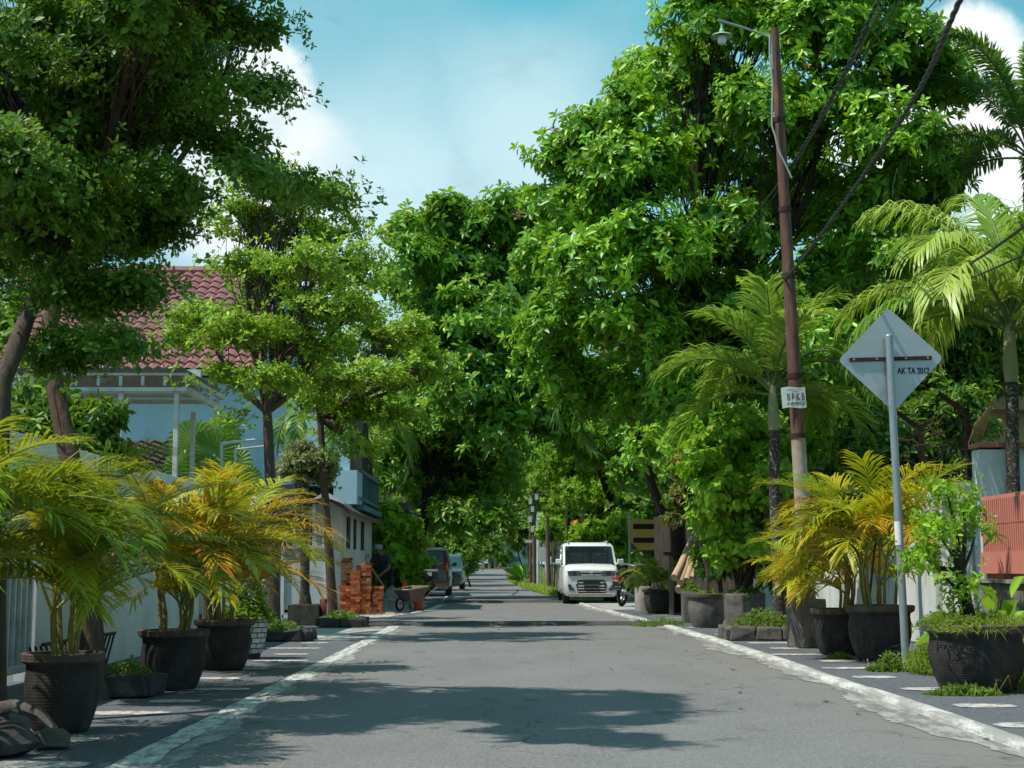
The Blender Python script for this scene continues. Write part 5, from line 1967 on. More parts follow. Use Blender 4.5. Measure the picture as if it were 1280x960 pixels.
bush('bush', 'pale green thicket beyond the grey-green car on the left', 'bush', 570, 722, 118, [(552, 690, 18), (565, 670, 18), (580, 660, 16), (575, 690, 16), (548, 660, 18), (590, 650, 14), (560, 645, 16)], 'leaf_far', subs=24, per=8, sub_r=.6, k=6, L=.3, W=.14, limb_r=.04)
bush('bush', 'dense thicket just left of the far utility poles', 'bush', 655, 712, 128, [(640, 665, 14), (655, 655, 16), (668, 670, 14), (650, 678, 12), (630, 655, 12), (670, 690, 10)], 'leaf_far', subs=24, per=8, sub_r=.6, k=6, L=.3, W=.14, limb_r=.04)
bush('bush', 'green thicket behind the paling fence and poles', 'bush', 700, 716, 92, [(690, 690, 14), (705, 680, 16), (720, 690, 16), (695, 665, 12), (735, 680, 14), (712, 700, 12)], 'leaf_far', subs=24, per=8, sub_r=.5, k=6, L=.26, W=.12, limb_r=.04)
bush('bush', 'dark thicket behind the yellow slotted panel', 'bush', 815, 740, 52, [(800, 640, 24), (825, 650, 24), (840, 690, 24), (800, 700, 22), (780, 720, 16), (830, 620, 20), (850, 660, 20)], 'leaf_dark', subs=24, per=8, sub_r=.45, k=6, L=.24, W=.1, limb_r=.04)

# grassy verge on the right bend
pts = []
rr_ = random.Random(8)
while len(pts) < 5200:
    y = rr_.uniform(46, 105)
    x = right_edge(y) - .15 + abs(rr_.gauss(0, 1.1))
    if x < 6: pts.append((x, y, gz(y)))
v_, t_, tn_ = grass_geo(pts, .42, .03, .45, .68)
tag(link('roadside_grass', tri_mesh('roadside_grass', v_, t_, tn_), 'leaf_grass'), 'tall sunlit grass on the verge at the right bend', 'grass', kind='stuff')
r = thing('banana_plant', 'big-leaved banana-like plant on the grass verge by the far poles', 'plant', (X(656, 86), 86, gz(86)))
N = 14
az = rng.uniform(0, 6.28, N)
el_ = rng.uniform(.6, 1.35, N)
d_ = np.stack([np.cos(az) * np.cos(el_), np.sin(az) * np.cos(el_), np.sin(el_)], 1)
v_, t_, tn_ = leaf_geo(d_ * .35, d_, np.tile([0, 0, 1.], (N, 1)), rng.uniform(.9, 1.6, N), rng.uniform(.3, .42, N), rng.uniform(.2, .8, N), 'long', .35)
o = link('foliage', tri_mesh('foliage', v_, t_, tn_), 'leaf_bright')
o.parent = r

# ================================================================== RIGHT WALLS
r = thing('boundary_wall', 'weather-stained white boundary wall behind the right-hand pots', 'wall', (5.3, 24, 0))
m = MB()
m.box(5.3, 5.45, 17.35, 33, -.05, 1.95)
m.build('wall', 'wall_stained', r)
m = MB()
for i in range(6):
    y = 18.6 + i * 2.6
    m.box(5.22, 5.297, y, y + .3, -.05, 2.05)
m.build('pilaster', 'wall_stained', r)
r = thing('gate_pillar', 'pale blue-grey wall end with a red coping behind the feathery palm trunk', 'wall', (5.8, 17.2, 0))
m = MB()
m.box(5.32, 5.62, 17.0, 17.3, -.05, 2.28)
m.box(5.62, 9, 17.12, 17.28, -.05, 2.3)
m.build('wall', 'wall_paleblue', r)
m = MB()
m.box(5.29, 9, 16.96, 17.32, 2.3, 2.36)
m.build('coping', 'coping_red', r, bevel=.01)
r = thing('red_fence', 'red-brown panel fence of close vertical slats on the right', 'fence', (5.35, 13.5, 0))
m = MB()
n = 110
for i in range(n):
    y = 9.5 + i * .0675
    for (a, b) in ((1.13, 1.42), (1.43, 1.7)):
        m.obox((5.3, y, (a + b) / 2), (.05, .036, b - a), (random.uniform(-.02, .02), 0, 0))
m.build('slat_panel', 'fence_red', r)
m = MB()
m.box(5.325, 5.37, 9.4, 16.95, .95, 1.72)
m.box(5.27, 5.324, 9.4, 16.95, .9, 1.13)
m.box(5.29, 5.324, 9.4, 16.95, 1.70, 1.74)
m.build('frame', 'fence_red', r)
m = MB()
m.box(5.33, 5.36, 9.4, 16.95, .8, .95)
m.build('base_strip', 'coping_red', r)
r = thing('stone_wall', 'low grey stone wall under the red fence on the right', 'wall', (5.35, 13.5, 0))
m = MB()
m.box(5.24, 5.5, 8, 16.9, -.05, .8)
m.build('wall', 'stone_wall', r)
m = MB()
m.box(5.2, 5.54, 8, 16.9, .8, .84)
m.build('cap', 'concrete', r)
# barbed wire on rusty angle posts
r = thing('barbed_wire_fence', 'tangled barbed wire on rusty posts above the right boundary wall', 'fence', (5.38, 19.5, 1.95))
posts = [(5.38, 17.6), (5.38, 19.6), (5.38, 21.8), (5.38, 24)]
for x, y in posts:
    m = MB()
    m.box(x - .03, x + .03, y - .03, y + .03, 1.95, 2.75)
    m.obox((x - .16, y, 2.86), (.05, .05, .42), (0, -.95, 0))
    m.build('post', 'rust_dark', r)
rr_ = random.Random(4)
for k in range(5):
    m = MB()
    path = []
    zz = 2.1 + .16 * k
    for i in range(40):
        y = 17.4 + i * .17
        path.append(Vector((5.38 + rr_.uniform(-.05, .05) + .1 * math.sin(i * 1.3 + k), y, zz + .09 * math.sin(i * .9 + k * 2) + rr_.uniform(-.03, .03))))
    m.tube(path, .009, 4)
    for p in path[::2]:
        dd_ = Vector((rr_.uniform(-1, 1), rr_.uniform(-1, 1), rr_.uniform(-1, 1))).normalized() * .035
        m.tube([p - dd_, p + dd_], .006, 4)
    m.build('wire', 'rust_dark', r)
# tan house behind
r = thing('tan_house', 'tan-walled house with a shallow roof behind the red coping', 'house', (13, 34, 0))
m = MB()
m.box(X(1190, 32), 18, 32, 40, 0, Z(512, 32))
m.build('wall', 'wall_tan', r)
m = MB()
m.prism([(X(1196, 32), Z(515, 32)), (X(1310, 32), Z(478, 32)), (20, Z(500, 32)), (20, Z(520, 32))], 'y', 31.4, 40.5)
m.build('roof', 'wall_tan', r)
# hanging dead fronds on the palm
r = thing('dead_frond', 'dry brown frond hanging against the feathery palm trunk at right', 'dry frond', P(1225, 540, 17.0))
random.seed(77)
for k in range(5):
    m = MB()
    m.tube([P(1240, 505, 16.6), P(1232 - k * 3, 530, 16.65), P(1226 - k * 4, 552 + k, 16.7)], [.01, .02, .004], 4)
    m.build('leaflet', 'dry_leaf', r)
# ================================================================== POLES, SIGNS, CABLES
def text_obj(name, txt, size, loc, rot, mat, parent, align='CENTER', ext=.0006, bold=.0, sx=1.0):
    cu = bpy.data.curves.new(name, 'FONT')
    cu.body = txt
    cu.size = size
    cu.align_x = align
    cu.align_y = 'CENTER'
    cu.extrude = ext
    cu.offset = bold
    o = bpy.data.objects.new(name, cu)
    COL.objects.link(o)
    dg = bpy.context.evaluated_depsgraph_get()
    me = bpy.data.meshes.new_from_object(o.evaluated_get(dg))
    bpy.data.objects.remove(o)
    ob = link(name, me, mat)
    ob.location = loc
    ob.rotation_euler = rot
    ob.scale = (sx, 1, 1)
    ob.parent = parent
    return ob


d = 19.0
gb = P(1012, 770, d)
gb = Vector((gb.x, d, 0))
tp = P(968, 36, d)
r = thing('lamp_post', 'tall rusty steel lamp post carrying a green-shaded street lamp', 'lamp post', gb)
pth = [gb.lerp(tp, i / 16) for i in range(17)]


def onpole(py):
    """point of the pole's axis at a picture height"""
    lo, hi = 0.0, 1.0
    for _ in range(40):
        mid = (lo + hi) / 2
        q = gb.lerp(tp, mid)
        c = CR.transposed() @ (q - Vector((0, 0, .95)))
        y = 480 - F * c.y / -c.z
        if y > py: lo = mid
        else: hi = mid
    return gb.lerp(tp, lo)


def polerad(py):
    return float(np.interp(py, [36, 400, 560, 720], [.055, .08, .09, .098]))


segs = [(770, 545, 'pole_paint'), (545, 345, 'pole_rust'), (345, 150, 'pole_rust'), (150, 36, 'pole_rust')]
for a, b, mt in segs:
    m = MB()
    pts = [onpole(a + (b - a) * i / 6) for i in range(7)]
    if a == 770: pts[0] = gb
    if b == 36: pts[-1] = tp
    m.tube(pts, [polerad(a + (b - a) * i / 6) for i in range(7)], 16)
    m.build('pole', mt, r, smooth=True)
for py in (545, 470, 345, 262, 150):
    m = MB()
    q = onpole(py)
    ax = (tp - gb).normalized()
    m.tube([q - ax * .03, q + ax * .03], polerad(py) + .012, 16)
    m.build('band', 'rust_dark', r, smooth=True)
arm0 = P(965, 48, d - .02)
arm1 = P(897, 25, d - .1)
m = MB()
m.tube([arm0 + Vector((0, 0, -.42)), arm0, arm0.lerp(arm1, .5) + Vector((0, 0, .015)), arm1], .017, 8)
m.build('arm', 'steel_galv', r, smooth=True)
lp = P(902, 28, d - .1)
ls = d / F
m = MB()
m.lathe([(.012, -.02), (.015, -.08), (.032, -.1), (.036, -.135), (.06, -.145), (.125, -.17), (.145, -.19), (.13, -.188), (.03, -.15)], 22, lp[:], cap=False)
lamp = m.build('lamp_shade', 'lamp_green', r, smooth=True)
m = MB()
m.lathe([(.052, -.19), (.054, -.265), (.045, -.285), (.02, -.29)], 16, lp[:])
o = m.build('bulb', 'lamp_glass', None, smooth=True)
o.parent = lamp
m = MB()
pp = []
for py, off in ((48, -.085), (72, -.1), (110, -.085), (160, -.125), (172, -.09), (190, -.06), (210, .03), (225, .09)):
    pp.append(onpole(py) + Vector((off, -.1, 0)))
m.tube(pp, .012, 6)
m.build('wire', 'cable_grey', r, smooth=True)

# paper notice
q = onpole(498)
ppu = F / d
nw, nh = 31 / ppu, 26 / ppu
r = thing('notice_plate', 'small white notice reading BPKB nailed to the rusty lamp post', 'notice', q + Vector((-.0, -polerad(498) - .02, 0)) + Vector((-.045, 0, 0)), 0)
r.rotation_euler = (0, R_(-4), R_(6))
m = MB()
n = 10
for i in range(n + 1):
    x = -nw / 2 + nw * i / n
    yb = .0015 + .10 * (x / nw) ** 2 * .25
    for z in (-nh / 2, nh / 2):
        m.v.append((x, yb, z + .01 * math.sin(i * .6)))
for i in range(n):
    m.f.append((2 * i, 2 * i + 2, 2 * i + 3, 2 * i + 1))
    m.m.append(0)
o = link('sheet', m.mesh('sheet'), 'paper_white')
o.parent = r
sol = o.modifiers.new('solid', 'SOLIDIFY')
sol.thickness = .003
HX = (math.pi / 2, 0, 0)
text_obj('lettering', 'B P K B', .125, (.022, -.012, .002), HX, 'ink', r, bold=.0015, sx=.58)
text_obj('lettering', 'PINJAMAN CEPAT', .03, (.02, -.012, .095), HX, 'ink_soft', r, sx=.8)
text_obj('lettering', 'JAMINAN', .026, (.02, -.012, .07), HX, 'ink_soft', r, sx=.8)
text_obj('lettering', '081805790 29', .05, (.02, -.012, -.082), HX, 'ink_soft', r, bold=.0012, sx=.8)

# diamond road sign seen from the back, on its galvanised pole
base = G(1133, 839)
d = base.y
top = P(1111, 420, d)
r = thing('road_sign', 'back of a diamond-shaped grey road sign on a galvanised pole', 'road sign', base)
m = MB()
m.tube([base.lerp(top, i / 6) for i in range(7)], .037, 16)
m.lathe([(.037, 0), (.03, .012), (.005, .015)], 14, top[:], cap=False)
m.build('pole', 'steel_galv', r, smooth=True)
m = MB()
m.tube([base.lerp(top, .37) + Vector((-.006, -.002, 0)), base.lerp(top, .44) + Vector((-.006, -.002, 0))], .0365, 12)
m.build('sticker', 'paper_white', r, smooth=True)
cc = P(1113.5, 449, d + .06)
hd = 67 * (d / F)
m = MB()
# rounded diamond, vertical plate facing away from the camera
poly = []
rad = .05
for k in range(4):
    a = math.pi / 2 * k
    cx, cz = (hd - rad * 1.42) * math.cos(a), (hd - rad * 1.42) * math.sin(a)
    for j in range(7):
        b = a - math.pi / 4 + math.pi / 2 * j / 6
        poly.append((cx + rad * math.cos(b), cz + rad * math.sin(b)))
m.prism(poly, 'y', 0, .004)
pl = link('plate', m.mesh('plate'), 'sign_back')
pl.parent = r
tilt = R_(-1.5)
pl.location = cc - base
pl.rotation_euler = (0, tilt, 0)
m = MB()
m.box(-.40, .39, -.022, -.001, -.015, .02)
br = link('bracket', m.mesh('bracket'), 'rust_dark')
br.parent = r
br.location = cc - base
br.rotation_euler = (0, tilt, 0)
for bx_ in (-.36, -.14, .14, .35):
    m = MB()
    m.tube([Vector((bx_, -.03, .003)), Vector((bx_, -.02, .003))], .011, 6)
    bo = link('bolt', m.mesh('bolt'), 'steel_galv')
    bo.parent = r
    bo.location = cc - base
    bo.rotation_euler = (0, tilt, 0)
lo = cc - base + Vector((.06, -.004, -.115))
text_obj('lettering', 'AK TA 2012', .083, lo, (math.pi / 2, 0, 0), 'ink', r, align='LEFT', bold=.0022, sx=.72)
m = MB()
m.lathe([(.07, 0), (.06, .03), (.04, .04)], 14, base[:])
m.build('footing', 'concrete', r)

# twisted overhead cables
def cable(label, pix, rad, strands=3, twist=.35, mat='cable_black', name='overhead_cable', group=None):
    pts = [P(*p) for p in pix]
    # smooth through the points
    fine = []
    n = len(pts)
    for i in range(n - 1):
        p0, p1, p2, p3 = pts[max(0, i - 1)], pts[i], pts[i + 1], pts[min(n - 1, i + 2)]
        for k in range(26):
            t = k / 26
            fine.append(.5 * ((2 * p1) + (p2 - p0) * t + (2 * p0 - 5 * p1 + 4 * p2 - p3) * t * t + (3 * p1 - p0 - 3 * p2 + p3) * t ** 3))
    fine.append(pts[-1])
    m = MB()
    if strands == 1:
        m.tube(fine, rad, 6)
    else:
        L = 0
        acc = [0]
        for a, b in zip(fine, fine[1:]):
            L += (b - a).length
            acc.append(L)
        dense = []
        step = twist / 9
        q = 0
        j = 0
        while q < L:
            while acc[j + 1] < q: j += 1
            f = (q - acc[j]) / (acc[j + 1] - acc[j])
            dense.append((fine[j].lerp(fine[j + 1], f), q))
            q += step
        t = (fine[-1] - fine[0]).normalized()
        u = t.orthogonal().normalized()
        w = t.cross(u)
        for s_ in range(strands):
            o_ = []
            for p, q in dense:
                a = q / twist * 2 * math.pi + s_ * 2 * math.pi / strands
                o_.append(p + (u * math.cos(a) + w * math.sin(a)) * rad * .62)
            m.tube(o_, rad * .62, 6)
    o = m.build('overhead_cable', mat, None, smooth=True)
    # base of the thing at its near end
    tag(o, label, 'cable', group)
    return o


cable('thickest twisted black cable crossing in front of the lamp post from the top right', [(1235, -60, 7.2), (1200, 0, 7.8), (1150, 110, 9.6), (1085, 210, 12), (1030, 288, 15), (985, 345, 18.6), (935, 395, 24), (885, 430, 31)], .0145, 3, .5)
cable('pair of twisted cables passing just behind the lamp post top right', [(1130, -60, 10), (1095, 5, 11.5), (1050, 100, 14), (985, 212, 19.2), (915, 300, 27), (832, 378, 40)], .015, 2, .5)
cable('thin single wire right of the twisted pair near the lamp post', [(1160, -60, 10), (1122, 5, 11.5), (1060, 100, 14), (1000, 190, 19), (930, 285, 27), (850, 365, 38)], .009, 1)
cable('second thin wire low along the twisted pair', [(1135, -60, 10.4), (1105, 5, 11.7), (1056, 95, 14), (992, 208, 19.1), (925, 300, 27), (842, 385, 40)], .009, 1)
cable('upper wire of the two crossing the feathery palm at the right edge', [(1340, 235, 10), (1280, 283, 12), (1220, 325, 15), (1165, 354, 19), (1110, 378, 25)], .014, 1)
cable('lower wire of the two crossing the feathery palm at the right edge', [(1340, 285, 10), (1280, 318, 12), (1220, 345, 15), (1165, 366, 19), (1110, 385, 25)], .01, 1)
cable('thin wire high in the blue sky between tree and top edge', [(1180, -10, 24), (1150, 22, 27), (1120, 58, 31)], .012, 1)
cable('thin dark wire between the blue house and the big mango tree', [(560, 360, 45), (500, 372, 42), (420, 384, 38), (300, 395, 34.6)], .012, 1)

# ================================================================== BRICKS, BARROW, CONE
d0 = 31.0
bx = 52.5
B0 = MB()
bl, bw, bh_ = .205, .10, .05
B0.box(-bl / 2, bl / 2, -bw / 2, bw / 2, 0, bh_)
bme = B0.mesh('brick')
bme.materials.append(MATS['brick_clay'])
rr_ = random.Random(6)
cols = [(436, 33.0, 22, 'red clay brick in the rear left column of the brick stack'), (446.5, 32.0, 17, 'red clay brick in the front left column of the brick stack'), (459.5, 32.05, 20, 'red clay brick in the tallest front column of the brick stack'),
        (474.5, 32.1, 11, 'red clay brick in the short right column of the brick stack'), (453, 32.75, 19, 'red clay brick in the middle rear column of the brick stack'), (434, 32.2, 11, 'red clay brick in the low heap at the left of the stack')]
first = True
for px, dd, n, lab in cols:
    x = X(px, dd)
    for k in range(n):
        z = k * (bh_ + .004)
        for j in range(2):
            o = bpy.data.objects.new('brick', bme)
            COL.objects.link(o)
            if k % 2 == 0:
                o.location = (x + rr_.gauss(0, .012), dd + (j - .5) * .107 + rr_.gauss(0, .004), z)
                o.rotation_euler = (0, 0, rr_.gauss(0, .06))
            else:
                o.location = (x + (j - .5) * .107 + rr_.gauss(0, .004), dd + rr_.gauss(0, .012), z)
                o.rotation_euler = (0, 0, math.pi / 2 + rr_.gauss(0, .06))
            tag(o, lab, 'brick', lab.replace('brick in the', 'bricks of the').replace(' clay', ''))
m = MB()
m.prism([(X(483, 32), 32.0), (X(496, 32), 31.8), (X(494, 32.5), 32.5), (X(484, 32.5), 32.6)], 'z', .005, .04)
o = m.build('board_scrap', 'log_wood', None)
tag(o, 'pale scrap of board lying beside the short brick column', 'board')

g = Vector((X(490, 35.5), 35.8, 0))
m = MB()
n1_, n2_ = 40, 12
for j in range(n2_ + 1):
    f = j / n2_
    for i in range(n1_):
        a = 2 * math.pi * i / n1_
        R1 = .52 * (1 - f) ** .8 * (1 + .12 * math.sin(3 * a))
        m.v.append((R1 * math.cos(a) + random.uniform(-.02, .02), R1 * .8 * math.sin(a) + random.uniform(-.02, .02), max(0, .56 * f ** 1.15 + random.uniform(-.025, .025))))
for j in range(n2_):
    for i in range(n1_):
        i2 = (i + 1) % n1_
        m.f.append((j * n1_ + i, j * n1_ + i2, (j + 1) * n1_ + i2, (j + 1) * n1_ + i))
        m.m.append(0)
for k in range(160):
    a = random.uniform(0, 6.28)
    f = random.uniform(0, 1.1)
    R1 = .55 * f
    z = max(0, .56 * (1 - f)) + .005
    s_ = random.uniform(.012, .028)
    m.obox((R1 * math.cos(a), R1 * .8 * math.sin(a), z), (s_, s_, s_), (random.random() * 3, random.random() * 3, 0))
o = m.build('gravel_pile', 'gravel', None)
o.location = g
tag(o, 'small heap of grey gravel between the bricks and the wheelbarrow', 'gravel pile')

# wheelbarrow: local +x runs from the wheel to the handles
g = Vector((X(514, 34.5), 34.6, 0))
r = thing('wheelbarrow', 'rusty wheelbarrow standing at the kerb beside the gravel heap', 'wheelbarrow', g, R_(52))
r.scale = (.78, .78, .9)
m = MB()
zt, zb_ = .56, .26
top_ = [(-.42, -.30, zt - .02), (.42, -.33, zt + .06), (.42, .33, zt + .06), (-.42, .30, zt - .02)]
bot_ = [(-.2, -.18, zb_), (.26, -.2, zb_ + .02), (.26, .2, zb_ + .02), (-.2, .18, zb_)]
m.v = list(top_) + list(bot_)
m.f = [(4, 7, 6, 5)] + [(i, (i + 1) % 4, 4 + (i + 1) % 4, 4 + i) for i in range(4)]
m.m = [0] * 5
o = m.build('tray', 'wheelbarrow_rust', r, False)
sd_ = o.modifiers.new('solid', 'SOLIDIFY')
sd_.thickness = .012
m = MB()
m.tube([Vector(p) for p in top_ + [top_[0]]], .014, 6)
m.build('tray_lip', 'log_wood', r, False)
for sg in (-1, 1):
    m = MB()
    m.tube([Vector((-.45, sg * .06, .2)), Vector((-.2, sg * .17, .24)), Vector((.3, sg * .22, .3)), Vector((.62, sg * .28, .5)), Vector((.86, sg * .29, .58))], .018, 8)
    m.build('handle', 'wheelbarrow_rust', r, False, True)
    m = MB()
    m.tube([Vector((.22, sg * .2, .28)), Vector((.3, sg * .24, .0))], .016, 6)
    m.tube([Vector((.05, sg * .19, .26)), Vector((.3, sg * .24, .03))], .012, 6)
    m.build('leg', 'wheelbarrow_rust', r, False, True)
m = MB()
for i in range(25):
    pass
ring = [Vector((-.46 + .145 * math.cos(a), 0, .18 + .145 * math.sin(a))) for a in [2 * math.pi * i / 24 for i in range(25)]]
m.tube(ring, .038, 8, cap=False)
wh = m.build('wheel', 'tyre', r, False, True)
m = MB()
m.tube([Vector((-.46, -.02, .18)), Vector((-.46, .02, .18))], .115, 16)
m.tube([Vector((-.46, -.08, .18)), Vector((-.46, .08, .18))], .014, 8)
o = m.build('rim', 'alloy', None)
o.parent = wh

# traffic cone
g = Vector((X(506.5, 37.5), 37.6, 0))
r = thing('traffic_cone', 'orange traffic cone standing behind the wheelbarrow', 'traffic cone', g)
m = MB()
m.lathe([(.15, .03), (.145, .05), (.045, .66), (.035, .68), (.01, .682)], 24)
m.build('cone', 'cone_orange', r, False, True)
m = MB()
m.lathe([(.119, .24), (.101, .36)], 24, cap=False)
m.lathe([(.12, .24), (.1185, .24)], 24, cap=False)
m.build('band', 'paper_white', r, False, True)
m = MB()
m.box(-.19, .19, -.19, .19, 0, .03)
m.build('base', 'cone_orange', r, False, bevel=.008)

# red bucket seen behind the barrow legs
g = Vector((X(524, 35.6), 35.7, 0))
r = thing('bucket', 'small red bucket half hidden behind the wheelbarrow leg', 'bucket', g)
m = MB()
m.lathe([(.1, 0), (.13, .26), (.138, .265), (.138, .28), (.12, .28), (.1, .04)], 20)
m.build('pail', 'cone_orange', r, False, True)
m = MB()
m.tube([Vector((.13 * math.cos(a), .02, .27 + .1 * math.sin(a))) for a in [math.pi * i / 10 for i in range(11)]], .005, 5)
m.build('handle', 'steel_galv', r, False)

# cone-shaped pile of dark sacks left of the slim trunk
m = MB()
rock_mesh(m, (0, 0, .2), (.3, .22, .24), 4)
o = m.build('rubble_sack', 'rock_dark', None, smooth=True)
o.location = (X(422, 35), 35.2, 0)
tag(o, 'dark sack slumped left of the brick stack', 'sack')
# ================================================================== VEHICLES
def wheel(root, x, y, rad, wid, side):
    m = MB()
    prof = [(rad * .62, -wid / 2), (rad * .9, -wid / 2), (rad, -wid * .36), (rad, wid * .36), (rad * .9, wid / 2), (rad * .62, wid / 2)]
    n = 28
    for r_, xx in prof:
        for k in range(n):
            a = 2 * math.pi * k / n
            m.v.append((x + xx, y + r_ * math.cos(a), rad + r_ * math.sin(a)))
    for j in range(len(prof) - 1):
        for k in range(n):
            m.f.append((j * n + k, j * n + (k + 1) % n, (j + 1) * n + (k + 1) % n, (j + 1) * n + k))
            m.m.append(0)
    o = m.build('wheel', 'tyre', root, False, True)
    m = MB()
    m.tube([Vector((x - wid * .3, y, rad)), Vector((x + wid * .3, y, rad))], rad * .63, 24)
    for k in range(5):
        a = 2 * math.pi * k / 5
        c = Vector((x + side * wid * .32, y + rad * .33 * math.cos(a), rad + rad * .33 * math.sin(a)))
        m.obox(c, (.02, rad * .6, rad * .16), (a, 0, 0))
    q = m.build('rim', 'alloy', None, False)
    q.parent = o


def car(label, loc, rotz, Wd, L, H, gc, hood_z, belt, ws_base, ws_top, rear_top, paintm, glassm='glass_dark', front_round=.1, tw=.82, interior=False, wr=.29):
    """car in local coordinates: nose at y=0 pointing to -y"""
    root = thing('parked_car', label, 'car', loc, rotz)
    hw = Wd / 2
    # lower body: stations along the length, with section rings
    st = [(0.0, .86, hood_z - .10), (.05, .93, hood_z - .045), (.16, .985, hood_z), (ws_base * .6, 1.0, hood_z + (belt - hood_z) * .6), (ws_base, 1.0, belt), (L * .55, 1.0, belt), (L - .2, .99, belt + .01), (L - .05, .95, belt), (L, .9, belt - .06)]
    ring = []
    m = MB()
    for y, wf, zt in st:
        w = hw * wf
        e = .1 if 0.1 < y < L - .1 else .14
        sec = [(-w * .9, gc), (-w * .985, gc + e), (-w, (gc + zt) * .5), (-w * .985, zt - .12), (-w * .93, zt - .03), (-w * .75, zt + .015), (0, zt + .03), (w * .75, zt + .015), (w * .93, zt - .03), (w * .985, zt - .12), (w, (gc + zt) * .5), (w * .985, gc + e), (w * .9, gc)]
        b = len(m.v)
        m.v += [(x, y, z) for x, z in sec]
        ring.append((b, len(sec)))
    k = ring[0][1]
    for j in range(len(ring) - 1):
        a, b = ring[j][0], ring[j + 1][0]
        for i in range(k):
            m.f.append((a + i, a + (i + 1) % k, b + (i + 1) % k, b + i))
            m.m.append(0)
    m.f.append(tuple(range(k)))
    m.f.append(tuple(ring[-1][0] + i for i in range(k))[::-1])
    m.m += [0, 0]
    m.build('body', paintm, root, False, True, .02, 2)
    # greenhouse
    zr = H
    tb = hw * .975
    tr = hw * tw
    y0, y1, y2, y3 = ws_base, ws_top, rear_top, L - .06
    zb = belt - .02
    m = MB()
    secs = [(zb, tb, y0 + .02, y3), (zr - .11, tr * 1.02, y1 - .05, y2 + .05), (zr - .035, tr * .94, y1 + .05, y2 - .02), (zr, tr * .72, y1 + .25, y2 - .2)]
    for z, w, ya, yb in secs:
        m.v += [(-w, ya + .06, z), (-w * .9, ya, z), (w * .9, ya, z), (w, ya + .06, z), (w, yb - .05, z), (w * .9, yb, z), (-w * .9, yb, z), (-w, yb - .05, z)]
    for j in range(3):
        for i in range(8):
            if interior and j == 0 and i in (1, 3, 5, 7): continue
            m.f.append((j * 8 + i, j * 8 + (i + 1) % 8, (j + 1) * 8 + (i + 1) % 8, (j + 1) * 8 + i))
            m.m.append(0)
    m.f.append(tuple(24 + i for i in range(8)))
    m.m.append(0)
    m.build('cabin', paintm, root, False, True)
    # glass panes, 4 mm proud of the cabin
    def lerp3(a, b, t):
        return tuple(a[i] + (b[i] - a[i]) * t for i in range(3))

    def pane(name, A, Bq, C_, D_, n, ins=(.04, .06, .04, .06)):
        # corners bottom-left, bottom-right, top-right, top-left
        l, bt, rg, tp_ = ins
        def pt(u, v):
            return lerp3(lerp3(A, Bq, u), lerp3(D_, C_, u), v)
        q = [pt(l, bt), pt(1 - rg, bt), pt(1 - rg, 1 - tp_), pt(l, 1 - tp_)]
        nn = (Vector(q[1]) - Vector(q[0])).cross(Vector(q[3]) - Vector(q[0])).normalized()
        if nn.dot(Vector(n)) < 0: nn = -nn
        mm = MB()
        o0 = [Vector(p) + nn * .004 for p in q]
        o1 = [Vector(p) - nn * .01 for p in q]
        mm.add(o0 + o1, [(0, 1, 2, 3), (0, 4, 5, 1), (1, 5, 6, 2), (2, 6, 7, 3), (3, 7, 4, 0)])
        return mm.build(name, glassm, root, False, False, .006, 2)
    s0, s1 = secs[0], secs[1]
    pane('windshield', (-s0[1] * .86, s0[2] + .0, s0[0]), (s0[1] * .86, s0[2], s0[0]), (s1[1] * .88, s1[2], s1[0]), (-s1[1] * .88, s1[2], s1[0]), (0, -1, .5), (-.03, .06, -.03, .03))
    pane('rear_window', (-s0[1] * .84, s0[3], s0[0]), (s0[1] * .84, s0[3], s0[0]), (s1[1] * .84, s1[3], s1[0]), (-s1[1] * .84, s1[3], s1[0]), (0, 1, .3), (.03, .12, .03, .08))
    for sg in (-1, 1):
        A = (sg * s0[1], s0[2] + .06, s0[0])
        Bq = (sg * s0[1], s0[3] - .05, s0[0])
        C_ = (sg * s1[1], s1[3] - .05, s1[0])
        D_ = (sg * s1[1], s1[2] + .06, s1[0])
        def cut(a, b, t0, t1):
            return lerp3(a, b, t0), lerp3(a, b, t1)
        for t0, t1 in ((.03, .36), (.39, .68), (.71, .97)):
            a, b = cut(A, Bq, t0, t1)
            dq, cq = cut(D_, C_, t0, t1)
            pane('side_window', a, b, cq, dq, (sg, 0, .1), (.02, .12, .02, .08))
        wheel(root, sg * (hw - .1), .62, wr, .17, sg)
        wheel(root, sg * (hw - .1), L - .62, wr, .17, sg)
        m = MB()
        m.obox((sg * (hw + .09), ws_base + .12, belt + .08), (.17, .08, .14), (0, 0, sg * .15))
        m.obox((sg * (hw - .01), ws_base + .14, belt + .02), (.08, .05, .05))
        m.build('mirror', paintm, root, False, False, .025, 3)
        m = MB()
        yy = ws_base + .95
        m.box(sg * hw * 1.0 - .006, sg * hw * 1.0 + .006, yy - .1, yy + .1, belt - .13, belt - .1)
        m.build('door_handle', paintm, root, False, False, .004)
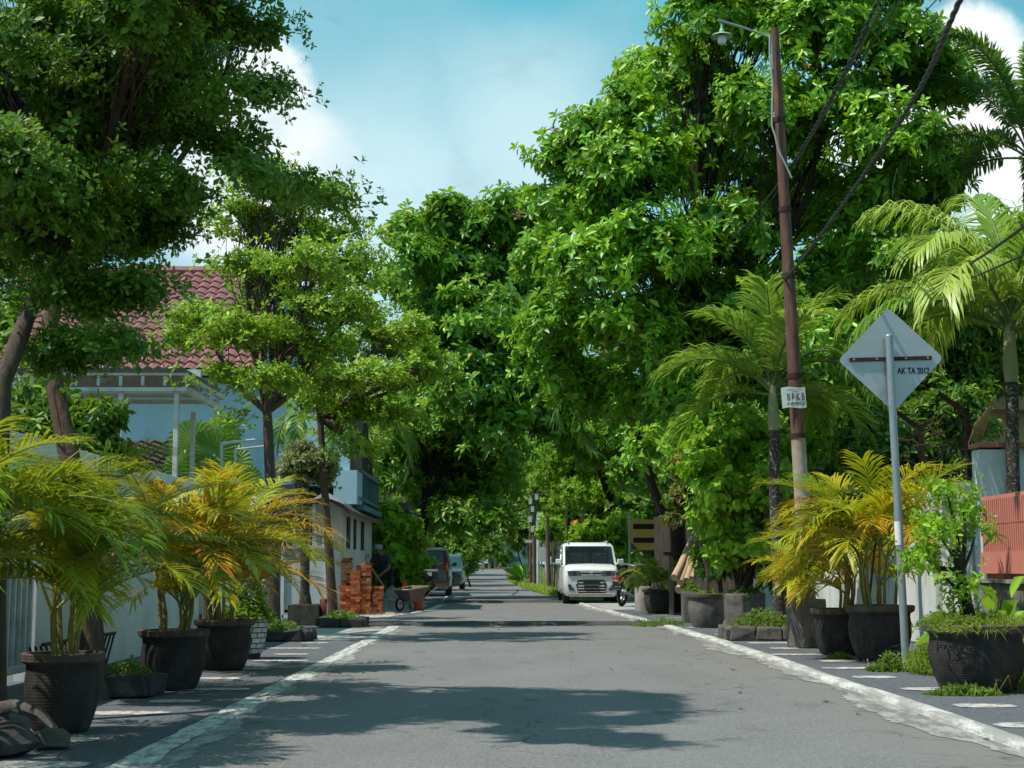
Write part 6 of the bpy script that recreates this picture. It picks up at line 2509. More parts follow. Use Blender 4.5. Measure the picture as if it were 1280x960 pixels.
    if interior:
        # pillars left standing between the open sides
        for sg in (-1, 1):
            for f in (.375, .695):
                a = Vector((sg * s0[1] * .99, s0[2] + .06 + (s0[3] - s0[2] - .11) * f, s0[0]))
                b = Vector((sg * s1[1] * .99, s1[2] + .06 + (s1[3] - s1[2] - .11) * f, s1[0]))
                m = MB()
                m.tube([a, b], .03, 8)
                m.build('pillar', paintm, root, False, True)
        m = MB()
        m.box(-hw * .9, hw * .9, ws_base - .05, ws_base + .3, belt - .1, belt + .03)
        m.build('dashboard', 'plastic_black', root, False, bevel=.03)
        for sg in (-1, 1):
            for yy in (ws_base + .75, ws_base + 1.6):
                m = MB()
                m.obox((sg * hw * .45, yy, belt + .08), (.44, .14, .62), (-.15, 0, 0))
                m.obox((sg * hw * .45, yy + .06, belt + .46), (.24, .1, .17), (-.1, 0, 0))
                m.build('seat', 'seat_cloth', root, False, bevel=.04)
        m = MB()
        sx_ = hw * .45
        m.tube([Vector((sx_ + .17 * math.cos(a), ws_base + .36, belt + .1 + .17 * math.sin(a))) for a in [2 * math.pi * i / 20 for i in range(21)]], .016, 6, cap=False)
        m.build('steering_wheel', 'plastic_black', root, False, True)
        m = MB()
        m.obox((0, ws_top + .02, H - .16), (.24, .04, .07))
        m.build('inner_mirror', 'plastic_black', root, False, bevel=.01)
    # underbody
    m = MB()
    m.box(-hw * .8, hw * .8, .12, L - .12, gc - .03, gc + .05)
    m.build('underbody', 'plastic_black', root, False)
    return root


def slab(root, name, mat, poly, y, t=.02, bev=.006, parent=None):
    """thin relief of a front/rear detail; poly in (x, z)"""
    m = MB()
    m.prism(poly, 'y', y - t, y)
    o = m.build(name, mat, parent or root, False, False, bev, 2)
    return o


# white city car facing the camera
c = car('white compact car parked facing the camera with two wheels on the kerb', (2.33, 41.6, .0), R_(1.0), 1.53, 3.6, 1.69, .21, .99, 1.07, .52, 1.25, 3.3, 'car_white', 'glass_clear', tw=.9, interior=True)
for sg in (-1, 1):
    slab(c, 'headlight', 'lamp_clear', [(sg * .625, .755), (sg * .66, .895), (sg * .42, .9), (sg * .30, .89), (sg * .27, .755)], -.0, .03)
    slab(c, 'indicator', 'lamp_red', [(sg * .62, .80), (sg * .645, .87), (sg * .61, .87), (sg * .595, .81)], -.031, .006)
    slab(c, 'projector', 'glass_teal', [(sg * (.46 + .06 * math.cos(a)), .825 + .055 * math.sin(a)) for a in [2 * math.pi * i / 12 for i in range(12)]], -.031, .006)
    slab(c, 'fog_lamp', 'plastic_black', [(sg * .45, .38), (sg * .60, .37), (sg * .64, .52), (sg * .58, .54)], -.0, .02)
    slab(c, 'fog_lens', 'lamp_clear', [(sg * (.545 + .045 * math.cos(a)), .44 + .045 * math.sin(a)) for a in [2 * math.pi * i / 12 for i in range(12)]], -.021, .006)
slab(c, 'upper_grille', 'plastic_black', [(-.26, .76), (.26, .76), (.29, .89), (-.29, .89)], -.0, .02)
slab(c, 'chrome_strip', 'chrome', [(-.26, .765), (.26, .765), (.27, .80), (-.27, .80)], -.021, .01)
slab(c, 'chrome_strip', 'chrome', [(-.28, .845), (.28, .845), (.285, .88), (-.285, .88)], -.021, .01)
slab(c, 'lower_grille', 'plastic_black', [(-.33, .38), (.33, .38), (.39, .6), (.35, .65), (-.35, .65), (-.39, .6)], -.0, .014)
for z in (.40, .48, .56):
    slab(c, 'grille_bar', 'chrome', [(-.345, z), (.345, z), (.36, z + .034), (-.36, z + .034)], -.015, .012)
slab(c, 'number_plate', 'plastic_black', [(-.22, .5), (.22, .5), (.22, .65), (-.22, .65)], -.028, .012)
slab(c, 'plate_edge', 'plate_white', [(-.21, .508), (.21, .508), (.21, .516), (-.21, .516)], -.041, .003, 0)
slab(c, 'lip', 'car_white', [(-.6, .215), (.6, .215), (.66, .29), (-.66, .29)], -.0, .03)
m = MB()
m.tube([Vector((.05, -.037, .875)), Vector((-.04, -.037, .85)), Vector((-.035, -.037, .835)), Vector((.035, -.037, .815)), Vector((.04, -.037, .80)), Vector((-.05, -.037, .775))], .011, 6)
m.build('emblem', 'chrome', c, False)
slab(c, 'lower_grille', 'plastic_black', [(-.36, .29), (.36, .29), (.42, .52), (.38, .56), (-.38, .56), (-.42, .52)], -.0, .014)
for z in (.33, .40, .47):
    slab(c, 'grille_bar', 'chrome', [(-.37, z), (.37, z), (.385, z + .018), (-.385, z + .018)], -.015, .012)
pl_ = slab(c, 'number_plate', 'plastic_black', [(-.2, .4), (.2, .4), (.2, .53), (-.2, .53)], -.028, .012)
slab(c, 'plate_edge', 'plate_white', [(-.19, .41), (.19, .41), (.19, .417), (-.19, .417)], -.041, .003, 0)
slab(c, 'lip', 'car_white', [(-.6, .2), (.6, .2), (.66, .27), (-.66, .27)], -.0, .03)
for sg in (-1, 1):
    m = MB()
    m.tube([Vector((sg * .55, 1.25, 1.66)), Vector((sg * .55, 1.4, 1.72)), Vector((sg * .55, 3.0, 1.72)), Vector((sg * .55, 3.2, 1.66))], .018, 6)
    m.build('roof_rail', 'steel_galv', c, False, True)
m = MB()
for sg in (-1, 1):
    m.tube([Vector((sg * .55 - .3, .63, 1.06)), Vector((sg * .55 - .02, .655, 1.10))], .008, 5)
m.build('wiper', 'plastic_black', c, False)

# black seven-seater seen from behind (nose away from the camera)
c = car('black people carrier with a chrome tailgate strip parked on the left, seen from behind', (-2.85, 57.6, 0), R_(181), 1.72, 4.4, 1.68, .24, .98, 1.04, 1.0, 1.75, 4.22, 'car_maroon', 'glass_teal', tw=.84, wr=.33)
yb = 4.4
for sg in (-1, 1):
    slab(c, 'tail_light', 'lamp_red', [(sg * .70, .86), (sg * .80, .86), (sg * .80, 1.14), (sg * .72, 1.16)], yb + .02, .03)
    slab(c, 'tail_lens', 'lamp_clear', [(sg * .71, .98), (sg * .79, .98), (sg * .79, 1.05), (sg * .715, 1.05)], yb + .026, .01)
    slab(c, 'reflector', 'lamp_red', [(sg * .42, .42), (sg * .72, .42), (sg * .72, .5), (sg * .42, .5)], yb + .02, .03)
slab(c, 'chrome_strip', 'chrome', [(-.42, .86), (.42, .86), (.42, .93), (-.42, .93)], yb + .02, .03)
slab(c, 'number_plate', 'plate_white', [(-.22, .70), (.22, .70), (.22, .82), (-.22, .82)], yb + .02, .025)
slab(c, 'bumper', 'car_maroon', [(-.8, .26), (.8, .26), (.82, .56), (-.82, .56)], yb + .05, .08, .02)
m = MB()
m.tube([Vector((-.30, yb + .01, 1.05)), Vector((-.2, yb + .03, 1.16)), Vector((.1, yb + .03, 1.18)), Vector((.3, yb + .01, 1.05))], .022, 6)
m.build('wiper', 'plastic_black', c, False)

# grey-green car beyond, facing the camera
c = car('dark grey-green car facing the camera beyond the black people carrier', (-2.72, 68.5, 0), R_(0), 1.66, 4.1, 1.62, .24, .9, 1.0, 1.05, 1.75, 3.8, 'car_grey', 'glass_teal', tw=.82, wr=.32)
for sg in (-1, 1):
    slab(c, 'headlight', 'lamp_clear', [(sg * .48, .66), (sg * .76, .68), (sg * .78, .84), (sg * .52, .82)], -.0, .03)
    slab(c, 'fog_lamp', 'lamp_clear', [(sg * .5, .36), (sg * .62, .36), (sg * .62, .44), (sg * .5, .44)], -.0, .03)
slab(c, 'grille', 'plastic_black', [(-.42, .66), (.42, .66), (.46, .8), (-.46, .8)], -.0, .02)
slab(c, 'lower_grille', 'plastic_black', [(-.4, .32), (.4, .32), (.44, .5), (-.44, .5)], -.0, .02)
slab(c, 'number_plate', 'plate_white', [(-.22, .5), (.22, .5), (.22, .61), (-.22, .61)], -.021, .015)

# motorcycle, seen from behind, front away
g = Vector((X(776, 38.0), 38.0, .02))
r = thing('motorcycle', 'black motorcycle parked beside the white car by the concrete bollard', 'motorcycle', g, R_(-24))


def ringtube(m, y, z, rad, t, n=26):
    m.tube([Vector((0, y + rad * math.cos(a), z + rad * math.sin(a))) for a in [2 * math.pi * i / n for i in range(n + 1)]], t, 8, cap=False)


for y in (.0, 1.22):
    m = MB()
    ringtube(m, y, .29, .24, .05)
    w_ = m.build('wheel', 'tyre', r, False, True)
    m = MB()
    ringtube(m, y, .29, .19, .014)
    for k in range(6):
        a = math.pi * k / 6
        m.tube([Vector((0, y + .19 * math.cos(a), .29 + .19 * math.sin(a))), Vector((0, y - .19 * math.cos(a), .29 - .19 * math.sin(a)))], .01, 5)
    m.tube([Vector((-.06, y, .29)), Vector((.06, y, .29))], .04, 10)
    o = m.build('rim', 'alloy', None, False)
    o.parent = w_
m = MB()
m.tube([Vector((0, -.18, .72)), Vector((0, .1, .74)), Vector((0, .45, .70)), Vector((0, .72, .62)), Vector((0, .95, .66))], [.08, .13, .14, .13, .1], 12)
m.tube([Vector((0, .3, .45)), Vector((0, .62, .40)), Vector((0, .85, .5))], [.12, .15, .1], 10)
m.build('body', 'plastic_black', r, False, True)
m = MB()
m.tube([Vector((0, -.25, .80)), Vector((0, .1, .83)), Vector((0, .5, .80)), Vector((0, .62, .80))], [.06, .12, .12, .05], 12)
m.build('seat', 'tyre', r, False, True)
m = MB()
m.prism([(-.2, .58), (-.36, .42), (-.34, .40), (-.1, .52), (-.1, .62)], 'x', -.09, .09)
m.build('mudguard', 'plastic_black', r, False, bevel=.01)
m = MB()
m.box(-.05, .05, -.33, -.28, .66, .76)
m.build('tail_light', 'lamp_red', r, False, bevel=.01)
for sg in (-1, 1):
    m = MB()
    m.obox((sg * .13, -.26, .7), (.07, .05, .05))
    m.build('indicator', 'lamp_red', r, False, bevel=.01)
m = MB()
m.box(-.11, .11, -.37, -.355, .5, .62)
m.build('number_plate', 'plastic_black', r, False)
m = MB()
m.tube([Vector((0, 1.22, .29)), Vector((0, 1.05, .8)), Vector((0, .98, 1.0))], .035, 8)
m.tube([Vector((-.34, .82, 1.02)), Vector((-.2, .92, 1.05)), Vector((0, .97, 1.0)), Vector((.2, .92, 1.05)), Vector((.34, .82, 1.02))], .018, 8)
m.build('handlebar', 'steel_galv', r, False, True)
m = MB()
m.tube([Vector((0, .9, .86)), Vector((0, 1.05, .98)), Vector((0, 1.12, .85))], [.08, .12, .08], 10)
m.build('headlamp_cowl', 'plastic_black', r, False, True)
for sg in (-1, 1):
    m = MB()
    m.tube([Vector((sg * .28, .86, 1.03)), Vector((sg * .36, .86, 1.2))], .007, 5)
    m.lathe([(.0, -.045), (.055, -.03), (.06, 0), (.055, .03), (.0, .045)], 12, (sg * .37, .86, 1.22), cap=False)
    m.build('mirror', 'plastic_black', r, False, True)
    m = MB()
    m.tube([Vector((sg * .12, -.08, .62)), Vector((sg * .1, .02, .3))], .03, 8)
    m.build('shock', 'steel_galv', r, False, True)
m = MB()
m.tube([Vector((.14, .5, .25)), Vector((.15, .1, .3)), Vector((.15, -.25, .38))], [.025, .045, .05], 10)
m.build('exhaust', 'steel_galv', r, False, True)
m = MB()
m.tube([Vector((-.1, .4, .25)), Vector((-.22, .42, .0))], .014, 6)
m.build('kick_stand', 'plastic_black', r, False)

# ================================================================== RIGHT FURNITURE
g = Vector((X(804, 34), 34.2, .02))
r = thing('bollard', 'thick concrete bollard with a dark post stub beside the motorcycle', 'bollard', g)
m = MB()
m.lathe([(.2, 0), (.2, .5), (.19, .53), (.1, .54)], 20, wob=.02)
m.build('base', 'concrete', r, False, True)
m = MB()
m.tube([Vector((0, 0, .52)), Vector((0, 0, .8))], .09, 14)
m.build('stub', 'wood_brown', r, False, True)
g = Vector((X(839, 31), 31.2, .02))
r = thing('metal_post', 'short grey post with a flat black cap in front of the leaning logs', 'post', g)
m = MB()
m.box(-.045, .045, -.045, .045, 0, 1.2)
m.build('post', 'wood_grey', r, False, bevel=.006)
m = MB()
m.box(-.15, .15, -.1, .1, 1.2, 1.27)
m.build('cap', 'plastic_black', r, False, bevel=.008)

# logs leaning in a bundle
for i, (px0, py0, px1, py1, lab) in enumerate([(843, 722, 858, 690, 'leftmost of the leaning pale logs beside the black-capped post'), (850, 728, 864, 690, 'second pale log from the left in the leaning bundle'),
                                               (858, 726, 868, 686, 'third pale log from the left in the leaning bundle'), (864, 724, 872, 690, 'rightmost leaning pale log in the bundle'),
                                               (848, 738, 866, 712, 'short pale log at the foot of the leaning bundle'), (858, 740, 870, 705, 'lower right pale log of the leaning bundle')]):
    m = MB()
    a, b = P(px0, py0, 28.6 + .05 * i), P(px1, py1, 29.3 + .05 * i)
    m.tube([a, a.lerp(b, .5) + Vector((.02, 0, .02)), b, b + (b - a) * .6], [.075, .07, .065, .06], 10, wob=.05)
    m.build('log', 'log_wood', None, smooth=True)
    o = bpy.context.scene.collection.objects[-1]
    tag(o, lab, 'log', None)

# yellow slotted panel on posts
d = 46
r = thing('slotted_panel', 'yellow panel with two dark slots standing behind the motorcycle', 'panel', (X(804, d), d, 0))
x0, x1, z0, z1 = X(787, d), X(822, d), Z(688, d), Z(650, d)
m = MB()
m.box(x0, x1, d, d + .5, z0, z1)
m.build('panel', 'panel_yellow', r, bevel=.015)
for a, b in ((662, 655.5), (679, 672.5)):
    m = MB()
    m.box(X(791, d), X(817, d), d - .01, d + .02, Z(a, d), Z(b, d))
    o = m.build('slot', 'opening_dark', r)
    m = MB()
    for q in ((X(790, d), X(818, d), Z(a, d) - .04, Z(a, d) - .002), (X(790, d), X(818, d), Z(b, d) + .002, Z(b, d) + .03)):
        m.box(q[0], q[1], d - .03, d - .011, q[2], q[3])
    m.build('slot_frame', 'panel_yellow', r)
m = MB()
m.prism([(X(788, d), Z(687, d)), (X(797, d), Z(687, d)), (X(788, d), Z(679, d))], 'y', d - .012, d - .004)
m.build('blue_corner', 'panel_blue', r)
for px in (785, 823):
    m = MB()
    m.box(X(px, d), X(px, d) + .06, d + .1, d + .16, 0, Z(640, d))
    m.build('post', 'steel_white' if px == 785 else 'wood_grey', r)
# grey slatted fence behind the logs
r = thing('board_fence', 'grey upright board fence in deep shade behind the leaning logs', 'fence', (X(850, 34.5), 34.6, 0))
rr_ = random.Random(12)
m = MB()
for i in range(16):
    x = X(822, 34.5) + i * .17
    m.obox((x, 34.6 + rr_.uniform(-.01, .01), 1.05 + rr_.uniform(-.05, .05)), (.166, .02, 2.1), (0, rr_.uniform(-.01, .01), 0))
m.build('board', 'wood_grey', r)
m = MB()
for z in (.4, 1.6):
    m.box(X(820, 34.5), X(822, 34.5) + 2.7, 34.63, 34.68, z, z + .08)
m.build('rail', 'wood_grey', r)

# ================================================================== FAR STREET
def pole(label, px, py0, py1, d, rad, mat, px1=None, extra=None):
    a = Vector((X(px, d), d, gz(d) - .05))
    b = P(px1 if px1 is not None else px, py1, d)
    r = thing('utility_pole', label, 'pole', a)
    m = MB()
    m.tube([a, a.lerp(b, .5), b], [rad, rad * .9, rad * .8], 10)
    m.build('pole', mat, r, smooth=True)
    return r, a, b


r, a, b = pole('rust-brown utility pole with fittings on the far verge', 668, 716, 622, 76, .11, 'pole_wood', 667)
m = MB()
for k, (dx, z_) in enumerate([(-.2, 4.3), (-.1, 3.9), (-.2, 3.4), (.1, 4.5), (-.1, 2.9)]):
    m.obox((a.x + dx, 75.9, z_), (.16, .16, .28))
m.build('fitting', 'sheet_white', r)
m = MB()
m.box(a.x - .5, a.x + .6, 75.85, 75.95, 4.6, 4.68)
m.build('crossarm', 'pole_wood', r)
pole('thin dark utility pole just left of the rust-brown one', 663, 716, 634, 80, .09, 'pole_wood')
pole('pale straight pole behind the meter box', 672.5, 716, 630, 78, .09, 'sheet_white')
pole('leaning pale pole propped over the meter box', 687, 716, 640, 74, .09, 'sheet_white', 674)
pole('brown wooden pole on the verge left of the white car', 686, 716, 645, 64, .1, 'pole_wood', 684)
pole('dark brown post behind the white car roof', 710, 718, 640, 58.5, .16, 'wood_brown')
d = 73
r = thing('meter_box', 'white electric cabinet with a meter above it among the far poles', 'meter box', (X(678, d), d, gz(d)))
m = MB()
m.box(X(673.5, d), X(685, d), d, d + .35, Z(702, d), Z(686, d))
m.build('cabinet', 'sheet_white', r, bevel=.01)
m = MB()
m.box(X(672, d), X(680, d), d, d + .3, Z(685, d), Z(675, d))
m.build('meter', 'steel_white', r, bevel=.01)
m = MB()
m.box(X(674, d), X(678, d), d - .01, d - .002, Z(683, d), Z(678, d))
m.build('window', 'wall_bluegate', r)
m = MB()
m.box(X(676, d), X(677.5, d), d + .1, d + .18, 0, Z(702, d))
m.build('post', 'steel_galv', r)
d = 76.5
r = thing('street_plate', 'small white name board on the far rust-brown pole', 'sign', (X(661, d), d, gz(d)))
m = MB()
m.box(X(656, d), X(667, d), d, d + .03, Z(679, d), Z(675, d))
m.build('plate', 'sheet_white', r)
m = MB()
m.box(X(658, d), X(658.8, d), d + .031, d + .08, 0, Z(675, d))
m.build('post', 'steel_galv', r)
# wooden paling fence right of the poles
r = thing('paling_fence', 'row of dark wooden palings behind the grass verge', 'fence', (X(700, 62), 62, 0))
rr_ = random.Random(5)
m = MB()
for i in range(22):
    x = X(690, 62) + i * .11
    m.obox((x, 62 + rr_.uniform(-.05, .05), 1.0), (.07, .05, 2.0 + rr_.uniform(-.3, .3)), (0, rr_.uniform(-.05, .05), 0))
m.build('paling', 'wood_grey', r)
m = MB()
m.box(X(690, 62), X(690, 62) + 2.4, 62.06, 62.1, 1.2, 1.3)
m.build('rail', 'wood_grey', r)
# orange banner
d = 60
r = thing('banner', 'orange banner hanging behind the dark post above the white car', 'banner', (X(718, d), d, 0))
m = MB()
n = 8
for i in range(n + 1):
    f = i / n
    m.v += [(X(713 + 14 * f, d), d + .06 * math.sin(f * 7), Z(652 - 3 * f, d)), (X(712 + 8 * f, d), d + .06 * math.sin(f * 7 + 1), Z(671 - 6 * f, d))]
for i in range(n):
    m.f.append((2 * i, 2 * i + 2, 2 * i + 3, 2 * i + 1))
    m.m.append(0)
m.build('cloth', 'banner_orange', r)
m = MB()
m.tube([Vector((X(728, d), d + .1, 0)), Vector((X(728, d), d + .1, Z(645, d)))], .04, 6)
m.build('post', 'wood_brown', r)
# left far: sign board, post, wall
d = 141
r = thing('sign_board', 'white sign board on a grey post at the left bend', 'sign', (X(590, d), d, gz(d)))
m = MB()
m.box(X(586.5, d), X(593, d), d, d + .1, Z(700, d), Z(680, d))
m.build('board', 'sheet_white', r)
m = MB()
m.box(X(586.5, d), X(592.5, d), d + .01, d + .09, gz(d), Z(700, d))
m.build('base', 'wall_tan', r)
m = MB()
m.box(X(581, d), X(585.5, d), d - .1, d + .1, gz(d), Z(661, d))
m.build('post', 'steel_galv', r)
r = thing('roadside_wall', 'low grey roadside wall with gate posts at the left bend', 'wall', (X(600, 146), 146, gz(146)))
m = MB()
m.box(X(593, 144), X(599, 144), 144, 144.3, gz(144), Z(706, 144))
m.box(X(602, 146), X(618, 146), 146, 146.3, gz(146), Z(704, 146))
m.build('wall', 'concrete', r)
for px in (602, 610, 617):
    m = MB()
    m.box(X(px, 145), X(px, 145) + .3, 145, 145.3, gz(145), Z(698, 145))
    m.build('gate_post', 'concrete', r)
# blue gate house closing the street
d = 152
r = thing('blue_gate_house', 'pale blue house with a blue gate closing the end of the street', 'house', (X(640, d), d, gz(d)))
m = MB()
m.box(X(620, d), X(660, d), d, d + 5, gz(d) - .3, Z(681, d))
m.build('wall', 'wall_paleblue', r)
m = MB()
m.box(X(629, d), X(650, d), d - .1, d - .01, Z(702, d), Z(697, d))
m.build('gate', 'wall_bluegate', r)
m = MB()
m.box(X(637, d), X(649, d), d - .1, d - .01, Z(695, d), Z(685, d))
m.build('window', 'sheet_white', r)
m = MB()
m.prism([(X(617, d), Z(681, d)), (X(640, d), Z(672, d)), (X(663, d), Z(681, d))], 'y', d - .4, d + 5)
m.build('roof', 'tile_old', r)
# blue sign on the dark trunk
d = 47.6
r = thing('street_sign', 'small teal sign nailed to the thick trunk by the black car', 'sign', P(533, 673, d))
m = MB()
m.box(X(527, d), X(534, d), d - .02, d, Z(683, d), Z(672, d))
m.build('plate', 'wall_bluegate', r)
m = MB()
for k in range(3):
    m.box(X(528, d), X(533, d), d - .024, d - .021, Z(681 - 3 * k, d), Z(679.8 - 3 * k, d))
m.build('lettering', 'sheet_white', r)
m = MB()
m.box(X(522, d), X(527, d), d - .015, d - .005, Z(678, d), Z(677, d))
m.build('bracket', 'steel_galv', r)
# stone collar around the thick trunk
m = MB()
rock_mesh(m, (0, 0, .45), (.55, .5, .55), 9)
o = m.build('earth_mound', 'soil', None, smooth=True)
o.location = (X(523, 48), 48.4, 0)
tag(o, 'dark rooty mound at the foot of the thick trunk', 'mound')
# white kerb stones at the second speed bump
m = MB()
rock_mesh(m, (0, 0, .06), (.22, .16, .09), 2)
o = m.build('kerb_stone', 'concrete', None, smooth=True)
o.location = (X(565, 44.5), 44.9, 0)
tag(o, 'pale loose kerb stone at the left end of the middle speed bump', 'kerb stone')

# far overhead wires
cable('bundle of far wires leaving the rust-brown pole to the left', [(667, 640, 76), (630, 648, 80), (600, 640, 70), (560, 600, 52)], .03, 2, .8)
cable('far wire leaving the rust-brown pole toward the bend', [(667, 634, 76), (640, 630, 84), (600, 622, 80)], .02, 1)

# ================================================================== PERSON
def skin_obj(name, verts, edges, radii, mat, parent, levels=2, root=0):
    me = bpy.data.meshes.new(name)
    me.from_pydata([tuple(v_) for v_ in verts], edges, [])
    o = bpy.data.objects.new(name, me)
    COL.objects.link(o)
    sk = o.modifiers.new('skin', 'SKIN')
    sk.use_smooth_shade = True
    for i, rd in enumerate(radii):
        sv = me.skin_vertices[0].data[i]
        sv.radius = rd if isinstance(rd, tuple) else (rd, rd)
        sv.use_root = (i == root)
    ss = o.modifiers.new('sub', 'SUBSURF')
    ss.levels = ss.render_levels = levels
    dg = bpy.context.evaluated_depsgraph_get()
    me2 = bpy.data.meshes.new_from_object(o.evaluated_get(dg))
    bpy.data.objects.remove(o)
    me2.polygons.foreach_set('use_smooth', [True] * len(me2.polygons))
    ob = link(name, me2, mat)
    ob.parent = parent
    return ob


d = 39.3
g = Vector((X(484, d), d, 0))
r = thing('person', 'man in a dark shirt and pale cap bending beside the brick stack', 'person', g)
# joints in local coordinates; he faces the camera (-y) and leans to the left
J = dict(pel=(0, 0, .84), waist=(-.05, -.08, .98), chest=(-.11, -.18, 1.16), neckb=(-.135, -.26, 1.30), neck=(-.155, -.31, 1.35), head=(-.18, -.37, 1.42), crown=(-.185, -.38, 1.5),
         shL=(-.30, -.24, 1.24), elL=(-.36, -.40, .99), wrL=(-.24, -.52, .80), haL=(-.2, -.55, .73),
         shR=(.06, -.2, 1.25), elR=(.1, -.33, .97), wrR=(-.1, -.5, .80), haR=(-.16, -.54, .76),
         hiL=(-.1, 0, .82), knL=(-.15, -.12, .46), anL=(-.15, .02, .08), toL=(-.17, -.14, .04),
         hiR=(.1, 0, .82), knR=(.15, -.12, .46), anR=(.17, .03, .08), toR=(.18, -.13, .04))
names = list(J)
E = [('pel', 'waist'), ('waist', 'chest'), ('chest', 'neckb'), ('neckb', 'neck'), ('neck', 'head'), ('head', 'crown'), ('chest', 'shL'), ('shL', 'elL'), ('elL', 'wrL'), ('wrL', 'haL'),
     ('chest', 'shR'), ('shR', 'elR'), ('elR', 'wrR'), ('wrR', 'haR'), ('pel', 'hiL'), ('hiL', 'knL'), ('knL', 'anL'), ('anL', 'toL'), ('pel', 'hiR'), ('hiR', 'knR'), ('knR', 'anR'), ('anR', 'toR')]
Rd = dict(pel=.13, waist=.12, chest=.13, neckb=.075, neck=.055, head=.085, crown=.07, shL=.065, elL=.042, wrL=.03, haL=.035, shR=.065, elR=.042, wrR=.03, haR=.035, hiL=.085, knL=.06, anL=.04, toL=.035, hiR=.085, knR=.06, anR=.04, toR=.035)
verts = [J[n_] for n_ in names]
edges = [(names.index(a), names.index(b)) for a, b in E]
radii = [Rd[n_] for n_ in names]
for hd_, wr_, sgn in (('haL', 'wrL', -1), ('haR', 'wrR', 1)):
    H0 = Vector(J[hd_])
    dirv = (H0 - Vector(J[wr_])).normalized()
    sdv = dirv.cross(Vector((0, 1, 0))).normalized()
    for f in range(5):
        off = (f - 1.5) * .018 if f < 4 else sgn * .045
        L1 = (.04, .046, .043, .035, .03)[f]
        p1 = H0 + sdv * off + dirv * (.03 if f < 4 else .0)
        p2 = p1 + dirv * L1 + Vector((0, .008, 0))
        p3 = p2 + dirv * L1 * .6 + Vector((0, .022, 0))
        b_ = len(verts)
        verts += [p1, p2, p3]
        radii += [.011, .0095, .008]
        edges += [(names.index(hd_), b_), (b_, b_ + 1), (b_ + 1, b_ + 2)]
# nose and ears belong to the body
Hd = Vector(J['head'])
fw = Vector((-.25, -.85, -.45)).normalized()
for p, rd in ((Hd + fw * .105 + Vector((0, 0, .0)), .014),):
    verts.append(p)
    radii.append(rd)
    edges.append((names.index('head'), len(verts) - 1))
body = skin_obj('body', verts, edges, radii, 'skin', r)


def sub_skin(name, ns, ext, mat, parent, extra=()):
    vv = [J[n_] for n_ in ns]
    ee = [(ns.index(a), ns.index(b)) for a, b in E if a in ns and b in ns]
    rr2 = [Rd[n_] + ext for n_ in ns]
    for par, child, f, rd in extra:
        vv.append(Vector(J[par]).lerp(Vector(J[child]), f))
        rr2.append(rd)
        ee.append((ns.index(par), len(vv) - 1))
    return skin_obj(name, vv, ee, rr2, mat, parent)


sub_skin('shirt', ['pel', 'waist', 'chest', 'neckb', 'shL', 'shR'], .022, 'cloth_navy', r, (('shL', 'elL', .75, .068), ('shR', 'elR', .75, .068)))
sub_skin('trousers', ['pel', 'hiL', 'knL', 'hiR', 'knR'], .02, 'cloth_dark', r, (('knL', 'anL', .85, .066), ('knR', 'anR', .85, .066)))
cap_ = MB()
hc = Vector(J['crown']) + Vector((0, 0, -.03))
cap_.lathe([(.112, -.03), (.115, .02), (.1, .065), (.06, .095), (.01, .105)], 18, hc[:], cap=False)
br_ = []
for i in range(9):
    a = math.pi * (1.0 + i / 8)
    br_.append((hc.x - .02 + .1 * math.cos(a), hc.y + .12 * math.sin(a) * 1.65, hc.z - .045))
cap_.add([(hc.x + .1, hc.y, hc.z - .02), (hc.x - .12, hc.y, hc.z - .02)] + br_, [(0, 1) + tuple(range(2, 11))])
cap_.build('cap', 'cap_cloth', r, False, True)
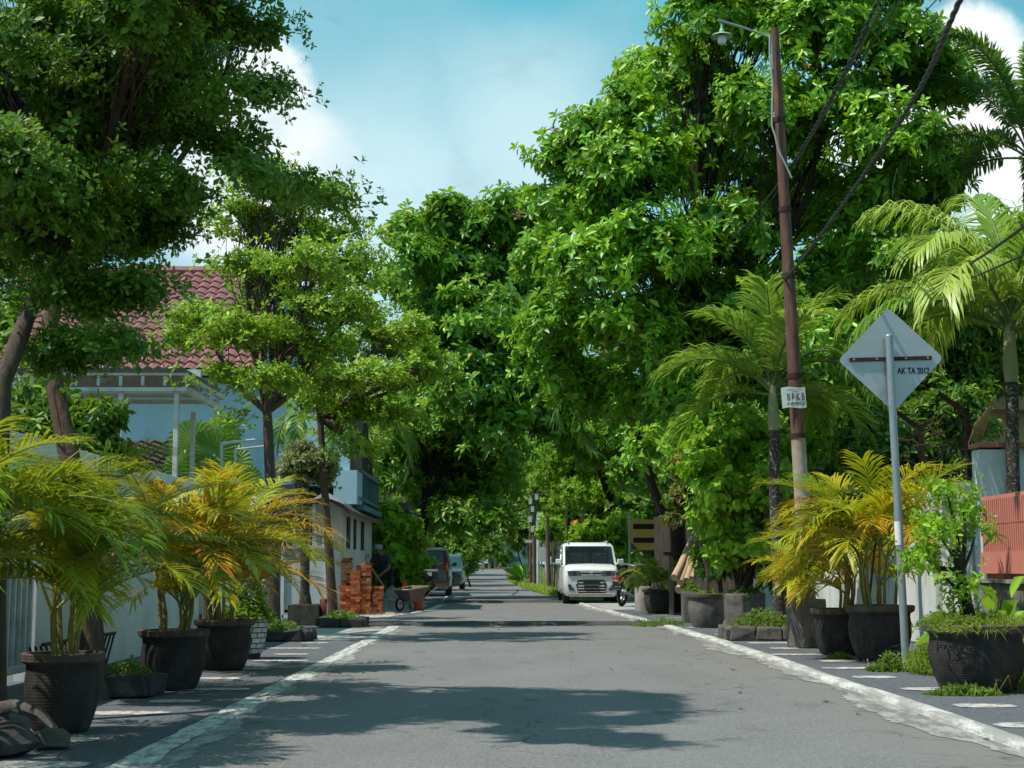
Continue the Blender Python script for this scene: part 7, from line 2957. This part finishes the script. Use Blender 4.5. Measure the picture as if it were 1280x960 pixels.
for sx_ in (-1, 1):
    m = MB()
    c_ = Hd + fw * .088 + Vector((sx_ * .03, 0, .025))
    m.lathe([(.0, -.008), (.01, 0), (.0, .008)], 8, c_[:], cap=False)
    m.build('eye', 'ink', r, False, True)
    m = MB()
    m.tube([Vector(J['toL' if sx_ < 0 else 'toR']) + Vector((0, .16, 0)), Vector(J['toL' if sx_ < 0 else 'toR']) + Vector((0, -.06, 0))], [.05, .045], 8)
    m.build('shoe', 'plastic_black', r, False, True)
# pale tool handle he holds
a, b = Vector(J['haR']) + g + Vector((.06, 0, .1)), Vector(J['haL']) + g + Vector((.16, -.3, -.45))
m = MB()
a = g + Vector((-.33, -.6, .98))
b = g + Vector((-.03, -.5, .52))
m.tube([a, b], .022, 8)
o = m.build('tool_handle', 'log_wood', None)
tag(o, 'pale wooden tool handle held in the worker\'s hands', 'tool')

# ================================================================== LITTER
rr_ = random.Random(31)
vs = [(-.05, 0, .004), (0, -.022, .012), (.055, 0, .006), (0, .022, .014)]
lme = bpy.data.meshes.new('fallen_leaf')
lme.from_pydata(vs, [], [(0, 1, 2), (0, 2, 3)])
lme.materials.append(MATS['dry_leaf'])
spots = [(2.15, 14.6, 1.5), (1.0, 14.6, 1), (2.5, 16.5, 1), (1.9, 12.5, .8), (-.3, 19.5, .9), (.4, 24.5, .8), (2.4, 26.9, 1.2), (2.2, 27.5, 1.3), (2.5, 24.2, 1.1), (1.6, 10.5, .7), (2.3, 11.1, .8), (.2, 9.6, .6), (2.55, 22, 1), (2.2, 21, .9)]
spots += [(rr_.uniform(1.4, 2.7), rr_.uniform(8, 30), rr_.uniform(.5, 1)) for _ in range(22)] + [(rr_.uniform(-4, -1.9), rr_.uniform(7.5, 24), rr_.uniform(.5, 1)) for _ in range(26)] + [(rr_.uniform(-1.6, 1.5), rr_.uniform(8, 40), rr_.uniform(.5, .9)) for _ in range(12)]
for x, y, s_ in spots:
    o = bpy.data.objects.new('fallen_leaf', lme)
    COL.objects.link(o)
    o.location = (x, y, .004 if -4.4 < x < 2.7 else .025)
    o.rotation_euler = (rr_.uniform(-.2, .2), rr_.uniform(-.2, .2), rr_.uniform(0, 6))
    o.scale = (s_,) * 3
    tag(o, 'small dry brown leaf fallen on the street surface', 'leaf', 'dry leaves fallen on the street')
